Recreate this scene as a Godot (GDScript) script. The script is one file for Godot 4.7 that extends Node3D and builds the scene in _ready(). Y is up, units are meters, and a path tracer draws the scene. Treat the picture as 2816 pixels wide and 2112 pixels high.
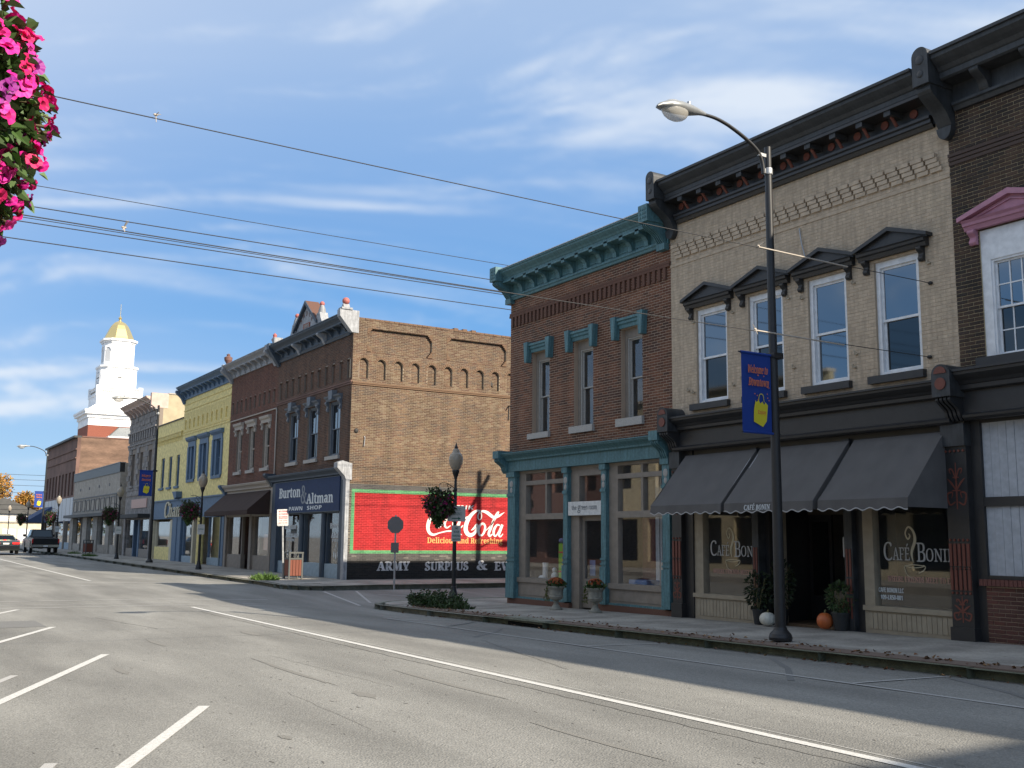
extends Node3D

# ---------------------------------------------------------------- helpers
const CAM := Vector3(0, 1.6, 16.05)
var M := {}
var rng := RandomNumberGenerator.new()
var names := {}
var tex := {}

class Geo:
	var v := PackedVector3Array()
	var n := PackedVector3Array()
	var c := PackedColorArray()
	var col := Color(1, 1, 1)
	func tri(a: Vector3, b: Vector3, d: Vector3, na: Vector3, nb: Vector3, nd: Vector3) -> void:
		var face := (b - a).cross(d - a)
		if face.dot(na + nb + nd) > 0.0:
			v.append(a); v.append(d); v.append(b); n.append(na); n.append(nd); n.append(nb)
		else:
			v.append(a); v.append(b); v.append(d); n.append(na); n.append(nb); n.append(nd)
		c.append(col); c.append(col); c.append(col)
	func quad(a: Vector3, b: Vector3, d: Vector3, e: Vector3, nn: Vector3) -> Geo:
		tri(a, b, d, nn, nn, nn); tri(a, d, e, nn, nn, nn)
		return self
	func box(x0: float, y0: float, z0: float, x1: float, y1: float, z1: float) -> Geo:
		return obox(Transform3D(Basis(), Vector3((x0 + x1) / 2, (y0 + y1) / 2, (z0 + z1) / 2)), Vector3(x1 - x0, y1 - y0, z1 - z0))
	func obox(t: Transform3D, s: Vector3) -> Geo:
		var h := s * 0.5
		for ax in 3:
			for sg in [-1.0, 1.0]:
				var p := [Vector3(), Vector3(), Vector3(), Vector3()]
				var q := [[-1, -1], [1, -1], [1, 1], [-1, 1]]
				for k in 4:
					var w := Vector3()
					w[ax] = sg * h[ax]
					w[(ax + 1) % 3] = q[k][0] * h[(ax + 1) % 3]
					w[(ax + 2) % 3] = q[k][1] * h[(ax + 2) % 3]
					p[k] = t * w
				quad(p[0], p[1], p[2], p[3], (t.basis[ax] * sg).normalized())
		return self
	# polygon p in the axes ex, ey pushed from d0 to d1 along ez
	func ext(p: PackedVector2Array, o: Vector3, ex: Vector3, ey: Vector3, ez: Vector3, d0: float, d1: float) -> Geo:
		var pts := p.duplicate()
		if Geometry2D.is_polygon_clockwise(pts):
			pts.reverse()
		var idx := Geometry2D.triangulate_polygon(pts)
		for k in range(0, idx.size(), 3):
			var a := o + ex * pts[idx[k]].x + ey * pts[idx[k]].y
			var b := o + ex * pts[idx[k + 1]].x + ey * pts[idx[k + 1]].y
			var d := o + ex * pts[idx[k + 2]].x + ey * pts[idx[k + 2]].y
			tri(a + ez * d1, b + ez * d1, d + ez * d1, ez, ez, ez)
			tri(a + ez * d0, b + ez * d0, d + ez * d0, -ez, -ez, -ez)
		for k in pts.size():
			var p0 := pts[k]
			var p1 := pts[(k + 1) % pts.size()]
			var e := p1 - p0
			if e.length() < 1e-6:
				continue
			var nn := (ex * e.y - ey * e.x).normalized()
			var a := o + ex * p0.x + ey * p0.y
			var b := o + ex * p1.x + ey * p1.y
			quad(a + ez * d0, b + ez * d0, b + ez * d1, a + ez * d1, nn)
		return self
	# profile in (z, y), run along x
	func run(p: Array, x0: float, x1: float) -> Geo:
		return ext(PackedVector2Array(p), Vector3(), Vector3(0, 0, 1), Vector3(0, 1, 0), Vector3(1, 0, 0), x0, x1)
	# polygon in (x, y), from z0 to z1
	func front(p: Array, z0: float, z1: float) -> Geo:
		return ext(PackedVector2Array(p), Vector3(), Vector3(1, 0, 0), Vector3(0, 1, 0), Vector3(0, 0, 1), z0, z1)
	func lathe(p: Array, o: Vector3, seg := 16) -> Geo:
		for k in p.size() - 1:
			var a: Vector2 = p[k]
			var b: Vector2 = p[k + 1]
			var e := b - a
			if e.length() < 1e-6:
				continue
			for s in seg:
				var t0 := TAU * s / seg
				var t1 := TAU * (s + 1) / seg
				var d0 := Vector3(cos(t0), 0, sin(t0))
				var d1 := Vector3(cos(t1), 0, sin(t1))
				var n0 := (d0 * e.y - Vector3(0, e.x, 0)).normalized()
				var n1 := (d1 * e.y - Vector3(0, e.x, 0)).normalized()
				var a0 := o + d0 * a.x + Vector3(0, a.y, 0)
				var a1 := o + d1 * a.x + Vector3(0, a.y, 0)
				var b0 := o + d0 * b.x + Vector3(0, b.y, 0)
				var b1 := o + d1 * b.x + Vector3(0, b.y, 0)
				if a.x > 1e-5:
					tri(a0, a1, b1, n0, n1, n1)
				if b.x > 1e-5:
					tri(a0, b1, b0, n0, n1, n0)
		return self
	func tube(p: PackedVector3Array, r0: float, r1: float, seg := 8, caps := true) -> Geo:
		var up := Vector3(0.13, 0.37, 0.91)
		var rings := []
		for k in p.size():
			var t := (p[mini(k + 1, p.size() - 1)] - p[maxi(k - 1, 0)]).normalized()
			var s := t.cross(up)
			if s.length() < 0.05:
				s = t.cross(Vector3(1, 0, 0))
			s = s.normalized()
			var w := s.cross(t).normalized()
			up = w
			var ring := []
			for j in seg:
				var an := TAU * j / seg
				ring.append(s * cos(an) + w * sin(an))
			rings.append(ring)
		for k in p.size() - 1:
			var ra := lerpf(r0, r1, float(k) / (p.size() - 1))
			var rb := lerpf(r0, r1, float(k + 1) / (p.size() - 1))
			for j in seg:
				var j2 := (j + 1) % seg
				var a0: Vector3 = rings[k][j]
				var a1: Vector3 = rings[k][j2]
				var b0: Vector3 = rings[k + 1][j]
				var b1: Vector3 = rings[k + 1][j2]
				tri(p[k] + a0 * ra, p[k] + a1 * ra, p[k + 1] + b1 * rb, a0, a1, b1)
				tri(p[k] + a0 * ra, p[k + 1] + b1 * rb, p[k + 1] + b0 * rb, a0, b1, b0)
		if caps:
			for e in 2:
				var k := 0 if e == 0 else p.size() - 1
				var r := r0 if e == 0 else r1
				var nn := (p[0] - p[1]).normalized() if e == 0 else (p[k] - p[k - 1]).normalized()
				for j in range(1, seg - 1):
					tri(p[k] + rings[k][0] * r, p[k] + rings[k][j] * r, p[k] + rings[k][j + 1] * r, nn, nn, nn)
		return self
	func ball(o: Vector3, r: Vector3, seg := 14, rows := 8, b := Basis()) -> Geo:
		for i in rows:
			for j in seg:
				var q := []
				var m := []
				for e in [[i, j], [i, j + 1], [i + 1, j + 1], [i + 1, j]]:
					var th: float = PI * e[0] / rows
					var ph: float = TAU * e[1] / seg
					var d := Vector3(sin(th) * cos(ph), cos(th), sin(th) * sin(ph))
					q.append(o + b * (d * r))
					m.append((b * (d / r)).normalized())
				tri(q[0], q[1], q[2], m[0], m[1], m[2])
				tri(q[0], q[2], q[3], m[0], m[2], m[3])
		return self
	func mesh(shift := Vector3(), colored := false) -> ArrayMesh:
		var w := v
		if shift != Vector3():
			w = PackedVector3Array()
			w.resize(v.size())
			for k in v.size():
				w[k] = v[k] + shift
		var a := []
		a.resize(Mesh.ARRAY_MAX)
		a[Mesh.ARRAY_VERTEX] = w
		a[Mesh.ARRAY_NORMAL] = n
		if colored:
			a[Mesh.ARRAY_COLOR] = c
		var m := ArrayMesh.new()
		m.add_surface_from_arrays(Mesh.PRIMITIVE_TRIANGLES, a)
		return m

func g() -> Geo:
	return Geo.new()

func lin(r: float, gg: float, b: float) -> Color:
	return Color(r, gg, b).linear_to_srgb()

func numbered(called: String) -> String:
	var k: int = names.get(called, -1) + 1
	names[called] = k
	return called if k == 0 else "%s_%03d" % [called, k]

func thing(called: String, label: String, category: String, at := Vector3(), group := "") -> Node3D:
	var o := Node3D.new()
	o.name = numbered(called)
	add_child(o)
	o.position = at
	tag(o, label, category, group)
	return o

func tag(o: Node3D, label: String, category: String, group := "") -> void:
	o.set_meta("label", label)
	o.set_meta("category", category)
	if group:
		o.set_meta("group", group)

func origin_of(p: Node3D) -> Vector3:
	var s := Vector3()
	var q: Node = p
	while q != self and q is Node3D:
		s += q.position
		q = q.get_parent()
	return s

# one named part; the shape is given in world coordinates
func part(p: Node3D, called: String, b: Geo, m: Material, label := "") -> MeshInstance3D:
	if m == M.get("glass"):       # a pane has two faces
		var cnt := b.v.size()
		for i in cnt:
			b.v.append(b.v[i] - b.n[i] * 0.006)
			b.n.append(b.n[i])
			b.c.append(b.c[i])
	var o := MeshInstance3D.new()
	o.name = called
	o.mesh = b.mesh(-origin_of(p), m is BaseMaterial3D and m.vertex_color_use_as_albedo)
	o.material_override = m
	p.add_child(o, true)
	if label:
		o.set_meta("label", label)
	return o

func struct(called: String, b: Geo, m: Material, label := "") -> MeshInstance3D:
	var o := part(self, numbered(called), b, m)
	o.set_meta("kind", "structure")
	if label:
		o.set_meta("label", label)
	return o

func single(called: String, b: Geo, m: Material, label: String, category: String, group := "") -> MeshInstance3D:
	var o := part(self, numbered(called), b, m)
	tag(o, label, category, group)
	return o

func twin(o: Node3D, at: Vector3, label: String) -> Node3D:
	var r: Node3D = o.duplicate()
	var base := String(o.name)
	var cut := base.rfind("_")
	if cut > 0 and base.substr(cut + 1).is_valid_int():
		base = base.substr(0, cut)
	r.name = numbered(base)
	add_child(r)
	r.position = at
	r.set_meta("label", label)
	return r

func mat(key: String, c: Color, rough := 0.85, opt := {}) -> StandardMaterial3D:
	var m := StandardMaterial3D.new()
	m.resource_name = key
	# the noise maps darken on the whole; keep the colour asked for
	var mean := {fine = 0.83, soft = 0.89, blotch = 0.73, grit = 0.62, weave = 0.85, streak = 0.74, aggr = 0.75, lane = 0.78}
	var keep := 1.0
	if not opt.has("raw"):
		keep /= mean.get(opt.get("tex", ""), 1.0) * mean.get(opt.get("detail", ""), 1.0)
	var l := c.srgb_to_linear()
	m.albedo_color = lin(minf(l.r * keep, 1.4), minf(l.g * keep, 1.4), minf(l.b * keep, 1.4))
	m.roughness = rough
	m.metallic = opt.get("metal", 0.0)
	m.metallic_specular = opt.get("spec", 0.5)
	m.cull_mode = BaseMaterial3D.CULL_DISABLED
	if opt.has("vc"):
		m.vertex_color_use_as_albedo = true
	if opt.has("tex"):
		m.albedo_texture = tex[opt.tex]
		m.uv1_triplanar = true
		m.uv1_world_triplanar = true
		m.uv1_scale = opt.get("scale", Vector3.ONE * 0.7)
	if opt.has("bump"):
		m.normal_enabled = true
		m.normal_texture = tex[opt.bump]
		m.normal_scale = opt.get("bumps", 0.5)
		if not opt.has("tex"):
			m.uv1_triplanar = true
			m.uv1_world_triplanar = true
			m.uv1_scale = opt.get("scale", Vector3.ONE * 0.7)
	if opt.has("detail"):
		m.detail_enabled = true
		m.detail_blend_mode = BaseMaterial3D.BLEND_MODE_MUL
		m.detail_albedo = tex[opt.detail]
		m.detail_uv_layer = BaseMaterial3D.DETAIL_UV_2
		m.uv2_triplanar = true
		m.uv2_world_triplanar = true
		m.uv2_scale = opt.get("dscale", Vector3.ONE * 0.13)
	if opt.has("alpha"):
		m.transparency = BaseMaterial3D.TRANSPARENCY_ALPHA
		m.albedo_color.a = opt.alpha
	if opt.has("back"):
		m.backlight_enabled = true
		m.backlight = opt.back
	M[key] = m
	return m

func noise_tex(seed_: int, freq: float, lo: float, hi: float, oct := 4, bump := false, kind := FastNoiseLite.TYPE_SIMPLEX_SMOOTH) -> NoiseTexture2D:
	var f := FastNoiseLite.new()
	f.seed = seed_
	f.frequency = freq
	f.fractal_octaves = oct
	f.noise_type = kind
	var t := NoiseTexture2D.new()
	t.width = 512
	t.height = 512
	t.seamless = true
	t.noise = f
	if bump:
		t.as_normal_map = true
		t.bump_strength = hi
	else:
		var gr := Gradient.new()
		gr.set_color(0, Color(lo, lo, lo))
		gr.set_color(1, Color(hi, hi, hi))
		t.color_ramp = gr
	return t

# ---------------------------------------------------------------- the shape of the ground
func walk(x: float) -> float:     # pavement along the shop fronts
	var k := [[-2000.0, 1.5], [-400.0, 1.5], [-200.0, 0.8], [-120.0, 0.4], [-100.0, 0.33], [-80.0, 0.24], [-60.0, 0.13], [-47.0, 0.06], [-38.0, 0.02], [-35.0, -0.05], [-28.8, -0.21], [-26.0, -0.19], [-11.5, 0.0], [-5.0, 0.09], [2000.0, 0.09]]
	for i in k.size() - 1:
		if x <= k[i + 1][0]:
			return remap(x, k[i][0], k[i + 1][0], k[i][1], k[i + 1][1])
	return 0.09

func middle(x: float) -> float:   # crown of the road
	var k := [[-2000.0, 1.4], [-400.0, 1.4], [-200.0, 0.7], [-100.0, 0.22], [-73.0, 0.08], [-42.0, -0.09], [-30.0, -0.2], [2000.0, -0.2]]
	for i in k.size() - 1:
		if x <= k[i + 1][0]:
			return remap(x, k[i][0], k[i + 1][0], k[i][1], k[i + 1][1])
	return -0.2

func road(x: float, z: float) -> float:
	var a := walk(x) - 0.17
	if z <= 3.4:
		return a
	return lerpf(a, middle(x), minf(1.0, (z - 3.4) / 5.2))

# a strip of paint on the road through the points (x, z)
func stripe(b: Geo, pts: Array, w: float, lift := 0.006) -> void:
	for i in pts.size() - 1:
		var p: Vector2 = pts[i]
		var q: Vector2 = pts[i + 1]
		var cnt := maxi(1, int((q - p).length() / 1.0))
		var s := (q - p).normalized().orthogonal() * w * 0.5
		for k in cnt:
			var a := p.lerp(q, float(k) / cnt)
			var d := p.lerp(q, float(k + 1) / cnt)
			var c4 := [a - s, d - s, d + s, a + s]
			var o := []
			for e in c4:
				o.append(Vector3(e.x, road(e.x, e.y) + lift, e.y))
			b.quad(o[0], o[1], o[2], o[3], Vector3.UP)

# ---------------------------------------------------------------- brickwork
const BL := 0.2127
const BH := 0.0677
var brick_cache := {}

func brick_mesh(key: String, s: Vector3, c: Color) -> ArrayMesh:
	if not brick_cache.has(key):
		var b := g()
		b.col = c
		var e := 0.004
		var h := s * 0.5
		var f := h - Vector3(e, e, 0)
		# a front with worn edges and four sides
		b.quad(Vector3(-f.x, -f.y, h.z), Vector3(f.x, -f.y, h.z), Vector3(f.x, f.y, h.z), Vector3(-f.x, f.y, h.z), Vector3(0, 0, 1))
		for sg in [-1.0, 1.0]:
			b.quad(Vector3(-f.x, sg * f.y, h.z), Vector3(f.x, sg * f.y, h.z), Vector3(h.x, sg * h.y, h.z - e), Vector3(-h.x, sg * h.y, h.z - e), Vector3(0, sg, 1).normalized())
			b.quad(Vector3(sg * f.x, -f.y, h.z), Vector3(sg * f.x, f.y, h.z), Vector3(sg * h.x, h.y, h.z - e), Vector3(sg * h.x, -h.y, h.z - e), Vector3(sg, 0, 1).normalized())
			b.quad(Vector3(-h.x, sg * h.y, h.z - e), Vector3(h.x, sg * h.y, h.z - e), Vector3(h.x, sg * h.y, -h.z), Vector3(-h.x, sg * h.y, -h.z), Vector3(0, sg, 0))
			b.quad(Vector3(sg * h.x, -h.y, h.z - e), Vector3(sg * h.x, h.y, h.z - e), Vector3(sg * h.x, h.y, -h.z), Vector3(sg * h.x, -h.y, -h.z), Vector3(sg, 0, 0))
		brick_cache[key] = b.mesh(Vector3(), true)
	return brick_cache[key]

# lays bricks on the plane of t (u, v, outwards); holes are [u0, u1, v0, v1, arched, inset];
# an inset above zero lays the bricks of the hole further back. tone(u, v) is an index into pal.
func bricks(root: Node3D, key: String, t: Transform3D, u0: float, u1: float, v0: float, v1: float, holes: Array, pal: Array, tone: Callable, m: Material, parts := 0, proud := 0.008, gap := 0.0105) -> void:
	var list := []
	var deep := 0.05
	var rows := int((v1 - v0) / BH)
	for r in rows:
		var vm := v0 + (r + 0.5) * BH
		var spans := [[u0, u1, 0.0]]
		for h in holes:
			if vm < h[2] or vm > h[3]:
				continue
			var a: float = h[0]
			var d: float = h[1]
			if h[4] != 0:
				var rad := (d - a) * 0.5
				var over: float = vm - (h[3] - rad * h[4])
				if over > 0.0:
					var half := rad * sqrt(maxf(0.0, 1.0 - pow(over / (rad * h[4]), 2)))
					var mid := (a + d) * 0.5
					a = mid - half
					d = mid + half
			var next := []
			for s in spans:
				if d <= s[0] or a >= s[1] or s[2] != 0.0:
					next.append(s)
					continue
				if a > s[0]:
					next.append([s[0], a, 0.0])
				if d < s[1]:
					next.append([d, s[1], 0.0])
				if h[5] > 0.0:
					next.append([maxf(a, s[0]), minf(d, s[1]), h[5]])
			spans = next
		for s in spans:
			var k := floori((s[0] - u0) / BL) - 1
			while true:
				var a: float = u0 + (k + (0.5 if r % 2 else 0.0)) * BL
				if a >= s[1]:
					break
				var lo := maxf(a, s[0])
				var hi := minf(a + BL, s[1])
				if hi - lo > 0.03:
					var c := Vector3((lo + hi) * 0.5, vm, proud - deep * 0.5 - s[2] + rng.randf_range(-0.0025, 0.0025))
					list.append([t * c, hi - lo, int(tone.call(c.x, vm))])
				k += 1
	var full := []
	var rest := []
	for e in list:
		(full if e[1] > BL - 0.002 else rest).append(e)
	if parts > 0:
		full.sort_custom(func(x, y): return x[0].distance_squared_to(CAM) < y[0].distance_squared_to(CAM))
	var o := origin_of(root)
	for i in full.size():
		var e: Array = full[i]
		if i >= parts:
			rest.append(e)
			continue
		var b := MeshInstance3D.new()
		b.name = "brick" if i == 0 else "brick_%03d" % i
		b.mesh = brick_mesh("%s%d" % [key, e[2]], Vector3(BL - gap, BH - gap, deep), pal[e[2]])
		b.material_override = m
		b.transform = Transform3D(t.basis, e[0] - o)
		root.add_child(b, true)
	if rest.is_empty():
		return
	var mm := MultiMesh.new()
	mm.transform_format = MultiMesh.TRANSFORM_3D
	mm.use_colors = true
	mm.mesh = brick_mesh(key + "unit", Vector3(BL - gap, BH - gap, deep), Color(1, 1, 1))
	mm.instance_count = rest.size()
	for i in rest.size():
		var e: Array = rest[i]
		var bs := t.basis
		bs.x = bs.x * ((e[1] - gap) / (BL - gap))
		mm.set_instance_transform(i, Transform3D(bs, e[0] - o))
		mm.set_instance_color(i, pal[e[2]])
	var q := MultiMeshInstance3D.new()
	q.name = "brickwork"
	q.multimesh = mm
	q.material_override = m
	q.set_meta("kind", "stuff")
	root.add_child(q, true)

# tone index from a to b (dark to light), drifting slowly over the wall
func drift(a: int, b: int, seed_: int) -> Callable:
	var f := FastNoiseLite.new()
	f.seed = seed_
	f.frequency = 0.45
	f.fractal_octaves = 3
	return func(u, v): return clampi(a + int((b - a + 1) * (0.5 + 0.55 * f.get_noise_2d(u, v * 1.6) + rng.randf_range(-0.42, 0.42))), a, b)

func pick(a: int, b: int) -> Callable:
	return func(_u, _v): return rng.randi_range(a, b)

# a wall in the plane z = z1 with openings [x0, x1, y0, y1]
func wall(b: Geo, x0: float, x1: float, y0: float, y1: float, z0: float, z1: float, holes: Array) -> Geo:
	var ys := [y0, y1]
	for h in holes:
		for k in [2, 3]:
			if h[k] > y0 and h[k] < y1 and not ys.has(h[k]):
				ys.append(h[k])
	ys.sort()
	for i in ys.size() - 1:
		var ym: float = (ys[i] + ys[i + 1]) * 0.5
		var cuts := []
		for h in holes:
			if ym > h[2] and ym < h[3]:
				cuts.append([h[0], h[1]])
		cuts.sort_custom(func(p, q): return p[0] < q[0])
		var x := x0
		for c in cuts:
			if c[0] > x:
				b.box(x, ys[i], z0, c[0], ys[i + 1], z1)
			x = c[1]
		if x < x1:
			b.box(x, ys[i], z0, x1, ys[i + 1], z1)
	return b

# ---------------------------------------------------------------- lettering
func font(f: String, weight := 400, slant := false) -> SystemFont:
	var s := SystemFont.new()
	s.font_names = PackedStringArray([f])
	s.font_weight = weight
	s.font_italic = slant
	return s

# words scaled to fill the box w x h with its lower left corner at t's origin
func words(p: Node3D, called: String, s: String, t: Transform3D, w: float, h: float, m: Material, f := "Droid Sans", weight := 700, depth := 0.006, slant := 0.0) -> MeshInstance3D:
	var tm := TextMesh.new()
	tm.text = s
	tm.font = font(f, weight)
	tm.font_size = 64
	tm.pixel_size = 0.01
	tm.depth = 1.0
	tm.curve_step = 2.0
	var arr := tm.get_mesh_arrays()
	var bx := AABB()
	var vs: PackedVector3Array = arr[Mesh.ARRAY_VERTEX]
	bx = AABB(vs[0], Vector3())
	for q in vs:
		bx = bx.expand(q)
	var sl := slant * h
	var sc := Vector3((w - absf(sl)) / maxf(bx.size.x, 0.001), h / maxf(bx.size.y, 0.001), depth)
	var ns: PackedVector3Array = arr[Mesh.ARRAY_NORMAL]
	for i in vs.size():
		var q := (vs[i] - bx.position) * sc
		q.x += slant * q.y
		vs[i] = t * q - origin_of(p)
		ns[i] = (t.basis * (ns[i] / sc)).normalized()
	var am := ArrayMesh.new()
	var a2 := []
	a2.resize(Mesh.ARRAY_MAX)
	a2[Mesh.ARRAY_VERTEX] = vs
	a2[Mesh.ARRAY_NORMAL] = ns
	a2[Mesh.ARRAY_INDEX] = arr[Mesh.ARRAY_INDEX]
	am.add_surface_from_arrays(Mesh.PRIMITIVE_TRIANGLES, a2)
	var o := MeshInstance3D.new()
	o.name = called
	o.mesh = am
	o.material_override = m
	p.add_child(o, true)
	return o

func flat(x: float, y: float, z: float) -> Transform3D:      # reads from +z
	return Transform3D(Basis(), Vector3(x, y, z))

func side(x: float, y: float, z: float) -> Transform3D:      # reads from +x, running towards -z
	return Transform3D(Basis(Vector3(0, 0, -1), Vector3(0, 1, 0), Vector3(1, 0, 0)), Vector3(x, y, z))

# a brush stroke through [u, v, width] on the plane of t
func stroke(b: Geo, t: Transform3D, pts: Array, lift: float) -> void:
	var cv := Curve3D.new()
	for i in pts.size():
		var p := Vector3(pts[i][0], pts[i][1], pts[i][2])
		var a: Array = pts[maxi(i - 1, 0)]
		var d: Array = pts[mini(i + 1, pts.size() - 1)]
		var tn := Vector3(d[0] - a[0], d[1] - a[1], d[2] - a[2]) / 6.0
		cv.add_point(p, -tn, tn)
	cv.bake_interval = 0.03
	var q := cv.get_baked_points()
	for i in q.size() - 1:
		var s0 := Vector2(q[mini(i + 1, q.size() - 1)].x - q[maxi(i - 1, 0)].x, q[mini(i + 1, q.size() - 1)].y - q[maxi(i - 1, 0)].y).normalized().orthogonal()
		var j := i + 1
		var s1 := Vector2(q[mini(j + 1, q.size() - 1)].x - q[maxi(j - 1, 0)].x, q[mini(j + 1, q.size() - 1)].y - q[maxi(j - 1, 0)].y).normalized().orthogonal()
		var a := Vector2(q[i].x, q[i].y)
		var d := Vector2(q[j].x, q[j].y)
		var o := []
		for e in [a - s0 * q[i].z * 0.5, d - s1 * q[j].z * 0.5, d + s1 * q[j].z * 0.5, a + s0 * q[i].z * 0.5]:
			o.append(t * Vector3(e.x, e.y, lift))
		b.quad(o[0], o[1], o[2], o[3], t.basis.z)

# ---------------------------------------------------------------- sky
func sky_material() -> PanoramaSkyMaterial:
	var w := 2048
	var h := 1024
	var im := Image.create_empty(w, h, false, Image.FORMAT_RGBF)
	var a := FastNoiseLite.new()
	a.seed = 5; a.frequency = 1.0; a.fractal_octaves = 6; a.fractal_gain = 0.58
	a.noise_type = FastNoiseLite.TYPE_SIMPLEX_SMOOTH
	var b := FastNoiseLite.new()
	b.seed = 11; b.frequency = 1.0; b.fractal_octaves = 3
	b.noise_type = FastNoiseLite.TYPE_SIMPLEX_SMOOTH
	var steps := [0.0, 0.06, 0.16, 0.3, 0.5, 1.0]
	var tones := [Color(0.6, 0.78, 0.95), Color(0.42, 0.68, 0.96), Color(0.2, 0.47, 0.88), Color(0.17, 0.4, 0.8), Color(0.23, 0.42, 0.76), Color(0.27, 0.42, 0.68)]
	var sun := Vector3(1.46, 1.0, -0.61).normalized()
	for j in h:
		var th := PI * (j + 0.5) / h
		var y := cos(th)
		if y <= 0.0:
			break
		var k := 0
		while k < 4 and y > steps[k + 1]:
			k += 1
		var base: Color = tones[k].lerp(tones[k + 1], clampf((y - steps[k]) / (steps[k + 1] - steps[k]), 0, 1))
		for i in w:
			var ph := TAU * ((i + 0.5) / w - 0.5)
			var d := Vector3(sin(ph) * sin(th), y, -cos(ph) * sin(th))
			var px := d.x / (y + 0.1)
			var pz := d.z / (y + 0.1)
			# streaks drawn out along one direction of the wind, bent a little
			var s := px * 0.93 + pz * 0.36
			var t := pz * 0.93 - px * 0.36
			var bend := b.get_noise_2d(s * 0.35 + 4.0, t * 0.3)
			var cover := b.get_noise_2d(s * 0.55 - 7.0, t * 0.22 + 3.0)
			var fine := 0.62 * a.get_noise_2d(s * 1.15 + bend * 0.9, t * 0.34 + bend * 0.5) + 0.55 * a.get_noise_2d(s * 3.1 + bend * 2.4 + 9.0, t * 0.7 + bend * 1.2)
			var wisp := smoothstep(-0.08, 0.62, fine + cover * 0.6)
			var veil := smoothstep(-0.5, 0.7, cover + 0.25 * fine) * 0.16
			var c := clampf(wisp * 0.66 + veil + 0.3 * smoothstep(0.26, 0.6, y), 0.0, 0.85) * smoothstep(0.0, 0.1, y)
			var glow := pow(maxf(0.0, d.dot(sun)), 12.0)
			var col := base.lerp(Color(0.86, 0.93, 1.02), c)
			col = col.lerp(Color(1.6, 1.5, 1.35), glow * 0.55)
			im.set_pixel(i, j, col)
	for j in range(int(h / 2.0), h):
		for i in range(0, w):
			im.set_pixel(i, j, Color(0.2, 0.2, 0.19))
	var p := PanoramaSkyMaterial.new()
	p.panorama = ImageTexture.create_from_image(im)
	return p

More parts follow.
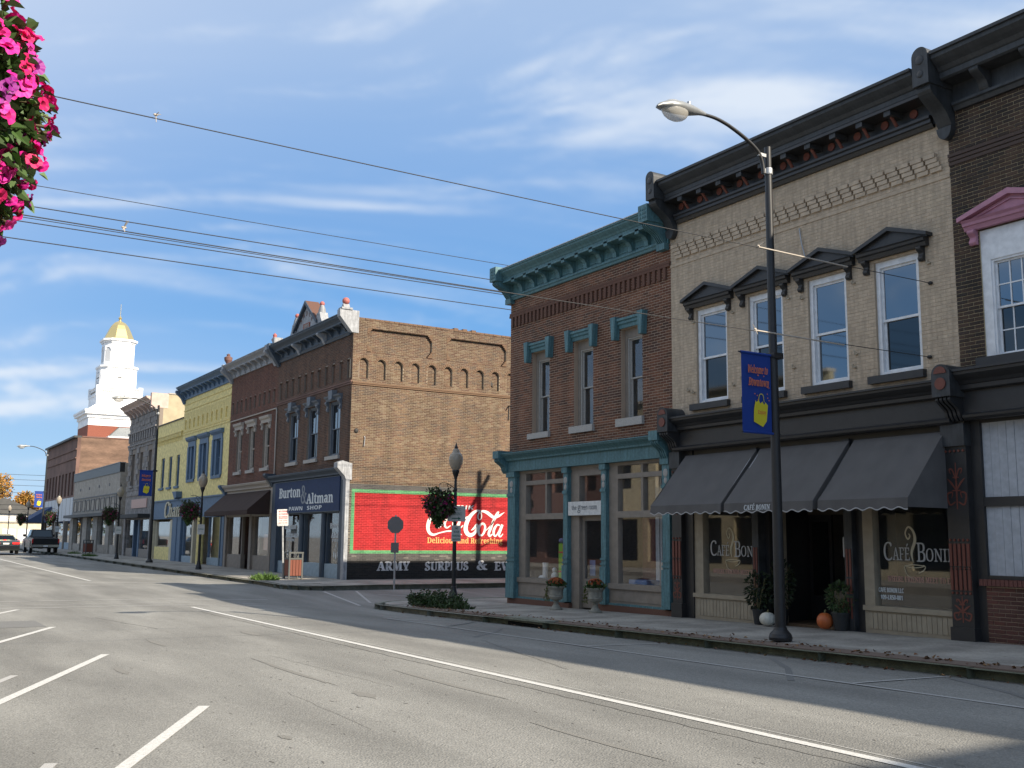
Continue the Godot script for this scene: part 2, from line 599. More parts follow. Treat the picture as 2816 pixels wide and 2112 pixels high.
# ---------------------------------------------------------------- materials
func make_materials() -> void:
	tex.fine = noise_tex(3, 0.03, 0.83, 1.0, 4)
	tex.soft = noise_tex(4, 0.008, 0.89, 1.0, 4)
	tex.blotch = noise_tex(9, 0.006, 0.72, 1.0, 5)
	tex.grit = noise_tex(7, 0.22, 0.62, 1.0, 2)
	tex.weave = noise_tex(8, 0.3, 0.86, 1.0, 2)
	tex.aggr = noise_tex(27, 0.3, 0.75, 1.0, 3, false, FastNoiseLite.TYPE_VALUE)
	tex.lane = noise_tex(29, 0.007, 0.77, 1.0, 5)
	tex.grit_n = noise_tex(17, 0.2, 0.0, 6.0, 3, true)
	tex.lump_n = noise_tex(18, 0.03, 0.0, 5.0, 4, true)
	tex.streak = noise_tex(23, 0.02, 0.75, 1.0, 4)
	var one := Vector3.ONE
	mat("asphalt", lin(0.226, 0.222, 0.205), 0.9, {tex = "aggr", scale = one * 0.36, bump = "grit_n", bumps = 0.35, detail = "lane", dscale = Vector3(0.035, 0.1, 0.16)})
	mat("paint_white", lin(0.58, 0.575, 0.55), 0.8, {tex = "fine", scale = one * 1.2, detail = "grit", dscale = one * 0.9})
	mat("paint_worn", lin(0.42, 0.415, 0.4), 0.85, {tex = "grit", scale = one * 0.8})
	mat("drain_black", lin(0.004, 0.004, 0.004), 1.0)
	mat("crack", lin(0.135, 0.13, 0.12), 0.95)
	mat("patch", lin(0.17, 0.17, 0.165), 0.95, {tex = "grit", scale = one * 0.7})
	mat("stain", lin(0.2, 0.193, 0.175), 0.9, {tex = "grit", scale = one * 0.55})
	mat("concrete", lin(0.33, 0.31, 0.275), 0.9, {tex = "fine", scale = one * 0.8, bump = "grit_n", bumps = 0.3, detail = "blotch", dscale = one * 0.22})
	mat("kerb_stone", lin(0.24, 0.245, 0.2), 0.92, {tex = "blotch", scale = one * 0.6, bump = "lump_n", bumps = 0.5, detail = "fine", dscale = one * 1.3})
	mat("kerb_moss", lin(0.125, 0.135, 0.09), 0.95, {tex = "blotch", scale = one * 0.9, bump = "lump_n", bumps = 0.8, detail = "grit", dscale = one * 1.3})
	mat("paver_red", lin(0.17, 0.125, 0.1), 0.9, {tex = "grit", scale = one * 1.1})
	mat("brick_vc", Color(1, 1, 1), 0.88, {vc = true, raw = true, tex = "fine", scale = one * 2.2, bump = "grit_n", bumps = 0.4, detail = "blotch", dscale = Vector3(0.4, 0.1, 0.4)})
	mat("brick_paint", Color(1, 1, 1), 0.75, {vc = true, tex = "soft", scale = one * 1.6, detail = "fine", dscale = Vector3(0.45, 0.07, 0.45), bump = "grit_n", bumps = 0.25})
	mat("brick_dark", lin(0.08, 0.055, 0.045), 0.9, {tex = "fine", scale = one * 2.0})
	mat("brick_sill", lin(0.15, 0.06, 0.047), 0.9, {tex = "fine", scale = one * 2.0})
	mat("brick_teal", lin(0.135, 0.066, 0.045), 0.9, {tex = "fine", scale = one * 2.0})
	mat("brick_side", lin(0.165, 0.1, 0.06), 0.9, {tex = "fine", scale = one * 2.0})
	mat("mortar_dark", lin(0.08, 0.06, 0.05), 0.9)
	mat("mortar_light", lin(0.4, 0.3, 0.22), 0.95, {tex = "grit", scale = one * 1.1})
	mat("mortar_buff", lin(0.42, 0.34, 0.21), 0.95, {tex = "grit", scale = one * 1.1})
	mat("mortar_grey", lin(0.24, 0.2, 0.165), 0.95, {tex = "grit", scale = one * 1.1})
	mat("mortar_tan", lin(0.38, 0.31, 0.22), 0.95, {tex = "grit", scale = one * 1.1})
	mat("tan_paint", lin(0.47, 0.37, 0.265), 0.75, {tex = "soft", scale = one * 0.9, detail = "fine", dscale = one * 0.3})
	mat("tan_joint", lin(0.36, 0.285, 0.205), 0.8)
	mat("tan_trim", lin(0.33, 0.28, 0.205), 0.6, {tex = "soft", scale = one * 0.9})
	mat("black_paint", lin(0.027, 0.027, 0.028), 0.42, {tex = "soft", scale = one * 0.9})
	mat("black_worn", lin(0.035, 0.038, 0.041), 0.55, {tex = "streak", scale = Vector3(1.6, 0.16, 1.6), detail = "blotch", dscale = one * 0.8})
	mat("rust_red", lin(0.16, 0.048, 0.031), 0.6, {tex = "soft", scale = one * 2.0})
	mat("teal", lin(0.08, 0.18, 0.2), 0.6, {tex = "streak", scale = Vector3(1.2, 0.15, 1.2), detail = "fine", dscale = one * 0.7})
	mat("taupe", lin(0.235, 0.2, 0.165), 0.6, {tex = "soft", scale = one * 0.9})
	mat("stone_sill", lin(0.4, 0.38, 0.35), 0.85, {tex = "fine", scale = one * 1.2})
	mat("white_frame", lin(0.72, 0.73, 0.74), 0.45, {tex = "soft", scale = one * 1.2})
	mat("pink", lin(0.43, 0.2, 0.27), 0.6, {tex = "soft", scale = one * 1.2})
	mat("navy_grey", lin(0.055, 0.075, 0.1), 0.6, {tex = "streak", scale = Vector3(1.2, 0.15, 1.2)})
	mat("slate_trim", lin(0.13, 0.15, 0.175), 0.6, {tex = "streak", scale = Vector3(1.2, 0.15, 1.2)})
	mat("sign_navy", lin(0.011, 0.032, 0.095), 0.75, {tex = "soft", scale = one * 0.8})
	mat("sign_letter", lin(0.62, 0.66, 0.68), 0.5)
	mat("sign_letter_shade", lin(0.2, 0.22, 0.25), 0.5)
	mat("pale_blue_panel", lin(0.26, 0.34, 0.4), 0.6, {tex = "soft", scale = one * 1.0})
	mat("pale_metal", lin(0.56, 0.57, 0.58), 0.6, {tex = "streak", scale = one * 0.8})
	mat("cream_stone", lin(0.42, 0.38, 0.33), 0.75, {tex = "fine", scale = one * 0.9})
	mat("yellow_paint", lin(0.8, 0.66, 0.27), 0.75, {tex = "soft", scale = one * 0.7, detail = "fine", dscale = one * 0.25})
	mat("blue_trim", lin(0.1, 0.16, 0.24), 0.65, {tex = "soft", scale = one * 0.9})
	mat("grey_stone", lin(0.25, 0.23, 0.215), 0.9, {tex = "blotch", scale = one * 0.7, bump = "lump_n", bumps = 1.0, detail = "fine", dscale = one * 0.6})
	mat("pale_render", lin(0.58, 0.52, 0.38), 0.85, {tex = "soft", scale = one * 0.4})
	mat("pink_stone", lin(0.55, 0.42, 0.36), 0.85, {tex = "soft", scale = one * 0.6})
	mat("grey_render", lin(0.36, 0.32, 0.27), 0.85, {tex = "soft", scale = one * 0.3, detail = "fine", dscale = one * 0.2})
	mat("far_brick", lin(0.17, 0.1, 0.08), 0.9, {tex = "fine", scale = Vector3(0.4, 1.6, 0.4), detail = "blotch", dscale = one * 0.1})
	mat("far_brick_lit", lin(0.185, 0.115, 0.08), 0.9, {tex = "aggr", scale = Vector3(0.05, 0.3, 0.05), detail = "blotch", dscale = Vector3(0.1, 0.3, 0.1)})
	mat("court_brick", lin(0.26, 0.085, 0.055), 0.9, {tex = "fine", scale = one * 0.3})
	mat("court_white", lin(0.86, 0.86, 0.86), 0.6, {tex = "soft", scale = one * 0.2})
	mat("gold", lin(0.66, 0.53, 0.25), 0.33, {metal = 0.75})
	mat("metal_roof", lin(0.23, 0.245, 0.25), 0.5, {tex = "streak", scale = one * 0.3})
	mat("roof_felt", lin(0.09, 0.09, 0.088), 0.9, {tex = "soft", scale = one * 0.3})
	mat("awning_black", lin(0.105, 0.1, 0.098), 0.9, {tex = "weave", scale = one * 1.4, detail = "soft", dscale = one * 0.5})
	mat("awning_brown", lin(0.04, 0.022, 0.018), 0.9, {tex = "weave", scale = one * 1.4, detail = "soft", dscale = one * 0.5})
	mat("awning_blue", lin(0.05, 0.08, 0.16), 0.9, {tex = "weave", scale = one * 1.0})
	mat("piping", lin(0.38, 0.38, 0.38), 0.7)
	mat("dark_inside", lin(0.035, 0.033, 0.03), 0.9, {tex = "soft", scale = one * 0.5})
	mat("brown_inside", lin(0.09, 0.075, 0.055), 0.9, {tex = "soft", scale = one * 0.5})
	mat("wood_floor", lin(0.12, 0.075, 0.04), 0.6, {tex = "streak", scale = one * 0.9})
	mat("glass", lin(0.9, 0.95, 0.95), 0.02, {alpha = 0.01, spec = 0.8})
	mat("sky_glass", lin(0.2, 0.22, 0.235), 0.03, {metal = 1.0})
	mat("dim_glass", lin(0.075, 0.08, 0.082), 0.04, {metal = 1.0})
	mat("blind", lin(0.42, 0.44, 0.47), 0.8, {tex = "soft", scale = one * 1.5})
	mat("blind_line", lin(0.2, 0.22, 0.25), 0.8)
	mat("lamp_black", lin(0.022, 0.023, 0.025), 0.4, {metal = 0.2, tex = "soft", scale = one * 2.0})
	mat("pole_dark", lin(0.03, 0.03, 0.031), 0.45, {metal = 0.3, tex = "soft", scale = one * 1.5})
	mat("lamp_grey", lin(0.27, 0.28, 0.28), 0.4, {metal = 0.3, tex = "soft", scale = one * 2.0})
	mat("lens", lin(0.5, 0.48, 0.43), 0.2, {alpha = 0.55})
	mat("globe", lin(0.34, 0.29, 0.225), 0.25, {back = lin(0.16, 0.14, 0.11)})
	mat("galv", lin(0.36, 0.37, 0.38), 0.45, {metal = 0.5, tex = "soft", scale = one * 3.0})
	mat("sign_back", lin(0.17, 0.16, 0.16), 0.6, {metal = 0.2})
	mat("sign_white", lin(0.62, 0.62, 0.6), 0.5, {tex = "soft", scale = one * 2.0})
	mat("sign_red", lin(0.5, 0.04, 0.04), 0.5)
	mat("sign_green", lin(0.03, 0.14, 0.1), 0.5)
	mat("mural_red", lin(0.55, 0.02, 0.022), 0.6, {tex = "soft", scale = one * 0.7})
	mat("mural_green", lin(0.13, 0.4, 0.17), 0.7, {tex = "soft", scale = one * 0.7})
	mat("mural_black", lin(0.03, 0.028, 0.026), 0.8, {tex = "fine", scale = one * 0.7})
	mat("mural_grey", lin(0.1, 0.095, 0.09), 0.8, {tex = "fine", scale = one * 0.7})
	mat("mural_white", lin(0.75, 0.72, 0.68), 0.7, {tex = "fine", scale = one * 1.6})
	mat("mural_pale", lin(0.85, 0.85, 0.82), 0.75, {tex = "blotch", scale = one * 1.2, detail = "grit", dscale = one * 0.8})
	mat("mural_gold", lin(0.72, 0.4, 0.13), 0.7, {tex = "fine", scale = one * 1.6})
	mat("banner_blue", lin(0.008, 0.045, 0.27), 0.75, {tex = "weave", scale = one * 2.0})
	mat("banner_orange", lin(0.72, 0.2, 0.06), 0.7)
	mat("banner_yellow", lin(0.68, 0.6, 0.03), 0.7)
	mat("leaf", Color(1, 1, 1), 0.6, {vc = true, back = lin(0.1, 0.16, 0.03)})
	mat("petal", Color(1, 1, 1), 0.6, {vc = true, back = lin(0.5, 0.02, 0.18)})
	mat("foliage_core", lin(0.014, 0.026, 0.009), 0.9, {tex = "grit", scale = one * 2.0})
	mat("soil", lin(0.05, 0.035, 0.025), 0.95, {tex = "grit", scale = one * 2.0})
	mat("bark", lin(0.1, 0.075, 0.055), 0.95, {tex = "grit", scale = one * 0.8})
	mat("urn_stone", lin(0.25, 0.24, 0.2), 0.9, {tex = "blotch", scale = one * 2.0, bump = "lump_n", bumps = 0.6})
	mat("pumpkin_orange", lin(0.5, 0.12, 0.03), 0.5, {tex = "soft", scale = one * 3.0})
	mat("pumpkin_white", lin(0.6, 0.58, 0.5), 0.5, {tex = "soft", scale = one * 3.0})
	mat("stem", lin(0.16, 0.14, 0.06), 0.8)
	mat("pot_dark", lin(0.025, 0.026, 0.026), 0.7, {tex = "soft", scale = one * 2.0})
	mat("bin_red", lin(0.19, 0.058, 0.034), 0.75, {tex = "fine", scale = one * 2.0})
	mat("bin_grey", lin(0.1, 0.105, 0.1), 0.55, {metal = 0.3})
	mat("wire", lin(0.02, 0.02, 0.022), 0.6)
	mat("wire_pale", lin(0.45, 0.4, 0.34), 0.6)
	mat("tyre", lin(0.018, 0.018, 0.018), 0.85)
	mat("chrome", lin(0.6, 0.6, 0.62), 0.15, {metal = 1.0})
	mat("car_black", lin(0.012, 0.013, 0.015), 0.22, {spec = 0.45})
	mat("car_green", lin(0.02, 0.03, 0.028), 0.18, {spec = 0.8})
	mat("car_tan", lin(0.55, 0.52, 0.34), 0.3, {tex = "soft"})
	mat("car_silver", lin(0.36, 0.38, 0.42), 0.25, {metal = 0.4})
	mat("car_glass", lin(0.06, 0.07, 0.075), 0.04, {metal = 1.0})
	mat("tail_red", lin(0.5, 0.01, 0.01), 0.2)
	mat("letter_steel", lin(0.42, 0.42, 0.41), 0.5)
	mat("letter_cream", lin(0.5, 0.45, 0.32), 0.55)
	mat("letter_rose", lin(0.5, 0.3, 0.24), 0.5)
	mat("gift_green", lin(0.2, 0.42, 0.015), 0.5)
	mat("toy_lilac", lin(0.3, 0.29, 0.5), 0.9, {tex = "grit", scale = one * 3.0})
	mat("box_blue", lin(0.12, 0.2, 0.38), 0.6)
	mat("paper_white", lin(0.6, 0.6, 0.6), 0.7)
	mat("curtain_red", lin(0.11, 0.025, 0.025), 0.85, {tex = "streak", scale = one * 1.0})
	mat("board_white", lin(0.66, 0.64, 0.6), 0.7, {tex = "soft", scale = one * 0.4})
	mat("star_iron", lin(0.03, 0.028, 0.026), 0.7)
	mat("front_tan", lin(0.42, 0.36, 0.24), 0.85, {tex = "soft", scale = one * 0.4})
	mat("terracotta", lin(0.17, 0.088, 0.07), 0.8, {tex = "fine", scale = one * 2.0})
	mat("ball_red", lin(0.42, 0.13, 0.11), 0.7, {tex = "soft", scale = one * 2.0})
	mat("white_weathered", lin(0.31, 0.32, 0.335), 0.65, {tex = "streak", scale = Vector3(1.2, 0.15, 1.2), detail = "fine", dscale = one * 0.4})

# ---------------------------------------------------------------- ground
func slab(p: Node3D, called: String, x0: float, x1: float, z0: float, z1: float, m: Material, top: Callable, thick := 0.3) -> void:
	var b := g()
	var q := [Vector2(x0, z0), Vector2(x1, z0), Vector2(x1, z1), Vector2(x0, z1)]
	var t := []
	for e in q:
		t.append(Vector3(e.x, top.call(e.x, e.y), e.y))
	b.quad(t[0], t[1], t[2], t[3], Vector3.UP)
	for k in 4:
		var a: Vector3 = t[k]
		var d: Vector3 = t[(k + 1) % 4]
		var dn := Vector3(0, -thick, 0)
		b.quad(a, d, d + dn, a + dn, (a - (t[0] + t[2]) * 0.5 + d - (t[0] + t[2]) * 0.5).normalized() * Vector3(1, 0, 1))
	part(p, called, b, m)

func pave(x: float, z: float) -> float:
	return walk(x) - 0.04 * clampf(z / 3.4, 0.0, 1.0)

func kerb_line(p: Node3D, pts: Array, m: Material, w := 0.16, inward := 1.0) -> void:
	for i in pts.size() - 1:
		var a: Vector2 = pts[i]
		var d: Vector2 = pts[i + 1]
		var n := maxi(1, int((d - a).length() / 2.4))
		var s := (d - a).normalized().orthogonal() * w * inward
		for k in n:
			var u := a.lerp(d, float(k) / n)
			var e := a.lerp(d, float(k + 1) / n)
			var gap := (e - u).normalized() * 0.006
			u += gap
			e -= gap
			var b := g()
			var o := Vector3((u.x + e.x) * 0.5 + s.x * 0.5, 0, (u.y + e.y) * 0.5 + s.y * 0.5)
			var top := []
			var jit := rng.randf_range(-0.006, 0.008)
			for c in [u, e, e + s, u + s]:
				top.append(Vector3(c.x, pave(c.x, c.y) + 0.008 + jit, c.y))
			# worn outer edge
			var ch := 0.022
			var oa: Vector3 = top[0] + Vector3(0, -ch, 0)
			var ob: Vector3 = top[1] + Vector3(0, -ch, 0)
			var ia: Vector3 = top[0].lerp(top[3], 0.14)
			var ib: Vector3 = top[1].lerp(top[2], 0.14)
			var out := Vector3(-s.x, 0, -s.y).normalized()
			b.quad(ia, ib, top[2], top[3], Vector3.UP)
			b.quad(oa, ob, ib, ia, (out + Vector3.UP).normalized())
			var dn := Vector3(0, -0.4, 0)
			b.quad(oa, ob, ob + dn, oa + dn, out)
			b.quad(top[1], top[2], top[2] + dn, top[1] + dn, (top[1] - o).normalized())
			b.quad(top[0], top[3], top[3] + dn, top[0] + dn, (top[0] - o).normalized())
			part(p, "kerb_stone", b, m)

func make_ground() -> void:
	var xs := [-1500.0, -400.0, -200.0, -150.0, -120.0, -100.0, -90.0, -80.0, -73.0, -66.0, -60.0, -54.0, -47.0, -42.0, -40.0, -38.0, -35.0, -32.0, -30.0, -28.8, -26.0, -22.0, -18.0, -14.0, -11.5, -8.0, -5.0, 0.0, 10.0, 40.0, 200.0, 1500.0]
	var zs := [-1500.0, -200.0, -60.0, -25.0, -10.0, 0.0, 3.4, 6.0, 8.6, 12.0, 16.0, 40.0, 1500.0]
	var b := g()
	for i in xs.size() - 1:
		for j in zs.size() - 1:
			var q := []
			for e in [[i, j], [i + 1, j], [i + 1, j + 1], [i, j + 1]]:
				q.append(Vector3(xs[e[0]], road(xs[e[0]], zs[e[1]]), zs[e[1]]))
			b.quad(q[0], q[1], q[2], q[3], Vector3.UP)
	struct("road", b, M.asphalt)
	# pavement in front of the near block, slab by slab
	var near := Node3D.new()
	near.name = numbered("pavement")
	add_child(near)
	near.set_meta("kind", "structure")
	var x := -26.2
	while x < 8.0:
		var w := 1.52
		for r in [[0.02, 1.42], [1.42, 2.78]]:
			slab(near, "paving_slab", x + 0.006, x + w - 0.006, r[0] + 0.006, r[1] - 0.006, M.concrete, func(a, c): return pave(a, c) + sin(a * 7.1 + c * 3.0) * 0.002)
		slab(near, "brick_strip", x, x + w, 2.782, 3.22, M.paver_red, pave)
		x += w
	slab(near, "paving_slab", 8.0, 40.0, 0.02, 3.22, M.concrete, pave)
	var z := 3.22
	while z > -30.0:
		var w := 1.6 if z < 0.1 else 1.07
		var cut := -28.74 if z < 1.9 else -27.5
		slab(near, "paving_slab", cut, -26.212, z - w + 0.006, z - 0.006, M.concrete, pave)
		z -= w
	var corner := [Vector2(24, 3.4), Vector2(-27.2, 3.4)]
	for k in range(1, 7):
		var an := PI / 2 + PI / 2 * k / 6.0
		corner.append(Vector2(-27.2 + 1.7 * cos(an), 1.7 + 1.7 * sin(an)))
	corner.append(Vector2(-28.9, -30))
	var kb := Node3D.new()
	kb.name = numbered("kerb")
	add_child(kb)
	kb.set_meta("kind", "structure")
	kerb_line(kb, corner.slice(0, 1) + [Vector2(-21.5, 3.4)], M.kerb_moss, 0.16, 1.0)
	kerb_line(kb, [Vector2(-21.5, 3.4)] + corner.slice(1), M.kerb_stone, 0.16, 1.0)
	# fill behind the rounded corner
	var f := g()
	var cp := PackedVector2Array([Vector2(-26.2, 1.7)])
	for k in 7:
		var an := PI / 2 + PI / 2 * k / 6.0
		cp.append(Vector2(-27.2 + 1.56 * cos(an), 1.7 + 1.56 * sin(an)))
	f.ext(cp, Vector3(0, -0.222, 0), Vector3(1, 0, 0), Vector3(0, 0, 1), Vector3(0, 1, 0), -0.2, 0.0)
	part(near, "corner_slab", f, M.concrete)
	# pavement of the far block
	var far := Node3D.new()
	far.name = numbered("pavement")
	add_child(far)
	far.set_meta("kind", "structure")
	x = -36.6
	while x > -135.0:
		var w := 1.9 if x > -62.0 else 12.0
		for r in [[0.02, 1.4], [1.4, 3.04]]:
			slab(far, "paving_slab", x - w + 0.008, x - 0.008, r[0] + 0.008, r[1] - 0.008, M.concrete, pave)
		x -= w
	z = 1.7
	while z > -30.0:
		slab(far, "paving_slab", -38.19, -35.37, z - 1.6 + 0.008, z - 0.008, M.concrete, pave)
		z -= 1.6
	f = g()
	cp = PackedVector2Array([Vector2(-36.6, 1.7)])
	for k in 7:
		var an := PI / 2 * k / 6.0
		cp.append(Vector2(-36.6 + 1.3 * cos(an), 1.74 + 1.3 * sin(an)))
	f.ext(cp, Vector3(0, -0.05, 0), Vector3(1, 0, 0), Vector3(0, 0, 1), Vector3(0, 1, 0), -0.25, 0.0)
	part(far, "corner_slab", f, M.concrete)
	var kf := Node3D.new()
	kf.name = numbered("kerb")
	add_child(kf)
	kf.set_meta("kind", "structure")
	var line := [Vector2(-35.2, -30), Vector2(-35.2, 1.7)]
	for k in range(1, 7):
		var an := PI / 2 * k / 6.0
		line.append(Vector2(-36.7 + 1.5 * cos(an), 1.7 + 1.5 * sin(an)))
	line.append(Vector2(-48, 3.2))
	kerb_line(kf, line, M.kerb_stone, 0.16, 1.0)
	kerb_line(kf, [Vector2(-48, 3.2), Vector2(-135, 3.2)], M.kerb_stone, 0.16, 1.0)
	# the pavement on the camera's side
	var us := Node3D.new()
	us.name = numbered("pavement")
	add_child(us)
	us.set_meta("kind", "structure")
	slab(us, "paving_slab", -70.0, 30.0, 16.1, 21.0, M.concrete, func(a, _c): return middle(a) + 0.14)

	# road markings, each a sheet of paint
	b = g()
	stripe(b, [Vector2(20, 8.6), Vector2(-27.8, 8.6)], 0.12)
	stripe(b, [Vector2(20, 8.43), Vector2(-27.8, 8.43)], 0.012, 0.005)
	struct("centre_line", b, M.paint_white)
	b = g()
	stripe(b, [Vector2(-42.3, 8.55), Vector2(-90, 8.5), Vector2(-140, 8.3)], 0.12)
	struct("centre_line", b, M.paint_white)
	b = g()
	for s in [[-11.6, 12.75, -5.4, 15.9], [-17.25, 12.7, -9.9, 15.9], [-22.75, 12.65, -15.4, 15.9], [-28.3, 12.65, -20.9, 15.9]]:
		stripe(b, [Vector2(s[0], s[1]), Vector2(s[2], s[3])], 0.12)
	struct("parking_lines", b, M.paint_white)
	b = g()
	for s in [[-15.2, 14.2, -13.9, 14.75], [-9.3, 14.6, -8.6, 14.85], [-12.6, 14.7, -11.6, 15.1]]:
		stripe(b, [Vector2(s[0], s[1]), Vector2(s[2], s[3])], 0.1, 0.005)
	struct("worn_parking_lines", b, M.paint_worn)
	b = g()
	stripe(b, [Vector2(16, 5.15), Vector2(-23.4, 5.2)], 0.07)
	for xx in [-22.6, -15.2, -9.4]:
		stripe(b, [Vector2(xx, 5.12), Vector2(xx + 0.25, 3.5)], 0.06)
	struct("parking_lane_line", b, M.paint_worn)
	b = g()
	stripe(b, [Vector2(-28.6, 5.4), Vector2(-28.9, 15.8)], 0.1)
	stripe(b, [Vector2(-31.3, 5.4), Vector2(-31.6, 15.8)], 0.1)
	stripe(b, [Vector2(-29.6, 6.0), Vector2(-30.2, 15.0)], 0.05)
	stripe(b, [Vector2(-40.6, 5.0), Vector2(-41.2, 15.8)], 0.12)
	stripe(b, [Vector2(-38.9, 6.4), Vector2(-39.1, 9.4)], 0.1)
	struct("crosswalk_lines", b, M.paint_worn)
	b = g()
	stripe(b, [Vector2(-34.6, 2.3), Vector2(-29.2, 3.3)], 0.1)
	stripe(b, [Vector2(-34.6, 1.1), Vector2(-30.0, 2.6)], 0.08)
	stripe(b, [Vector2(-33.0, 1.0), Vector2(-31.0, -0.8)], 0.08)
	struct("stop_line", b, M.paint_worn)
	# cracks, patches and stains
	b = g()
	for c in [[Vector2(-26, 8.85), Vector2(2, 8.95), 0.016], [Vector2(-16, 10.5), Vector2(-12, 10.35), 0.006], [Vector2(-12.2, 11.6), Vector2(-9.5, 11.75), 0.005], [Vector2(-25, 11.5), Vector2(-21.5, 10.9), 0.014], [Vector2(-17, 6.2), Vector2(-12.5, 7.4), 0.012], [Vector2(-60, 9.6), Vector2(-43, 9.4), 0.02]]:
		var pts := []
		var n := int((c[1] - c[0]).length() / 0.22)
		var ph := rng.randf() * 9.0
		for k in n + 1:
			var p: Vector2 = c[0].lerp(c[1], float(k) / n)
			pts.append(p + Vector2(0, 0.02 * sin(k * 0.17 + ph) + rng.randf_range(-0.02, 0.02)))
		stripe(b, pts, c[2], 0.004)
	struct("road_cracks", b, M.crack)
	b = g()
	for s in [[-11.6, 10.9, 0.3, 0.1], [-15.1, 12.9, 0.4, 0.06], [-19.8, 9.6, 0.55, 0.1], [-9.5, 12.6, 0.12, 0.05], [-18.7, 11.6, 0.7, 0.06], [-12.0, 9.6, 1.4, 0.05], [-8.0, 10.2, 1.1, 0.04], [-14.0, 10.9, 1.6, 0.05]]:
		var poly := PackedVector2Array()
		for k in 14:
			var an := TAU * k / 14.0
			poly.append(Vector2(s[0] + cos(an) * s[2] * rng.randf_range(0.7, 1.2), s[1] + sin(an) * s[3] * rng.randf_range(0.6, 1.3)))
		for k in poly.size():
			var p0 := poly[k]
			var p1 := poly[(k + 1) % poly.size()]
			var yy := road(s[0], s[1]) + 0.004
			b.tri(Vector3(s[0], yy, s[1]), Vector3(p0.x, yy, p0.y), Vector3(p1.x, yy, p1.y), Vector3.UP, Vector3.UP, Vector3.UP)
	struct("road_stains", b, M.stain)
	b = g()
	for s in [[-12.0, 3.9, -10.0, 5.6], [-9.0, 3.7, -6.4, 5.2], [-19.6, 4.2, -17.6, 6.0], [-21.8, 3.6, -20.4, 5.1]]:
		stripe(b, [Vector2(s[0], s[1]), Vector2(lerpf(s[0], s[2], 0.5), lerpf(s[1], s[3], 0.42)), Vector2(s[2], s[3])], 0.09, 0.004)
	struct("tar_seams", b, M.patch)
	b = g()
	for k in 520:
		var px := -4.0 - 26.0 * pow(rng.randf(), 1.4)
		var pz := rng.randf_range(7.0, 15.0)
		stripe(b, [Vector2(px, pz), Vector2(px + rng.randf_range(0.02, 0.09), pz + rng.randf_range(-0.02, 0.02))], rng.randf_range(0.004, 0.016), 0.003)
	struct("road_flecks", b, M.crack)
	b = g()
	stripe(b, [Vector2(-24.6, 13.2), Vector2(-22.9, 13.2)], 0.9, 0.004)
	struct("road_patch", b, M.patch)
	# storm drain in the kerb
	b = g().box(-20.6, -0.36, 3.36, -19.2, -0.2, 3.425)
	var dr := single("storm_drain", b, M.drain_black, "black storm drain opening in the kerb before the teal shop front", "drain")
	part(dr, "cover", g().box(-20.75, -0.195, 3.1, -19.05, -0.112, 3.44), M.kerb_stone)

# ---------------------------------------------------------------- parts of buildings
func shell(root: Node3D, x0: float, x1: float, y0: float, top: float, depth: float, ms: Material, zf := -0.3) -> void:
	part(root, "side_wall", g().box(x0, y0, -depth, x0 + 0.3, top, zf), ms)
	part(root, "side_wall", g().box(x1 - 0.3, y0, -depth, x1, top, zf), ms)
	part(root, "rear_wall", g().box(x0, y0, -depth - 0.3, x1, top, -depth), ms)
	part(root, "roof", g().box(x0 + 0.3, top - 0.95, -depth, x1 - 0.3, top - 0.7, zf), M.roof_felt)

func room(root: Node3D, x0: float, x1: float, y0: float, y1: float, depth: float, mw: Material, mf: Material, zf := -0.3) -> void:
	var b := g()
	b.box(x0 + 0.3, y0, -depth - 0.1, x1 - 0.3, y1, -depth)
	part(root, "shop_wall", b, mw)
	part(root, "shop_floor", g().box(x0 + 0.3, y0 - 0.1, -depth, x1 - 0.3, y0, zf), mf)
	part(root, "shop_ceiling", g().box(x0 + 0.3, y1, -depth, x1 - 0.3, y1 + 0.15, zf), mw)

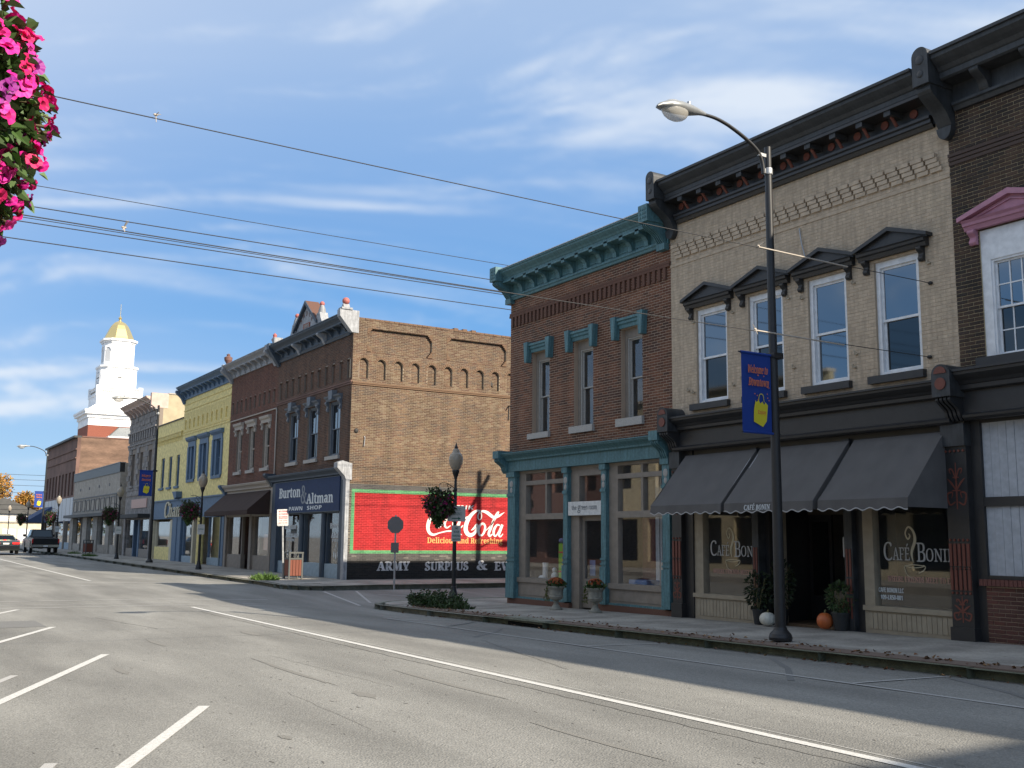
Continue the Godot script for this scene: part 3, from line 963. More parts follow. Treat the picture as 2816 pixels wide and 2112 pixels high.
# hole [x0, x1, y0, y1]; the casing fills the reveal
func window(root: Node3D, h: Array, rec: float, mf: Material, mg: Material, opt := {}) -> MeshInstance3D:
	var fw: float = opt.get("fw", 0.06)
	var z := -rec
	var b := g()
	var head: float = opt.get("head", fw)
	b.box(h[0], h[2], z - 0.06, h[0] + fw, h[3], z + 0.05)
	b.box(h[1] - fw, h[2], z - 0.06, h[1], h[3], z + 0.05)
	b.box(h[0] + fw, h[3] - head, z - 0.06, h[1] - fw, h[3], z + 0.046)
	b.box(h[0] + fw, h[2], z - 0.06, h[1] - fw, h[2] + fw * 0.8, z + 0.046)
	var a0: float = h[0] + fw
	var a1: float = h[1] - fw
	var c0: float = h[2] + fw * 0.8
	var c1: float = h[3] - head
	var split: float = lerpf(c0, c1, opt.get("split", 0.5))
	var sw: float = opt.get("sash", 0.035)
	for s in 2:
		var zz := z - (0.0 if s == 1 else 0.035)
		var q0 := c0 if s == 0 else split - sw * 0.5
		var q1 := split + sw * 0.5 if s == 0 else c1
		b.box(a0, q0, zz - 0.03, a0 + sw, q1, zz)
		b.box(a1 - sw, q0, zz - 0.03, a1, q1, zz)
		b.box(a0 + sw, q0, zz - 0.03, a1 - sw, q0 + sw, zz - 0.002)
		b.box(a0 + sw, q1 - sw, zz - 0.03, a1 - sw, q1, zz - 0.002)
		var nc: int = opt.get("cols", 1)
		var nr: int = opt.get("rows", 1)
		for k in range(1, nc):
			var xx := lerpf(a0 + sw, a1 - sw, float(k) / nc)
			b.box(xx - 0.011, q0 + sw, zz - 0.022, xx + 0.011, q1 - sw, zz - 0.006)
		for k in range(1, nr):
			var yy := lerpf(q0 + sw, q1 - sw, float(k) / nr)
			b.box(a0 + sw, yy - 0.011, zz - 0.022, a1 - sw, yy + 0.011, zz - 0.008)
	var w := part(root, "window", b, mf)
	for s in 2:
		var zz := z - 0.02 - (0.0 if s == 1 else 0.035)
		var q0: float = c0 if s == 0 else split
		var q1: float = split if s == 0 else c1
		var gl := g()
		var tilt: float = rng.randf_range(-0.004, 0.004)
		gl.quad(Vector3(a0 + 0.02, q0 + 0.02, zz + tilt), Vector3(a1 - 0.02, q0 + 0.02, zz - tilt), Vector3(a1 - 0.02, q1 - 0.02, zz - tilt), Vector3(a0 + 0.02, q1 - 0.02, zz + tilt), Vector3(-2.0 * tilt / (a1 - a0), 0, -1).normalized() * -1.0)
		var mm: Material = mg
		if s == 0 and opt.has("low"):
			mm = opt.low
		part(w, "pane", gl, mm)
	if opt.has("inside"):
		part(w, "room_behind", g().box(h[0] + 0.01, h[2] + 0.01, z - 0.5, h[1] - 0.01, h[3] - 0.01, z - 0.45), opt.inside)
	if opt.has("blind"):
		var bh: float = lerpf(h[2], h[3], opt.blind)
		part(w, "roller_blind", g().box(a0, bh, z - 0.14, a1, c1, z - 0.13), M.blind)
	return w

# cornice along x: pts are (z, y) from the wall outwards
func moulding(root: Node3D, called: String, pts: Array, x0: float, x1: float, m: Material, label := "") -> MeshInstance3D:
	var p := []
	for e in pts:
		p.append(Vector2(e[0], e[1]))
	return part(root, called, g().run(p, x0, x1), m, label)

func crown(y0: float, y1: float, zb: float, zt: float, back := -0.25) -> Array:
	var d := y1 - y0
	var w := zt - zb
	return [[back, y0], [zb, y0], [zb + w * 0.12, y0 + d * 0.06], [zb + w * 0.14, y0 + d * 0.26], [zb + w * 0.22, y0 + d * 0.3], [zb + w * 0.36, y0 + d * 0.44], [zb + w * 0.62, y0 + d * 0.58], [zb + w * 0.84, y0 + d * 0.72], [zb + w * 0.86, y0 + d * 0.86], [zt, y0 + d * 0.88], [zt, y1], [back, y1 + 0.02]]

func scroll(x: float, w: float, y0: float, y1: float, z0: float, z1: float) -> Geo:   # an S-shaped console
	var b := g()
	var p := []
	for k in 15:
		var t := k / 14.0
		var zz := lerpf(z0 + 0.05, z1, 0.5 - 0.5 * cos(PI * t)) + 0.03 * sin(t * TAU * 1.5)
		p.append(Vector2(zz, lerpf(y0, y1, t)))
	p.append(Vector2(z0 - 0.05, y1))
	p.append(Vector2(z0 - 0.05, y0))
	b.run(p, x - w * 0.5, x + w * 0.5)
	return b

func dust(root: Node3D, called: String, m: Material, boxes: Array) -> void:
	var b := g()
	for e in boxes:
		b.box(e[0], e[1], e[2], e[3], e[4], e[5])
	part(root, called, b, m)

# ---------------------------------------------------------------- the café building
func make_cafe() -> void:
	var x0 := -18.86
	var x1 := -11.2
	var r := thing("cafe_building", "tan painted brick building with black cornice, four pedimented windows and black shop front", "building", Vector3(-15.03, 0, 0))
	var wins := [[-17.98, -16.98, 4.72, 6.93], [-16.3, -15.3, 4.72, 6.93], [-14.6, -13.62, 4.72, 6.93], [-12.94, -11.95, 4.72, 6.93]]
	part(r, "wall", wall(g(), x0, x1, 3.85, 10.0, -0.3, 0.0, wins), M.tan_joint)
	shell(r, x0, x1, -0.3, 10.0, 18.0, M.mortar_grey)
	var pal := []
	for k in 6:
		var s := 0.95 + 0.02 * k
		pal.append(Color(0.47 * s, 0.37 * s, 0.265 * s))
	var holes := []
	for w in wins:
		holes.append([w[0], w[1], w[2], w[3], 0, 0.0])
	bricks(r, "tan", Transform3D(), x0, x1, 4.4, 9.2, holes, pal, drift(0, 5, 31), M.brick_paint, 300, 0.0032, 0.006)
	# corbelled band of stepped bricks
	for k in 27:
		var cx := x0 + 0.1 + k * 0.283
		for row in 4:
			var w := 0.235
			var xx := cx + row * 0.035
			if xx + w > x1:
				continue
			part(r, "corbel_brick", g().box(xx, 8.545 - row * 0.088, -0.01, xx + w, 8.625 - row * 0.088, 0.085 - row * 0.014), M.tan_paint)
	part(r, "string_course", g().box(x0, 8.11, -0.01, x1, 8.175, 0.022), M.tan_paint)
	# cornice
	moulding(r, "cornice", crown(9.66, 10.1, 0.38, 0.68), x0 + 0.3, x1 - 0.25, M.black_worn)
	part(r, "frieze", g().box(x0 + 0.02, 9.18, -0.01, x1 - 0.02, 9.67, 0.06), M.black_paint)
	moulding(r, "cornice_foot", [[0.0, 9.12], [0.07, 9.12], [0.1, 9.19], [0.14, 9.2], [0.14, 9.26], [0.18, 9.28], [0.18, 9.33], [0.0, 9.34]], x0 + 0.3, x1 - 0.25, M.black_paint)
	part(r, "soffit", g().box(x0 + 0.3, 9.6, 0.0, x1 - 0.25, 9.658, 0.45), M.black_paint)
	for k in 11:
		var cx := -18.36 + k * 0.652
		var d := g()
		var poly := []
		for j in 14:
			poly.append(Vector2(cx + 0.085 * cos(TAU * j / 14), 9.5 + 0.085 * sin(TAU * j / 14)))
		d.front(poly, 0.05, 0.085)
		part(r, "red_disc", d, M.rust_red)
		if k < 10:
			var bx := cx + 0.326
			var c := part(r, "bracket", g().front([Vector2(bx - 0.075, 9.5), Vector2(bx + 0.075, 9.5), Vector2(bx + 0.075, 9.62), Vector2(bx - 0.075, 9.62)], 0.05, 0.42), M.black_worn)
			part(c, "red_stem", g().tube(PackedVector3Array([Vector3(bx, 9.34, 0.13), Vector3(bx, 9.55, 0.33)]), 0.034, 0.034, 8), M.rust_red)
	for s in [[x0 + 0.13, 0.3], [x1 + 0.02, 0.33]]:
		var b := g()
		var p := []
		for j in 13:
			var an := PI * j / 12.0
			p.append(Vector2(s[0] + s[1] * 0.5 * cos(an), 10.2 + s[1] * 0.5 * sin(an)))
		p.append(Vector2(s[0] - s[1] * 0.5, 9.66))
		p.append(Vector2(s[0] + s[1] * 0.5, 9.66))
		b.front(p, 0.0, 0.74)
		var e := part(r, "end_bracket", b, M.black_worn)
		part(e, "console", scroll(s[0], s[1] * 0.86, 8.96, 9.66, 0.03, 0.66), M.black_worn)
		var q := []
		for j in 12:
			var an := PI + PI * j / 11.0
			q.append(Vector2(s[0] + 0.15 * cos(an), 9.0 + 0.22 * sin(an)))
		part(e, "drop", g().front(q, 0.0, 0.15), M.black_worn)
		var ro := g()
		ro.ball(Vector3(s[0], 10.12, 0.74), Vector3(0.09, 0.09, 0.02), 10, 5)
		ro.ball(Vector3(s[0], 9.86, 0.74), Vector3(0.07, 0.07, 0.02), 10, 5)
		part(e, "rosette", ro, M.black_paint)
	part(r, "parapet_block", g().box(x0 + 0.34, 10.1, -0.3, x0 + 0.6, 10.33, 0.2), M.white_weathered)
	# windows with pedimented hoods
	for i in 4:
		var w: Array = wins[i]
		var o := {fw = 0.085, head = 0.14, sash = 0.045, split = 0.49, inside = M.dark_inside}
		if i != 2:
			o.low = M.dim_glass
		window(r, w, 0.1, M.white_frame, M.sky_glass, o)
		var cx: float = (w[0] + w[1]) * 0.5 - 0.02
		var hd := g()
		hd.front([Vector2(cx - 0.8, 7.12), Vector2(cx + 0.8, 7.12), Vector2(cx + 0.8, 7.17), Vector2(cx, 7.45), Vector2(cx - 0.8, 7.17)], 0.0, 0.1)
		hd.run([Vector2(0, 6.96), Vector2(0.1, 6.96), Vector2(0.12, 7.03), Vector2(0.16, 7.05), Vector2(0.17, 7.1), Vector2(0.2, 7.12), Vector2(0, 7.125)], cx - 0.76, cx + 0.76)
		var hood := part(r, "window_hood", hd, M.black_paint)
		var rk := g()
		for s in [-1.0, 1.0]:
			rk.front([Vector2(cx + s * 0.84, 7.122), Vector2(cx + s * 0.84, 7.19), Vector2(cx, 7.48), Vector2(cx, 7.4)], 0.0, 0.19)
		part(hood, "raking_mould", rk, M.black_paint)
		for s in [-1.0, 1.0]:
			part(hood, "hood_bracket", scroll(cx + s * 0.62, 0.1, 6.7, 6.97, 0.01, 0.12), M.black_paint)
		part(r, "sill", g().box(w[0] - 0.17, 4.575, -0.1, w[1] + 0.07, 4.715, 0.11), M.black_paint)
	# shop cornice
	moulding(r, "shop_cornice", crown(4.12, 4.42, 0.24, 0.5), x0 + 0.25, x1 - 0.1, M.black_paint)
	part(r, "shop_fascia", g().box(x0 + 0.02, 3.72, -0.3, x1 - 0.02, 4.13, 0.16), M.black_paint)
	moulding(r, "half_round", [[0.1, 3.66], [0.2, 3.66], [0.25, 3.69], [0.26, 3.73], [0.22, 3.77], [0.1, 3.78]], x0 + 0.25, x1 - 0.1, M.black_paint)
	part(r, "flashing", g().box(x0 + 0.2, 4.425, 0.0, x1 - 0.2, 4.46, 0.05), M.white_weathered)
	for s in [x0 + 0.27, x1 - 0.02]:
		var p := []
		for j in 13:
			var an := PI * j / 12.0
			p.append(Vector2(s + 0.18 * cos(an), 4.48 + 0.18 * sin(an)))
		p.append(Vector2(s - 0.18, 4.1))
		p.append(Vector2(s + 0.18, 4.1))
		var e := part(r, "shop_end_block", g().front(p, 0.0, 0.55), M.black_worn)
		var d := []
		for j in 13:
			d.append(Vector2(s + 0.12 * cos(PI * j / 12.0), 4.5 + 0.12 * sin(PI * j / 12.0)))
		part(e, "red_arch", g().front(d, 0.54, 0.565), M.rust_red)
		d = []
		for j in 14:
			d.append(Vector2(s + 0.105 * cos(TAU * j / 14), 4.32 + 0.105 * sin(TAU * j / 14)))
		part(e, "red_disc", g().front(d, 0.54, 0.57), M.rust_red)
		for k in 4:
			part(e, "fluted_console", scroll(s - 0.12 + k * 0.08, 0.05, 3.7, 4.1, 0.15, 0.5), M.black_paint)
	# pilasters with red ornament
	for q in [[x0 + 0.05, x0 + 0.37, 3], [x1 - 0.34, x1 + 0.08, 5]]:
		var pl := part(r, "pilaster", g().box(q[0], -0.3, -0.3, q[1], 3.72, 0.1), M.black_paint)
		part(pl, "capital", g().box(q[0] - 0.02, 3.28, -0.1, q[1] + 0.02, 3.66, 0.16), M.black_worn)
		part(pl, "plinth", g().box(q[0] - 0.02, -0.3, -0.1, q[1] + 0.02, 0.22, 0.14), M.black_paint)
		var b := g()
		var wid: float = q[1] - q[0]
		for k in q[2]:
			var cx: float = q[0] + wid * (k + 0.5) / q[2]
			b.box(cx - wid * 0.3 / q[2], 1.24, 0.1, cx + wid * 0.3 / q[2], 1.62, 0.125)
			b.box(cx - wid * 0.3 / q[2], 0.84, 0.1, cx + wid * 0.3 / q[2], 1.18, 0.125)
			for yy in [1.68, 1.205, 0.79, 3.2]:
				b.obox(Transform3D(Basis(Vector3(0, 0, 1), PI / 4), Vector3(cx, yy, 0.11)), Vector3(0.034, 0.034, 0.03))
		part(pl, "red_reeds", b, M.rust_red)
		b = g()
		var mid: float = (q[0] + q[1]) * 0.5
		for base in [[2.2, 3.0, 1.0], [0.3, 0.74, 0.9]]:
			var y0: float = base[0]
			var hh: float = base[1] - base[0]
			var k: float = minf(1.0, wid / 0.42) * base[2]
			var t := flat(mid, y0, 0.1)
			stroke(b, t, [[0.0, 0.0, 0.02], [0.0, hh * 0.5, 0.035], [0.0, hh, 0.015]], 0.006)
			for s in [-1.0, 1.0]:
				stroke(b, t, [[s * 0.03, hh * 0.16, 0.02], [s * 0.14 * k, hh * 0.1, 0.03], [s * 0.18 * k, hh * 0.32, 0.03], [s * 0.08 * k, hh * 0.36, 0.025], [s * 0.1 * k, hh * 0.24, 0.012]], 0.008)
				stroke(b, t, [[0.0, hh * 0.4, 0.02], [s * 0.09 * k, hh * 0.56, 0.035], [s * 0.17 * k, hh * 0.66, 0.01]], 0.01)
				stroke(b, t, [[0.0, hh * 0.62, 0.015], [s * 0.06 * k, hh * 0.84, 0.03], [s * 0.12 * k, hh * 0.86, 0.025], [s * 0.1 * k, hh * 0.76, 0.012]], 0.012)
			stroke(b, t, [[-0.08 * k, hh * 0.4, 0.022], [0.08 * k, hh * 0.4, 0.022]], 0.014)
			stroke(b, t, [[-0.06 * k, hh * 0.68, 0.022], [0.06 * k, hh * 0.68, 0.022]], 0.015)
		part(pl, "red_scrollwork", b, M.rust_red)
	# shop front: two show windows and a recessed entry
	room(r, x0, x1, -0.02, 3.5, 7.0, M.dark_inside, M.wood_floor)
	dust(r, "lintel_board", M.black_paint, [[x0 + 0.37, 2.62, -0.3, x1 - 0.34, 3.72, -0.06]])
	for q in [[-18.23, -16.33, -17.95, -16.38], [-13.5, -11.54, -13.27, -11.58]]:
		var yb := walk(q[0]) - 0.12
		part(r, "bulkhead", g().box(q[0], yb, -0.28, q[1], 0.38, -0.05), M.tan_trim)
		var n := int((q[1] - q[0] - 0.1) / 0.105)
		for k in n:
			var cx: float = q[0] + 0.09 + k * 0.105
			part(r, "bead_board", g().box(cx, yb + 0.2, -0.06, cx + 0.093, 0.34, -0.034), M.tan_trim)
		part(r, "window_sill", g().box(q[0] - 0.01, 0.38, -0.3, q[1] + 0.01, 0.47, 0.0), M.tan_trim)
		dust(r, "window_frame", M.tan_trim, [[q[0], 0.47, -0.24, q[2], 2.62, -0.06], [q[3], 0.47, -0.24, q[1], 2.62, -0.06], [q[2], 2.5, -0.24, q[3], 2.62, -0.062]])
		var gl := part(r, "show_window", g().quad(Vector3(q[2], 0.47, -0.15), Vector3(q[3], 0.47, -0.15), Vector3(q[3], 2.5, -0.15), Vector3(q[2], 2.5, -0.15), Vector3(0, 0, 1)), M.glass)
		part(r, "display_shelf", g().box(q[2], 0.3, -1.1, q[3], 0.42, -0.25), M.wood_floor)
		var wd: float = q[3] - q[2]
		# lettering on the glass
		var lx: float = q[2] + wd * 0.1
		var lw: float = wd * (1.02 if q[0] < -15.0 else 0.9)
		words(gl, "window_lettering", "C", flat(lx, 1.3, -0.147), lw * 0.12, 0.34, M.letter_steel, "Droid Serif", 400)
		words(gl, "window_lettering", "AFÉ", flat(lx + lw * 0.13, 1.31, -0.147), lw * 0.24, 0.3, M.letter_steel, "Droid Serif", 400)
		words(gl, "window_lettering", "B", flat(lx + lw * 0.47, 1.29, -0.147), lw * 0.12, 0.34, M.letter_steel, "Droid Serif", 400)
		words(gl, "window_lettering", "ONIN", flat(lx + lw * 0.6, 1.3, -0.147), lw * 0.4, 0.23, M.letter_steel, "Droid Serif", 400)
		words(gl, "window_lettering", "WHERE FRIENDS MEET TO EAT", flat(lx + lw * 0.04, 0.92, -0.147), lw * 0.95, 0.1, M.letter_rose, "Droid Serif", 700)
		var sw := g()
		var t := flat(lx + lw * 0.42, 1.25, -0.147)
		stroke(sw, t, [[0.0, 0.02, 0.01], [-0.03, 0.2, 0.05], [0.05, 0.42, 0.06], [0.02, 0.58, 0.045], [-0.08, 0.66, 0.035], [-0.15, 0.55, 0.03], [-0.1, 0.44, 0.03], [-0.05, 0.5, 0.03], [-0.08, 0.54, 0.015]], 0.002)
		stroke(sw, t, [[-0.2, -0.04, 0.012], [0.0, -0.015, 0.014], [0.22, -0.04, 0.014], [0.0, -0.07, 0.014], [-0.2, -0.04, 0.012]], 0.003)
		stroke(sw, t, [[-0.2, -0.05, 0.014], [-0.14, -0.2, 0.014], [0.0, -0.27, 0.014]], 0.004)
		stroke(sw, t, [[0.1, -0.16, 0.014], [0.2, -0.12, 0.018], [0.25, -0.05, 0.014], [0.2, -0.02, 0.012]], 0.004)
		part(gl, "cup_and_steam", sw, M.letter_cream)
		if q[0] > -15.0:
			words(gl, "window_lettering", "CAFE BONIN LLC", flat(q[2] + 0.02, 0.72, -0.147), 0.55, 0.085, M.sign_letter, "Droid Sans", 700)
			words(gl, "window_lettering", "109-LR50-001", flat(q[2] + 0.06, 0.59, -0.147), 0.48, 0.085, M.sign_letter, "Droid Sans", 700)
	dust(r, "side_jamb", M.black_paint, [[x0 + 0.37, -0.3, -0.3, -18.23, 3.7, -0.02]])
	for c in [[-16.33, -16.15], [-13.88, -13.69]]:
		var cl := part(r, "iron_column", g().box(c[0], -0.3, -0.2, c[1], 3.6, 0.02), M.black_worn)
		var b := g()
		for k in 2:
			var cx: float = lerpf(c[0], c[1], 0.3 + 0.4 * k)
			b.box(cx - 0.022, 0.98, 0.0, cx + 0.022, 1.5, 0.035)
			b.box(cx - 0.022, 0.66, 0.0, cx + 0.022, 0.94, 0.034)
			b.box(cx - 0.016, 0.2, 0.0, cx + 0.016, 0.58, 0.034)
		part(cl, "red_reeds", b, M.rust_red)
	# recessed entry
	dust(r, "entry_wall", M.black_paint, [[-16.15, -0.2, -1.5, -16.05, 3.5, -0.2], [-13.98, -0.2, -1.5, -13.88, 3.5, -0.2], [-13.69, -0.2, -0.3, -13.5, 3.6, -0.1]])
	part(r, "entry_post", g().box(-15.98, -0.1, -0.42, -15.78, 3.4, -0.3), M.tan_trim)
	part(r, "entry_panel", g().box(-15.4, -0.05, -1.45, -14.1, 0.62, -1.38), M.tan_trim)
	part(r, "entry_panel_inset", g().box(-15.2, 0.12, -1.39, -14.5, 0.4, -1.365), M.rust_red)
	part(r, "entry_transom", g().box(-16.05, 2.2, -1.45, -13.98, 2.36, -1.36), M.brown_inside)
	part(r, "entry_glass", g().quad(Vector3(-15.4, 0.62, -1.41), Vector3(-13.98, 0.62, -1.41), Vector3(-13.98, 2.2, -1.41), Vector3(-15.4, 2.2, -1.41), Vector3(0, 0, 1)), M.glass)
	part(r, "notice", g().box(-14.98, 1.02, -1.405, -14.68, 1.42, -1.4), M.letter_rose)
	part(r, "notice", g().box(-14.6, 1.0, -1.405, -14.02, 1.44, -1.4), M.letter_steel)
	part(r, "notice", g().box(-13.99, 1.34, -0.08, -13.86, 1.72, -0.07), M.letter_steel)
	var dr := part(r, "door", g().box(-16.04, 0.0, -1.44, -15.42, 2.2, -1.38), M.black_paint)
	part(dr, "pane", g().quad(Vector3(-15.95, 0.5, -1.375), Vector3(-15.5, 0.5, -1.375), Vector3(-15.5, 2.05, -1.375), Vector3(-15.95, 2.05, -1.375), Vector3(0, 0, 1)), M.dim_glass)
	words(r, "house_number", "135", flat(-15.96, 2.0, -0.296), 0.2, 0.12, M.letter_cream, "Droid Sans", 700)
	# wall clutter: shutter hooks and a loose cable
	for p in [[-18.3, 5.05], [-18.12, 4.98], [-16.82, 5.0], [-16.55, 5.1], [-15.05, 5.15], [-13.45, 5.2], [-13.5, 4.95], [-11.75, 6.62], [-16.8, 6.62], [-18.1, 6.62], [-15.14, 6.62], [-13.45, 6.6], [-14.78, 6.55]]:
		part(r, "shutter_hook", g().box(p[0], p[1], -0.01, p[0] + 0.07, p[1] + 0.025, 0.05).box(p[0], p[1], 0.03, p[0] + 0.02, p[1] + 0.08, 0.05), M.tan_trim)
	part(r, "cable", g().tube(PackedVector3Array([Vector3(-14.75, 8.05, 0.03), Vector3(-14.68, 7.7, 0.05), Vector3(-14.6, 7.35, 0.03), Vector3(-14.62, 7.1, 0.03)]), 0.014, 0.014, 6), M.galv)

func awning(label: String, xa: float, xb: float, m: Material, group: String, y_top: float, y_eave: float, y_hem: float, out: float, trim: Material, called := "awning") -> Node3D:
	var r := thing(called, label, "awning", Vector3((xa + xb) * 0.5, y_hem, 0.0), group)
	var n := 14
	var nx := 26
	var b := g()
	var fz := FastNoiseLite.new()
	fz.seed = int(xa * 10.0)
	fz.frequency = 0.9
	var at := func(i: int, k: int) -> Vector3:      # cloth with a sag, creases and the pull of its frame
		var u := float(i) / nx
		var t := float(k) / n
		var x := lerpf(xa, xb, u)
		var edge := minf(1.0, minf(u, 1.0 - u) * 8.0)
		var s := 0.05 * sin(PI * t) * (0.4 + 0.6 * edge) + 0.028 * fz.get_noise_2d(x * 1.7, t * 0.8) * sin(PI * t) + 0.012 * sin(x * 9.0 + t * 4.0) * t * (1.0 - t) * 3.0
		return Vector3(x, lerpf(y_top, y_eave, t) - s, lerpf(0.1, out, t))
	var nrm := func(i: int, k: int) -> Vector3:
		var dx: Vector3 = at.call(mini(i + 1, nx), k) - at.call(maxi(i - 1, 0), k)
		var dt: Vector3 = at.call(i, mini(k + 1, n)) - at.call(i, maxi(k - 1, 0))
		return dt.cross(dx).normalized()
	for i in nx:
		for k in n:
			var p := [at.call(i, k), at.call(i + 1, k), at.call(i + 1, k + 1), at.call(i, k + 1)]
			var q := [nrm.call(i, k), nrm.call(i + 1, k), nrm.call(i + 1, k + 1), nrm.call(i, k + 1)]
			b.tri(p[0], p[1], p[2], q[0], q[1], q[2])
			b.tri(p[0], p[2], p[3], q[0], q[2], q[3])
	part(r, "canopy", b, m)
	for e in [xa, xb]:
		var c := g()
		c.tri(Vector3(e, y_top, 0.1), Vector3(e, y_eave, out), Vector3(e, y_eave, 0.1), Vector3(1, 0, 0), Vector3(1, 0, 0), Vector3(1, 0, 0))
		c.quad(Vector3(e, y_eave, 0.1), Vector3(e, y_eave, out), Vector3(e, y_hem + 0.02, out), Vector3(e, y_hem + 0.02, 0.1), Vector3(1, 0, 0))
		part(r, "side_panel", c, m)
	var vb := g()
	var tr := g()
	var steps := int((xb - xa) / 0.03)
	for k in steps:
		var xk := lerpf(xa, xb, float(k) / steps)
		var xl := lerpf(xa, xb, float(k + 1) / steps)
		var w0 := y_hem + 0.022 * cos(xk * TAU / 0.3)
		var w1 := y_hem + 0.022 * cos(xl * TAU / 0.3)
		vb.quad(Vector3(xk, y_eave, out), Vector3(xl, y_eave, out), Vector3(xl, w1, out + 0.01), Vector3(xk, w0, out + 0.01), Vector3(0, 0, 1))
		if trim:
			tr.quad(Vector3(xk, w0 + 0.012, out + 0.014), Vector3(xl, w1 + 0.012, out + 0.014), Vector3(xl, w1 - 0.008, out + 0.016), Vector3(xk, w0 - 0.008, out + 0.016), Vector3(0, 0, 1))
	var v := part(r, "valance", vb, m)
	if trim:
		part(v, "piping", tr, trim)
	part(r, "frame", g().tube(PackedVector3Array([Vector3(xa + 0.03, y_eave - 0.03, out - 0.03), Vector3(xb - 0.03, y_eave - 0.03, out - 0.03)]), 0.015, 0.015, 6).tube(PackedVector3Array([Vector3(xa + 0.03, y_top - 0.05, 0.12), Vector3(xa + 0.03, y_eave - 0.03, out - 0.03)]), 0.015, 0.015, 6).tube(PackedVector3Array([Vector3(xb - 0.03, y_top - 0.05, 0.12), Vector3(xb - 0.03, y_eave - 0.03, out - 0.03)]), 0.015, 0.015, 6), M.galv)
	return r

# ---------------------------------------------------------------- the dark brick building at the right
func make_dark() -> void:
	var x0 := -11.2
	var x1 := -2.6
	var r := thing("brick_building", "dark brown brick building with pink window pediment and black cornice, right edge", "building", Vector3(-7, 0, 0))
	var wins := []
	for k in 3:
		var a := -10.7 + k * 2.75
		wins.append([a, a + 1.36, 4.76, 7.0])
	part(r, "wall", wall(g(), x0, x1, 3.8, 10.0, -0.3, 0.0, wins), M.mortar_buff)
	shell(r, x0, x1, -0.3, 10.05, 18.0, M.mortar_grey)
	var pal := [Color(0.055, 0.042, 0.035), Color(0.068, 0.048, 0.038), Color(0.082, 0.054, 0.04), Color(0.09, 0.06, 0.048), Color(0.1, 0.062, 0.043), Color(0.115, 0.068, 0.044), Color(0.125, 0.076, 0.052)]
	var holes := []
	for w in wins:
		holes.append([w[0], w[1], w[2], w[3], 0, 0.0])
	bricks(r, "dark", Transform3D(), x0, x1, 4.4, 9.32, holes, pal, drift(0, 6, 41), M.brick_vc, 220, 0.011)
	for k in 3:
		dust(r, "string_course", M.brick_dark, [[x0, 8.3 + k * 0.075, -0.01, x1, 8.36 + k * 0.075, 0.03 + k * 0.012]])
	moulding(r, "cornice", crown(9.75, 10.22, 0.4, 0.72), x0 + 0.2, x1, M.black_worn)
	part(r, "frieze", g().box(x0 + 0.02, 9.32, -0.01, x1, 9.76, 0.05), M.black_worn)
	moulding(r, "cornice_foot", [[0.0, 9.26], [0.08, 9.26], [0.11, 9.33], [0.15, 9.35], [0.15, 9.4], [0.0, 9.42]], x0 + 0.2, x1, M.black_worn)
	for k in 9:
		var bx := x0 + 0.85 + k * 0.92
		part(r, "cornice_bracket", scroll(bx, 0.17, 9.38, 9.76, 0.06, 0.42), M.black_worn)
	for i in 3:
		var w: Array = wins[i]
		var cx: float = (w[0] + w[1]) * 0.5
		part(r, "window_surround", g().box(w[0], w[2], -0.14, w[0] + 0.17, w[3], -0.02).box(w[1] - 0.17, w[2], -0.14, w[1], w[3], -0.02).box(w[0] + 0.17, 6.44, -0.14, w[1] - 0.17, w[3], -0.022), M.white_frame)
		window(r, [w[0] + 0.17, w[1] - 0.17, w[2], 6.44], 0.09, M.white_frame, M.sky_glass, {fw = 0.04, sash = 0.035, cols = 4, rows = 2, low = M.dim_glass, inside = M.dark_inside})
		var b := g()
		b.front([Vector2(cx - 0.9, 7.17), Vector2(cx + 0.9, 7.17), Vector2(cx, 7.44)], 0.0, 0.09)
		b.run([Vector2(0, 7.0), Vector2(0.09, 7.0), Vector2(0.12, 7.07), Vector2(0.15, 7.08), Vector2(0.16, 7.13), Vector2(0.2, 7.17), Vector2(0, 7.175)], cx - 0.9, cx + 0.9)
		var hood := part(r, "window_hood", b, M.pink)
		var rk := g()
		for s in [-1.0, 1.0]:
			rk.front([Vector2(cx + s * 0.98, 7.172), Vector2(cx + s * 0.98, 7.25), Vector2(cx, 7.54), Vector2(cx, 7.44)], 0.0, 0.19)
			rk.front([Vector2(cx + s * 0.62, 7.2), Vector2(cx + s * 0.55, 7.23), Vector2(cx, 7.39), Vector2(cx, 7.36)], 0.0, 0.12)
		part(hood, "raking_mould", rk, M.pink)
		for s in [-1.0, 1.0]:
			part(hood, "hood_bracket", scroll(cx + s * 0.76, 0.13, 6.74, 7.0, 0.01, 0.12), M.pink)
		part(r, "sill", g().box(w[0] - 0.14, 4.62, -0.1, w[1] + 0.12, 4.755, 0.1), M.black_paint)
	moulding(r, "shop_cornice", crown(4.2, 4.55, 0.24, 0.5), x0 + 0.16, x1, M.black_paint)
	part(r, "shop_fascia", g().box(x0 + 0.1, 3.78, -0.3, x1, 4.21, 0.16), M.black_paint)
	moulding(r, "half_round", [[0.1, 3.7], [0.2, 3.7], [0.25, 3.74], [0.26, 3.78], [0.22, 3.81], [0.1, 3.82]], x0 + 0.16, x1, M.black_paint)
	dust(r, "shop_frame", M.black_paint, [[-11.12, -0.2, -0.3, -10.93, 3.8, -0.04], [-10.93, 3.66, -0.3, x1, 3.78, -0.05], [-10.93, 2.24, -0.3, x1, 2.4, -0.05], [-10.93, 1.04, -0.3, x1, 1.1, -0.05], [-8.1, 1.1, -0.3, -7.95, 3.66, -0.045]])
	# white vertical blinds boarding up the show window
	for row in [[1.1, 2.24], [2.4, 3.66]]:
		var xx := -10.93
		while xx < x1 - 0.2:
			part(r, "white_board", g().box(xx + 0.003, row[0], -0.13, xx + 0.147, row[1], -0.1 + rng.randf_range(0.0, 0.012)), M.blind)
			xx += 0.15
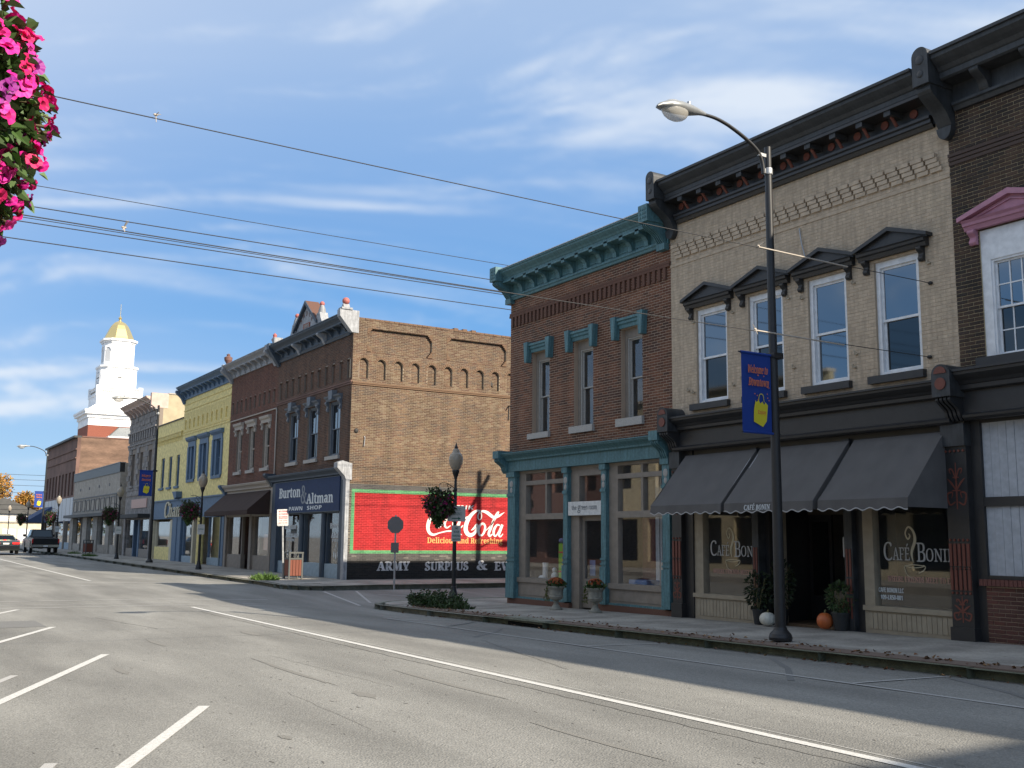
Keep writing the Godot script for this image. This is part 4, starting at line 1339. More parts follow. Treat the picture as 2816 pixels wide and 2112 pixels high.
	part(r, "shop_back", g().box(x0 + 0.3, 0.0, -0.3, x1 - 0.3, 3.8, -0.2), M.dark_inside)
	part(r, "bulkhead", g().box(-10.95, -0.2, -0.3, x1, 0.92, -0.02), M.mortar_light)
	var pr := [Color(0.18, 0.072, 0.054), Color(0.21, 0.082, 0.06), Color(0.155, 0.066, 0.05), Color(0.19, 0.09, 0.068)]
	bricks(r, "low", Transform3D(Basis(), Vector3(0, 0, -0.02)), -10.95, x1, -0.18, 0.92, [], pr, pick(0, 3), M.brick_vc, 70, 0.012)
	var xx := -11.03
	while xx < x1:
		part(r, "sill_brick", g().box(xx + 0.005, 0.93, -0.15, xx + 0.071, 1.035, 0.06), M.brick_sill)
		xx += 0.077

# ---------------------------------------------------------------- the teal trimmed corner shop
func make_teal() -> void:
	var x0 := -26.2
	var x1 := -18.86
	var r := thing("corner_building", "red brown brick corner building with teal cornice and teal shop front", "building", Vector3(-22.5, 0, 0))
	var wins := [[-24.98, -24.1, 4.6, 6.93], [-22.9, -22.03, 4.62, 6.93], [-20.83, -19.97, 4.64, 6.93]]
	part(r, "wall", wall(g(), x0, x1, 3.7, 9.3, -0.3, 0.0, wins), M.mortar_light)
	shell(r, x0, x1, -0.4, 8.93, 19.0, M.far_brick)
	var pal := [Color(0.14, 0.066, 0.045), Color(0.18, 0.077, 0.046), Color(0.215, 0.086, 0.048), Color(0.245, 0.094, 0.051), Color(0.265, 0.106, 0.057), Color(0.295, 0.117, 0.062), Color(0.32, 0.137, 0.075)]
	var holes := []
	for w in wins:
		holes.append([w[0], w[1], w[2], w[3], 0, 0.0])
	bricks(r, "teal", Transform3D(), x0, x1, 4.05, 8.74, holes, pal, drift(0, 6, 51), M.brick_vc, 250, 0.007, 0.014)
	for k in 36:          # brick dentils, the wall stands proud above them
		var cx := x0 + 0.1 + k * 0.2
		part(r, "dentil_brick", g().box(cx, 7.86, -0.01, cx + 0.095, 8.16, 0.055), M.brick_teal)
	part(r, "corbel_course", g().box(x0, 8.16, -0.01, x1, 8.225, 0.06).box(x0, 8.235, -0.01, x1, 8.295, 0.05), M.brick_teal)
	# cornice
	moulding(r, "cornice", crown(9.2, 9.52, 0.36, 0.58), x0 + 0.15, x1 - 0.15, M.teal)
	part(r, "cornice_flashing", g().box(x0 + 0.1, 9.522, -0.3, x1 - 0.1, 9.54, 0.6), M.pale_metal)
	part(r, "frieze", g().box(x0 + 0.02, 8.74, -0.02, x1 - 0.02, 9.21, 0.06), M.teal)
	part(r, "soffit", g().box(x0 + 0.15, 9.15, 0.0, x1 - 0.15, 9.198, 0.44), M.teal)
	moulding(r, "cornice_foot", [[0.0, 8.68], [0.08, 8.68], [0.1, 8.74], [0.13, 8.76], [0.13, 8.81], [0.0, 8.83]], x0 + 0.15, x1 - 0.15, M.teal)
	for k in 10:
		var bx := x0 + 0.78 + k * 0.645
		var b := g()
		b.run([Vector2(0.05, 8.82), Vector2(0.14, 8.82), Vector2(0.16, 8.95), Vector2(0.24, 9.04), Vector2(0.36, 9.07), Vector2(0.44, 9.08), Vector2(0.44, 9.2), Vector2(0.05, 9.2)], bx - 0.075, bx + 0.075)
		part(r, "cornice_bracket", b, M.teal)
		if k < 9:
			part(r, "frieze_panel", g().box(bx + 0.15, 8.88, 0.05, bx + 0.5, 8.91, 0.085).box(bx + 0.15, 9.05, 0.05, bx + 0.5, 9.08, 0.085), M.teal)
	for s in [x0 + 0.06, x1 - 0.2]:
		var e := part(r, "end_block", g().box(s - 0.17, 9.2, -0.2, s + 0.17, 9.62, 0.7), M.teal)
		part(e, "console", scroll(s, 0.26, 8.72, 9.2, 0.05, 0.6), M.teal)
		part(e, "foot", g().box(s - 0.15, 8.58, -0.05, s + 0.15, 8.74, 0.16), M.teal)
		for k in 4:
			part(e, "flute", scroll(s - 0.1 + k * 0.065, 0.028, 8.74, 9.18, 0.1, 0.63), M.teal)
		for row in 3:
			for k in 3:
				part(e, "stud", g().obox(Transform3D(Basis(Vector3(0, 0, 1), PI / 4), Vector3(s - 0.09 + k * 0.09, 9.31 + row * 0.1, 0.7)), Vector3(0.05, 0.05, 0.03)), M.teal)
	for i in 3:
		var w: Array = wins[i]
		part(r, "window_jamb", g().box(w[0], w[2], -0.28, w[0] + 0.1, w[3], -0.13).box(w[1] - 0.1, w[2], -0.28, w[1], w[3], -0.13).box(w[0] + 0.1, w[3] - 0.22, -0.28, w[1] - 0.1, w[3], -0.132), M.taupe)
		window(r, [w[0] + 0.1, w[1] - 0.1, w[2], w[3] - 0.22], 0.2, M.stone_sill, M.glass, {fw = 0.035, sash = 0.035, split = 0.5, inside = M.dark_inside})
		part(r, "sill", g().box(w[0] - 0.14, 4.44, -0.2, w[1] + 0.06, w[2] - 0.002, 0.09), M.stone_sill)
		var l := part(r, "window_lintel", g().run([Vector2(-0.02, 6.94), Vector2(0.05, 6.94), Vector2(0.06, 7.02), Vector2(0.1, 7.05), Vector2(0.1, 7.11), Vector2(0.14, 7.13), Vector2(0.14, 7.19), Vector2(-0.02, 7.2)], w[0] - 0.02, w[1] + 0.02), M.teal)
		for s in [w[0] - 0.13, w[1] + 0.11]:
			part(l, "lintel_block", g().front([Vector2(s - 0.1, 7.25), Vector2(s - 0.05, 6.66), Vector2(s + 0.06, 6.66), Vector2(s + 0.11, 7.25)], -0.01, 0.18), M.teal)
	# shop front
	moulding(r, "shop_cornice", crown(3.86, 4.08, 0.2, 0.42), x0 + 0.1, x1 - 0.05, M.teal)
	part(r, "shop_fascia", g().box(x0 + 0.02, 3.56, -0.3, x1 - 0.02, 3.87, 0.14), M.teal)
	for s in [x0 + 0.02, x1 - 0.14]:
		var e := part(r, "shop_end_block", g().box(s - 0.16, 3.94, -0.1, s + 0.16, 4.16, 0.5), M.teal)
		for k in 4:
			part(e, "flute", scroll(s - 0.11 + k * 0.073, 0.04, 3.52, 3.94, 0.1, 0.45), M.teal)
	for q in [[-26.12, -25.72, 0.1], [-23.32, -23.12, 0.06], [-21.62, -21.42, 0.06], [-19.16, -18.9, 0.1]]:
		var yb := walk(q[0])
		var pl := part(r, "pilaster", g().box(q[0], yb + 0.16, -0.3, q[1], 3.56, q[2]), M.teal)
		part(pl, "pedestal", g().box(q[0] - 0.02, yb + 0.16, -0.1, q[1] + 0.02, 0.95, q[2] + 0.035), M.teal)
		part(pl, "capital", g().box(q[0] - 0.025, 3.4, -0.1, q[1] + 0.025, 3.55, q[2] + 0.05).box(q[0] - 0.015, 2.84, -0.1, q[1] + 0.015, 2.92, q[2] + 0.03), M.teal)
		part(pl, "collar", g().box(q[0] - 0.015, 1.0, -0.1, q[1] + 0.015, 1.05, q[2] + 0.025).box(q[0] - 0.015, 1.12, -0.1, q[1] + 0.015, 1.17, q[2] + 0.025), M.teal)
		var rs := g().ball(Vector3((q[0] + q[1]) * 0.5, 3.2, q[2]), Vector3(0.09, 0.1, 0.02), 10, 5)
		rs.ball(Vector3((q[0] + q[1]) * 0.5, 3.02, q[2]), Vector3(0.06, 0.08, 0.02), 10, 5)
		part(pl, "rosette", rs, M.stone_sill)
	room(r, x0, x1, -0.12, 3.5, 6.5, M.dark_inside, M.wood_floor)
	dust(r, "fascia_board", M.taupe, [[x0 + 0.3, 3.48, -0.28, x1 - 0.2, 3.565, -0.04]])
	part(r, "side_glazing", g().box(-26.2, -0.3, -2.4, -26.0, 3.6, -0.3), M.taupe)
	for q in [[-25.72, -23.32], [-21.42, -19.16]]:
		var yb := walk(q[0])
		part(r, "brick_base", g().box(q[0] - 0.45, yb - 0.2, -0.3, q[1] + 0.25, yb + 0.16, 0.05), M.brick_teal)
		part(r, "base_mould", g().box(q[0], yb + 0.16, -0.28, q[1], yb + 0.21, 0.03), M.teal)
		part(r, "bulkhead", g().box(q[0], yb + 0.21, -0.28, q[1], 0.43, -0.03), M.taupe)
		part(r, "bulkhead_panel", g().box(q[0] + 0.2, yb + 0.27, -0.04, q[1] - 0.15, 0.34, -0.015), M.taupe)
		part(r, "window_sill", g().box(q[0] + 0.005, 0.43, -0.28, q[1] - 0.005, 0.56, 0.02), M.taupe)
		var mid: float = (q[0] + q[1]) * 0.5
		var a: float = q[0] + 0.36
		dust(r, "window_frame", M.taupe, [[q[0], 0.56, -0.2, a, 3.48, -0.05], [q[1] - 0.06, 0.56, -0.2, q[1], 3.48, -0.05], [a, 2.18, -0.2, q[1] - 0.06, 2.34, -0.04], [a, 3.15, -0.2, q[1] - 0.06, 3.27, -0.042], [mid + 0.16, 2.34, -0.18, mid + 0.24, 3.15, -0.05], [mid + 0.16, 3.27, -0.18, mid + 0.24, 3.48, -0.05]])
		for pn in [[a, q[1] - 0.06, 0.56, 2.18], [a, mid + 0.16, 2.34, 3.15], [mid + 0.24, q[1] - 0.06, 2.34, 3.15], [a, mid + 0.16, 3.27, 3.48], [mid + 0.24, q[1] - 0.06, 3.27, 3.48]]:
			var ti := rng.randf_range(-0.012, 0.012)
			var gp := g()
			for lay in (1 if pn[2] < 1.0 else 2):      # the upper lights are double glazed
				var zl := -0.12 - 0.012 * lay
				gp.quad(Vector3(pn[0], pn[2], zl + ti), Vector3(pn[1], pn[2], zl - ti), Vector3(pn[1], pn[3], zl - ti), Vector3(pn[0], pn[3], zl + ti), Vector3(0, 0, 1))
			part(r, "show_window", gp, M.glass)
		part(r, "display_shelf", g().box(q[0] + 0.1, 0.42, -1.3, q[1] - 0.02, 0.5, -0.22), M.wood_floor)
	# entrance between the middle pilasters
	dust(r, "door_frame", M.taupe, [[-23.12, -0.2, -0.3, -22.74, 3.48, -0.06], [-21.74, -0.2, -0.3, -21.62, 3.48, -0.06], [-22.74, 2.24, -0.3, -21.74, 2.42, -0.06], [-22.74, 3.3, -0.3, -21.74, 3.48, -0.06]])
	part(r, "transom_window", g().quad(Vector3(-22.74, 2.42, -0.15), Vector3(-21.74, 2.42, -0.15), Vector3(-21.74, 3.3, -0.15), Vector3(-22.74, 3.3, -0.15), Vector3(0, 0, 1)), M.glass)
	var dr := part(r, "door", g().box(-22.74, -0.12, -0.22, -21.74, 0.62, -0.16).box(-22.74, 0.62, -0.22, -22.64, 2.24, -0.16).box(-21.84, 0.62, -0.22, -21.74, 2.24, -0.16).box(-22.64, 2.12, -0.22, -21.84, 2.24, -0.16), M.taupe)
	part(dr, "pane", g().quad(Vector3(-22.64, 0.62, -0.19), Vector3(-21.84, 0.62, -0.19), Vector3(-21.84, 2.12, -0.19), Vector3(-22.64, 2.12, -0.19), Vector3(0, 0, 1)), M.glass)
	part(dr, "handle", g().tube(PackedVector3Array([Vector3(-21.79, 0.95, -0.1), Vector3(-21.79, 1.25, -0.1)]), 0.012, 0.012, 6), M.chrome)
	part(r, "red_curtain", g().box(-21.1, 0.5, -0.9, -20.42, 2.4, -0.86), M.curtain_red)
	part(r, "white_post", g().box(-20.38, 0.5, -0.75, -20.24, 3.3, -0.7).box(-20.2, 0.5, -0.75, -20.14, 3.3, -0.7), M.blind)
	part(r, "doorway_paper", g().box(-22.66, 0.7, -0.35, -22.42, 1.1, -0.34), M.box_blue)
	part(r, "doorway_paper", g().box(-22.2, 0.72, -0.45, -21.9, 1.16, -0.44), M.blind)

	var sg := thing("shop_sign", "white signboard lettered the green room above the teal shop door", "sign", Vector3(-22.35, 2.24, 0))
	part(sg, "board", g().box(-23.1, 2.26, 0.0, -21.62, 2.62, 0.05), M.sign_white)
	words(sg, "lettering", "the", flat(-22.93, 2.405, 0.052), 0.22, 0.12, M.navy_grey, "Droid Sans", 400, 0.003)
	words(sg, "lettering", "g", flat(-22.66, 2.32, 0.052), 0.13, 0.2, M.navy_grey, "Droid Serif", 400, 0.003)
	words(sg, "lettering", "reen room", flat(-22.51, 2.4, 0.052), 0.7, 0.1, M.navy_grey, "Droid Sans", 400, 0.003)
	# what stands in the left show window
	var gi := thing("gift_boxes", "stack of two lime green gift boxes with red ribbons in the teal shop window", "gift box", Vector3(-23.95, 0.5, -0.6))
	for k in 2:
		var y := 0.5 + k * 0.52
		var bx := part(gi, "box", g().box(-24.2, y, -0.85, -23.72, y + 0.5, -0.4), M.gift_green)
		part(bx, "ribbon", g().box(-24.0, y, -0.402, -23.95, y + 0.502, -0.395).box(-24.202, y + 0.24, -0.402, -23.72, y + 0.28, -0.394), M.sign_red)
	var ty := g()
	ty.ball(Vector3(-23.95, 1.66, -0.6), Vector3(0.2, 0.15, 0.16), 12, 8)
	ty.ball(Vector3(-23.9, 1.86, -0.56), Vector3(0.13, 0.12, 0.12), 12, 8)
	ty.ball(Vector3(-24.02, 1.94, -0.56), Vector3(0.05, 0.06, 0.04), 8, 6)
	ty.ball(Vector3(-23.8, 1.95, -0.56), Vector3(0.05, 0.06, 0.04), 8, 6)
	ty.ball(Vector3(-24.14, 1.6, -0.48), Vector3(0.08, 0.07, 0.12), 8, 6)
	ty.ball(Vector3(-23.78, 1.6, -0.46), Vector3(0.08, 0.07, 0.12), 8, 6)
	single("stuffed_toy", ty, M.toy_lilac, "lilac stuffed toy sitting on top of the lime green gift boxes", "toy")
	var bo := g()
	bo.tube(PackedVector3Array([Vector3(-24.95, 0.55, -0.45), Vector3(-24.93, 0.8, -0.45), Vector3(-24.93, 0.98, -0.45)]), 0.075, 0.09, 10)
	bo.ball(Vector3(-25.03, 0.56, -0.4), Vector3(0.16, 0.07, 0.075), 10, 6)
	single("white_boot", bo, M.paper_white, "white boot ornament at the left of the teal shop window", "boot")
	single("blue_box", g().box(-23.62, 0.5, -0.6, -23.42, 0.86, -0.35).front([Vector2(-23.62, 0.86), Vector2(-23.42, 0.86), Vector2(-23.52, 0.95)], -0.6, -0.35), M.box_blue, "small blue box to the right of the lime green gift boxes", "box")
	single("blue_book", g().box(-20.95, 0.5, -0.7, -20.25, 0.66, -0.3), M.box_blue, "flat blue box lying in the right teal shop window", "box")
	var rd := g()
	rd.lathe([Vector2(0.0, 0.5), Vector2(0.1, 0.5), Vector2(0.12, 0.6), Vector2(0.11, 0.68), Vector2(0.0, 0.68)], Vector3(-19.75, 0, -0.5), 12)
	single("red_bowl", rd, M.sign_red, "red bowl on the shelf of the right teal shop window", "bowl")
	var cu := g()
	cu.ball(Vector3(-24.55, 0.62, -0.5), Vector3(0.1, 0.12, 0.1), 10, 6).ball(Vector3(-24.55, 0.78, -0.5), Vector3(0.07, 0.08, 0.07), 10, 6).ball(Vector3(-24.3, 1.0, -0.7), Vector3(0.09, 0.12, 0.09), 10, 6)
	single("white_figurine", cu, M.paper_white, "small white figurine beside the lime green gift boxes", "figurine")
	single("orange_basket", g().lathe([Vector2(0.0, 0.5), Vector2(0.13, 0.5), Vector2(0.18, 0.68), Vector2(0.15, 0.68), Vector2(0.0, 0.6)], Vector3(-24.75, 0, -0.75), 12), M.letter_rose, "orange basket behind the white boot in the shop window", "basket")

# ---------------------------------------------------------------- pawn shop with the painted side wall
func make_pawn() -> void:
	var x0 := -47.0
	var x1 := -38.2
	var r := thing("pawn_shop_building", "brown brick corner building with gabled cornice and red painted advertisement on its side", "building", Vector3(-42.6, 0, 0))
	var wins := [[-45.26, -44.1, 4.9, 7.15], [-42.95, -41.72, 4.9, 7.15], [-40.5, -39.3, 4.9, 7.15]]
	var cut := wins.duplicate()
	for k in 11:
		cut.append([-46.75 + k * 0.8, -46.38 + k * 0.8, 7.93, 8.7])
	part(r, "wall", wall(g(), x0, x1 - 0.02, 3.8, 9.9, -0.3, -0.0, cut), M.mortar_grey)
	var pal := []
	for c in [Color(0.19, 0.1, 0.062), Color(0.22, 0.11, 0.068), Color(0.15, 0.082, 0.056), Color(0.24, 0.125, 0.078), Color(0.18, 0.105, 0.07)]:
		pal.append(c)
	var holes := []
	for w in wins:
		holes.append([w[0], w[1], w[2], w[3], 0, 0.0])
	for k in 11:      # row of round headed niches
		holes.append([-46.75 + k * 0.8, -46.38 + k * 0.8, 7.93, 8.76, 1.0, 0.07])
	bricks(r, "pfront", Transform3D(), x0, x1, 4.35, 9.75, holes, pal, pick(0, 4), M.brick_vc, 0, 0.008)
	part(r, "niche_back", g().box(x0 + 0.1, 7.9, -0.28, x1 - 0.1, 8.8, -0.074), M.mortar_dark)
	part(r, "belt_course", g().box(x0, 7.66, -0.01, x1, 7.72, 0.04).box(x0, 7.74, -0.01, x1, 7.81, 0.055), M.far_brick)
	part(r, "roof", g().box(x0 + 0.3, 9.2, -20, x1 - 0.4, 9.4, -0.3), M.roof_felt)
	part(r, "party_wall", g().box(x0, -0.3, -20, x0 + 0.3, 10.3, -0.3), M.far_brick)
	part(r, "rear_wall", g().box(x0, -0.3, -20.3, x1, 9.6, -20), M.far_brick)
	# cornice with gable
	moulding(r, "cornice", crown(10.12, 10.46, 0.34, 0.6), x0 + 0.1, x1 - 0.2, M.navy_grey)
	part(r, "frieze", g().box(x0 + 0.02, 9.72, -0.2, x1 - 0.02, 10.13, 0.06), M.navy_grey)
	moulding(r, "cornice_foot", [[0.0, 9.66], [0.08, 9.66], [0.11, 9.72], [0.14, 9.76], [0.0, 9.78]], x0 + 0.1, x1 - 0.2, M.navy_grey)
	for k in 11:
		var bx := x0 + 0.7 + k * 0.75
		if k == 3 or k == 7:
			part(r, "cornice_bracket", scroll(bx, 0.2, 9.66, 10.12, 0.06, 0.46), M.white_weathered, "large pale scrolled bracket")
		else:
			part(r, "cornice_bracket", scroll(bx, 0.1, 9.86, 10.12, 0.05, 0.38), M.navy_grey)
	var ep := part(r, "end_pier", g().ext(PackedVector2Array([Vector2(-0.1, 9.72), Vector2(0.08, 9.72), Vector2(0.62, 10.34), Vector2(0.62, 10.62), Vector2(-0.2, 10.62), Vector2(-0.2, 9.72)]), Vector3(), Vector3(0, 0, 1), Vector3(0, 1, 0), Vector3(1, 0, 0), x1 - 0.26, x1 + 0.04), M.white_weathered)
	part(ep, "cap", g().box(x1 - 0.3, 10.62, 0.1, x1 + 0.08, 10.7, 0.56).front([Vector2(x1 - 0.24, 10.7), Vector2(x1 + 0.02, 10.7), Vector2(x1 - 0.06, 10.86), Vector2(x1 - 0.16, 10.86)], 0.2, 0.46), M.white_weathered)
	part(ep, "ball", g().ball(Vector3(x1 - 0.11, 10.98, 0.33), Vector3(0.15, 0.15, 0.15), 14, 9), M.ball_red)
	var lp := part(r, "end_pier", g().ext(PackedVector2Array([Vector2(-0.1, 9.5), Vector2(0.08, 9.5), Vector2(0.62, 10.3), Vector2(0.62, 10.56), Vector2(-0.2, 10.56), Vector2(-0.2, 9.5)]), Vector3(), Vector3(0, 0, 1), Vector3(0, 1, 0), Vector3(1, 0, 0), x0 - 0.05, x0 + 0.26), M.navy_grey)
	part(lp, "finial", g().lathe([Vector2(0.14, 10.56), Vector2(0.1, 10.64), Vector2(0.16, 10.76), Vector2(0.08, 10.9), Vector2(0.1, 11.0), Vector2(0.0, 11.1)], Vector3(x0 + 0.1, 0, 0.3), 10), M.ball_red)
	part(lp, "cap", g().box(x0 + 0.2, 10.56, 0.05, x0 + 0.5, 10.82, 0.45), M.white_weathered)
	var gx := -43.0
	var gb := part(r, "gable", g().front([Vector2(gx - 1.25, 10.44), Vector2(gx + 1.25, 10.44), Vector2(gx + 1.25, 10.75), Vector2(gx, 11.72), Vector2(gx - 1.25, 10.75)], -0.25, 0.2), M.white_weathered)
	var rk := g()
	for s in [-1.0, 1.0]:
		rk.front([Vector2(gx + s * 1.42, 10.66), Vector2(gx + s * 1.42, 10.8), Vector2(gx, 11.9), Vector2(gx, 11.74)], -0.3, 0.34)
	part(gb, "raking_mould", rk, M.navy_grey)
	part(gb, "roof_slope", g().ext(PackedVector2Array([Vector2(gx, 11.905), Vector2(gx + 1.42, 10.805), Vector2(gx + 1.42, 10.79), Vector2(gx, 11.89)]), Vector3(), Vector3(1, 0, 0), Vector3(0, 1, 0), Vector3(0, 0, 1), -0.3, 0.3), M.brick_teal)
	for k in 5:
		var an := lerpf(2.5, 0.64, k / 4.0)
		words(gb, "lettering", "ANDLE"[k], Transform3D(Basis(Vector3(0, 0, 1), (an - PI / 2) * 0.75), Vector3(gx - 0.1 + 0.75 * cos(an), 10.62 + 0.62 * sin(an), 0.203)), 0.15, 0.2, M.terracotta, "Droid Sans", 400, 0.01)
	part(gb, "date_panel", g().box(gx - 0.42, 10.62, 0.19, gx + 0.42, 10.9, 0.215), M.court_brick)
	words(gb, "date", "1893", flat(gx - 0.33, 10.66, 0.215), 0.66, 0.2, M.stone_sill, "Droid Serif", 700, 0.01)
	for s in [-1.0, 1.0]:
		var sc := part(gb, "scroll_buttress", g().front([Vector2(gx + s * 1.3, 10.44), Vector2(gx + s * 2.25, 10.44), Vector2(gx + s * 2.0, 10.56), Vector2(gx + s * 1.78, 10.85), Vector2(gx + s * 1.66, 11.1), Vector2(gx + s * 1.3, 11.1)], -0.1, 0.26), M.white_weathered)
		part(sc, "scroll", g().tube(PackedVector3Array([Vector3(gx + s * 1.5, 11.0, 0.1), Vector3(gx + s * 1.52, 11.28, 0.1), Vector3(gx + s * 1.5, 11.42, 0.1)]), 0.2, 0.09, 8), M.white_weathered)
		part(sc, "ball", g().ball(Vector3(gx + s * 1.5, 11.5, 0.1), Vector3(0.11, 0.11, 0.11), 10, 7), M.ball_red)
	for i in 3:
		var w: Array = wins[i]
		window(r, w, 0.12, M.slate_trim, M.sky_glass, {fw = 0.1, sash = 0.04, rows = 1, cols = 2, low = M.dim_glass, inside = M.dark_inside})
		part(r, "sill", g().box(w[0] - 0.12, 4.75, -0.1, w[1] + 0.1, 4.895, 0.1), M.stone_sill)
		var cx: float = (w[0] + w[1]) * 0.5
		var h := part(r, "window_hood", g().run([Vector2(0, 7.16), Vector2(0.07, 7.16), Vector2(0.1, 7.26), Vector2(0.17, 7.3), Vector2(0.2, 7.36), Vector2(0, 7.4)], w[0] - 0.2, w[1] + 0.2), M.slate_trim)
		part(h, "hood_keystone", g().front([Vector2(cx - 0.17, 7.18), Vector2(cx + 0.17, 7.18), Vector2(cx + 0.22, 7.56), Vector2(cx - 0.22, 7.56)], 0.0, 0.24), M.slate_trim)
		for s in [w[0] - 0.08, w[1] + 0.08]:
			part(h, "hood_bracket", scroll(s, 0.14, 6.75, 7.16, 0.01, 0.14), M.slate_trim)
	# shop front
	moulding(r, "shop_cornice", crown(4.08, 4.36, 0.2, 0.42), x0 + 0.1, x1 - 0.35, M.navy_grey)
	part(r, "shop_fascia", g().box(x0 + 0.02, 2.6, -0.3, x1 - 0.05, 4.09, 0.06), M.navy_grey)
	for q in [[-46.75, -46.1], [-38.78, -38.24]]:
		part(r, "pilaster", g().box(q[0], -0.1, -0.25, q[1], 4.05, 0.12), M.navy_grey)
	part(r, "corner_bracket", g().ext(PackedVector2Array([Vector2(-0.1, 3.86), Vector2(0.14, 3.86), Vector2(0.2, 4.0), Vector2(0.4, 4.2), Vector2(0.52, 4.32), Vector2(0.52, 4.52), Vector2(0.3, 4.6), Vector2(-0.1, 4.5)]), Vector3(), Vector3(0, 0, 1), Vector3(0, 1, 0), Vector3(1, 0, 0), x1 - 0.3, x1 + 0.06), M.white_weathered)
	part(r, "corner_board", g().box(x1 - 0.23, -0.2, -0.02, x1 + 0.045, 3.86, 0.14), M.white_weathered)
	part(r, "left_bracket", scroll(x0 + 0.05, 0.35, 3.9, 4.5, 0.05, 0.5), M.navy_grey)
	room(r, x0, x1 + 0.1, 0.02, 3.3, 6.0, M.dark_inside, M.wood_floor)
	for q in [[-46.1, -43.3], [-43.05, -40.8], [-40.5, -38.78]]:
		part(r, "bulkhead", g().box(q[0], -0.05, -0.25, q[1], 0.58, -0.02), M.pale_blue_panel)
		part(r, "window_frame", g().box(q[0], 0.58, -0.2, q[0] + 0.1, 2.62, -0.05), M.navy_grey)
		part(r, "window_frame", g().box(q[1] - 0.08, 0.58, -0.2, q[1], 2.62, -0.05), M.navy_grey)
		var gl := part(r, "show_window", g().quad(Vector3(q[0] + 0.1, 0.58, -0.12), Vector3(q[1] - 0.08, 0.58, -0.12), Vector3(q[1] - 0.08, 2.62, -0.12), Vector3(q[0] + 0.1, 2.62, -0.12), Vector3(0, 0, 1)), M.glass)
		if q[0] < -45 or q[0] > -41:
			var ax: float = q[0] + 0.5 if q[0] < -45.0 else q[0] + 0.25
			words(gl, "window_lettering", "Burton", flat(ax, 1.98, -0.117), 1.45, 0.22, M.sign_letter, "Droid Serif", 700)
			words(gl, "window_lettering", "Altman", flat(ax + 0.15, 1.62, -0.117), 1.45, 0.22, M.sign_letter, "Droid Serif", 700)
			words(gl, "window_lettering", "PAWN", flat(ax + 0.3, 1.44, -0.117), 0.95, 0.12, M.sign_letter, "Droid Sans", 400)
			var sy := g()
			for k in 3:
				sy.ball(Vector3(ax + 0.5 + k * 0.2, 0.95 - (0.06 if k == 1 else 0.0), -0.117), Vector3(0.06, 0.13, 0.003), 12, 6)
				stroke(sy, flat(ax + 0.7, 1.02, -0.117), [[0.0, 0.34, 0.02], [(k - 1) * 0.14, 0.16, 0.02], [(k - 1) * 0.2, 0.02, 0.02]], 0.001 * (k + 1))
			sy.ball(Vector3(ax + 0.7, 1.36, -0.117), Vector3(0.03, 0.06, 0.003), 10, 6)
			part(gl, "three_balls_emblem", sy, M.sign_letter)
	for q in [[-43.3, -43.05], [-40.8, -40.5]]:
		part(r, "iron_column", g().tube(PackedVector3Array([Vector3((q[0] + q[1]) * 0.5, -0.05, 0.0), Vector3((q[0] + q[1]) * 0.5, 2.65, 0.0)]), 0.13, 0.11, 12), M.navy_grey)
	single("shop_display_statue", g().lathe([Vector2(0.16, 0.3), Vector2(0.14, 0.7), Vector2(0.17, 1.0), Vector2(0.06, 1.06), Vector2(0.1, 1.14), Vector2(0.0, 1.24)], Vector3(-40.25, 0, -0.45), 10), M.pot_dark, "dark figure with pale shirt front standing in the right pawn shop window", "statue")

	var sg := thing("shop_sign", "navy blue sign lettered Burton and Altman pawn shop in white", "sign", Vector3(-42.6, 2.7, 0.06))
	part(sg, "board", g().box(-46.3, 2.68, 0.06, -38.72, 4.02, 0.16), M.sign_navy)
	part(sg, "edge_strip", g().box(-46.32, 4.02, 0.05, -38.7, 4.05, 0.175).box(-46.32, 2.65, 0.05, -38.7, 2.68, 0.175), M.navy_grey)
	for d in [[0.03, -0.025, 0.161, M.sign_letter_shade], [0.0, 0.0, 0.165, M.sign_letter]]:
		words(sg, "lettering", "Burton", flat(-45.75 + d[0], 3.33 + d[1], d[2]), 2.7, 0.44, d[3], "Droid Serif", 700, 0.004)
		words(sg, "lettering", "Altman", flat(-42.3 + d[0], 3.02 + d[1], d[2]), 2.95, 0.44, d[3], "Droid Serif", 700, 0.004)
		words(sg, "lettering", "&", flat(-42.95 + d[0], 3.05 + d[1], d[2] + 0.001), 0.62, 0.76, M.sign_letter_shade, "Droid Serif", 400, 0.004)
	words(sg, "lettering", "PAWN", flat(-44.4, 2.76, 0.161), 1.65, 0.17, M.sign_letter, "Droid Sans", 700, 0.004)
	words(sg, "lettering", "SHOP", flat(-42.2, 2.76, 0.161), 1.65, 0.17, M.sign_letter, "Droid Sans", 700, 0.004)

	# ---- the side wall, seen in the sun: u runs back from the corner, v up
	var t := side(x1, 0, 0)
	var sw := part(r, "side_wall", g().box(-38.4, 0, -1, -38.3, 1, -0.9), M.mortar_tan)
	var b := g()
	var L := 20.0
	var bx := func(u0, v0, w0, u1, v1, w1): b.obox(Transform3D(t.basis, t * Vector3((u0 + u1) / 2.0, (v0 + v1) / 2.0, (w0 + w1) / 2.0)), Vector3(u1 - u0, v1 - v0, w1 - w0))
	bx.call(0.0, -0.5, -0.3, L, 7.62, 0.0)
	bx.call(0.0, 7.62, -0.3, L, 10.3, -0.11)
	var comb := PackedVector2Array([Vector2(0, 8.98), Vector2(0, 7.9)])
	var niches := []
	for k in 26:
		var u0 := 0.27 + k * 0.763
		var u1 := u0 + 0.41
		if u1 > L:
			break
		niches.append([u0, u1, 7.93, 8.74, 1.0, 0.11])
		comb.append(Vector2(u0, 7.9))
		for j in 9:
			var an := PI - PI * j / 8.0
			comb.append(Vector2((u0 + u1) * 0.5 + 0.205 * cos(an), 8.535 + 0.205 * sin(an)))
		comb.append(Vector2(u1, 7.9))
	comb.append(Vector2(L, 7.9))
	comb.append(Vector2(L, 8.98))
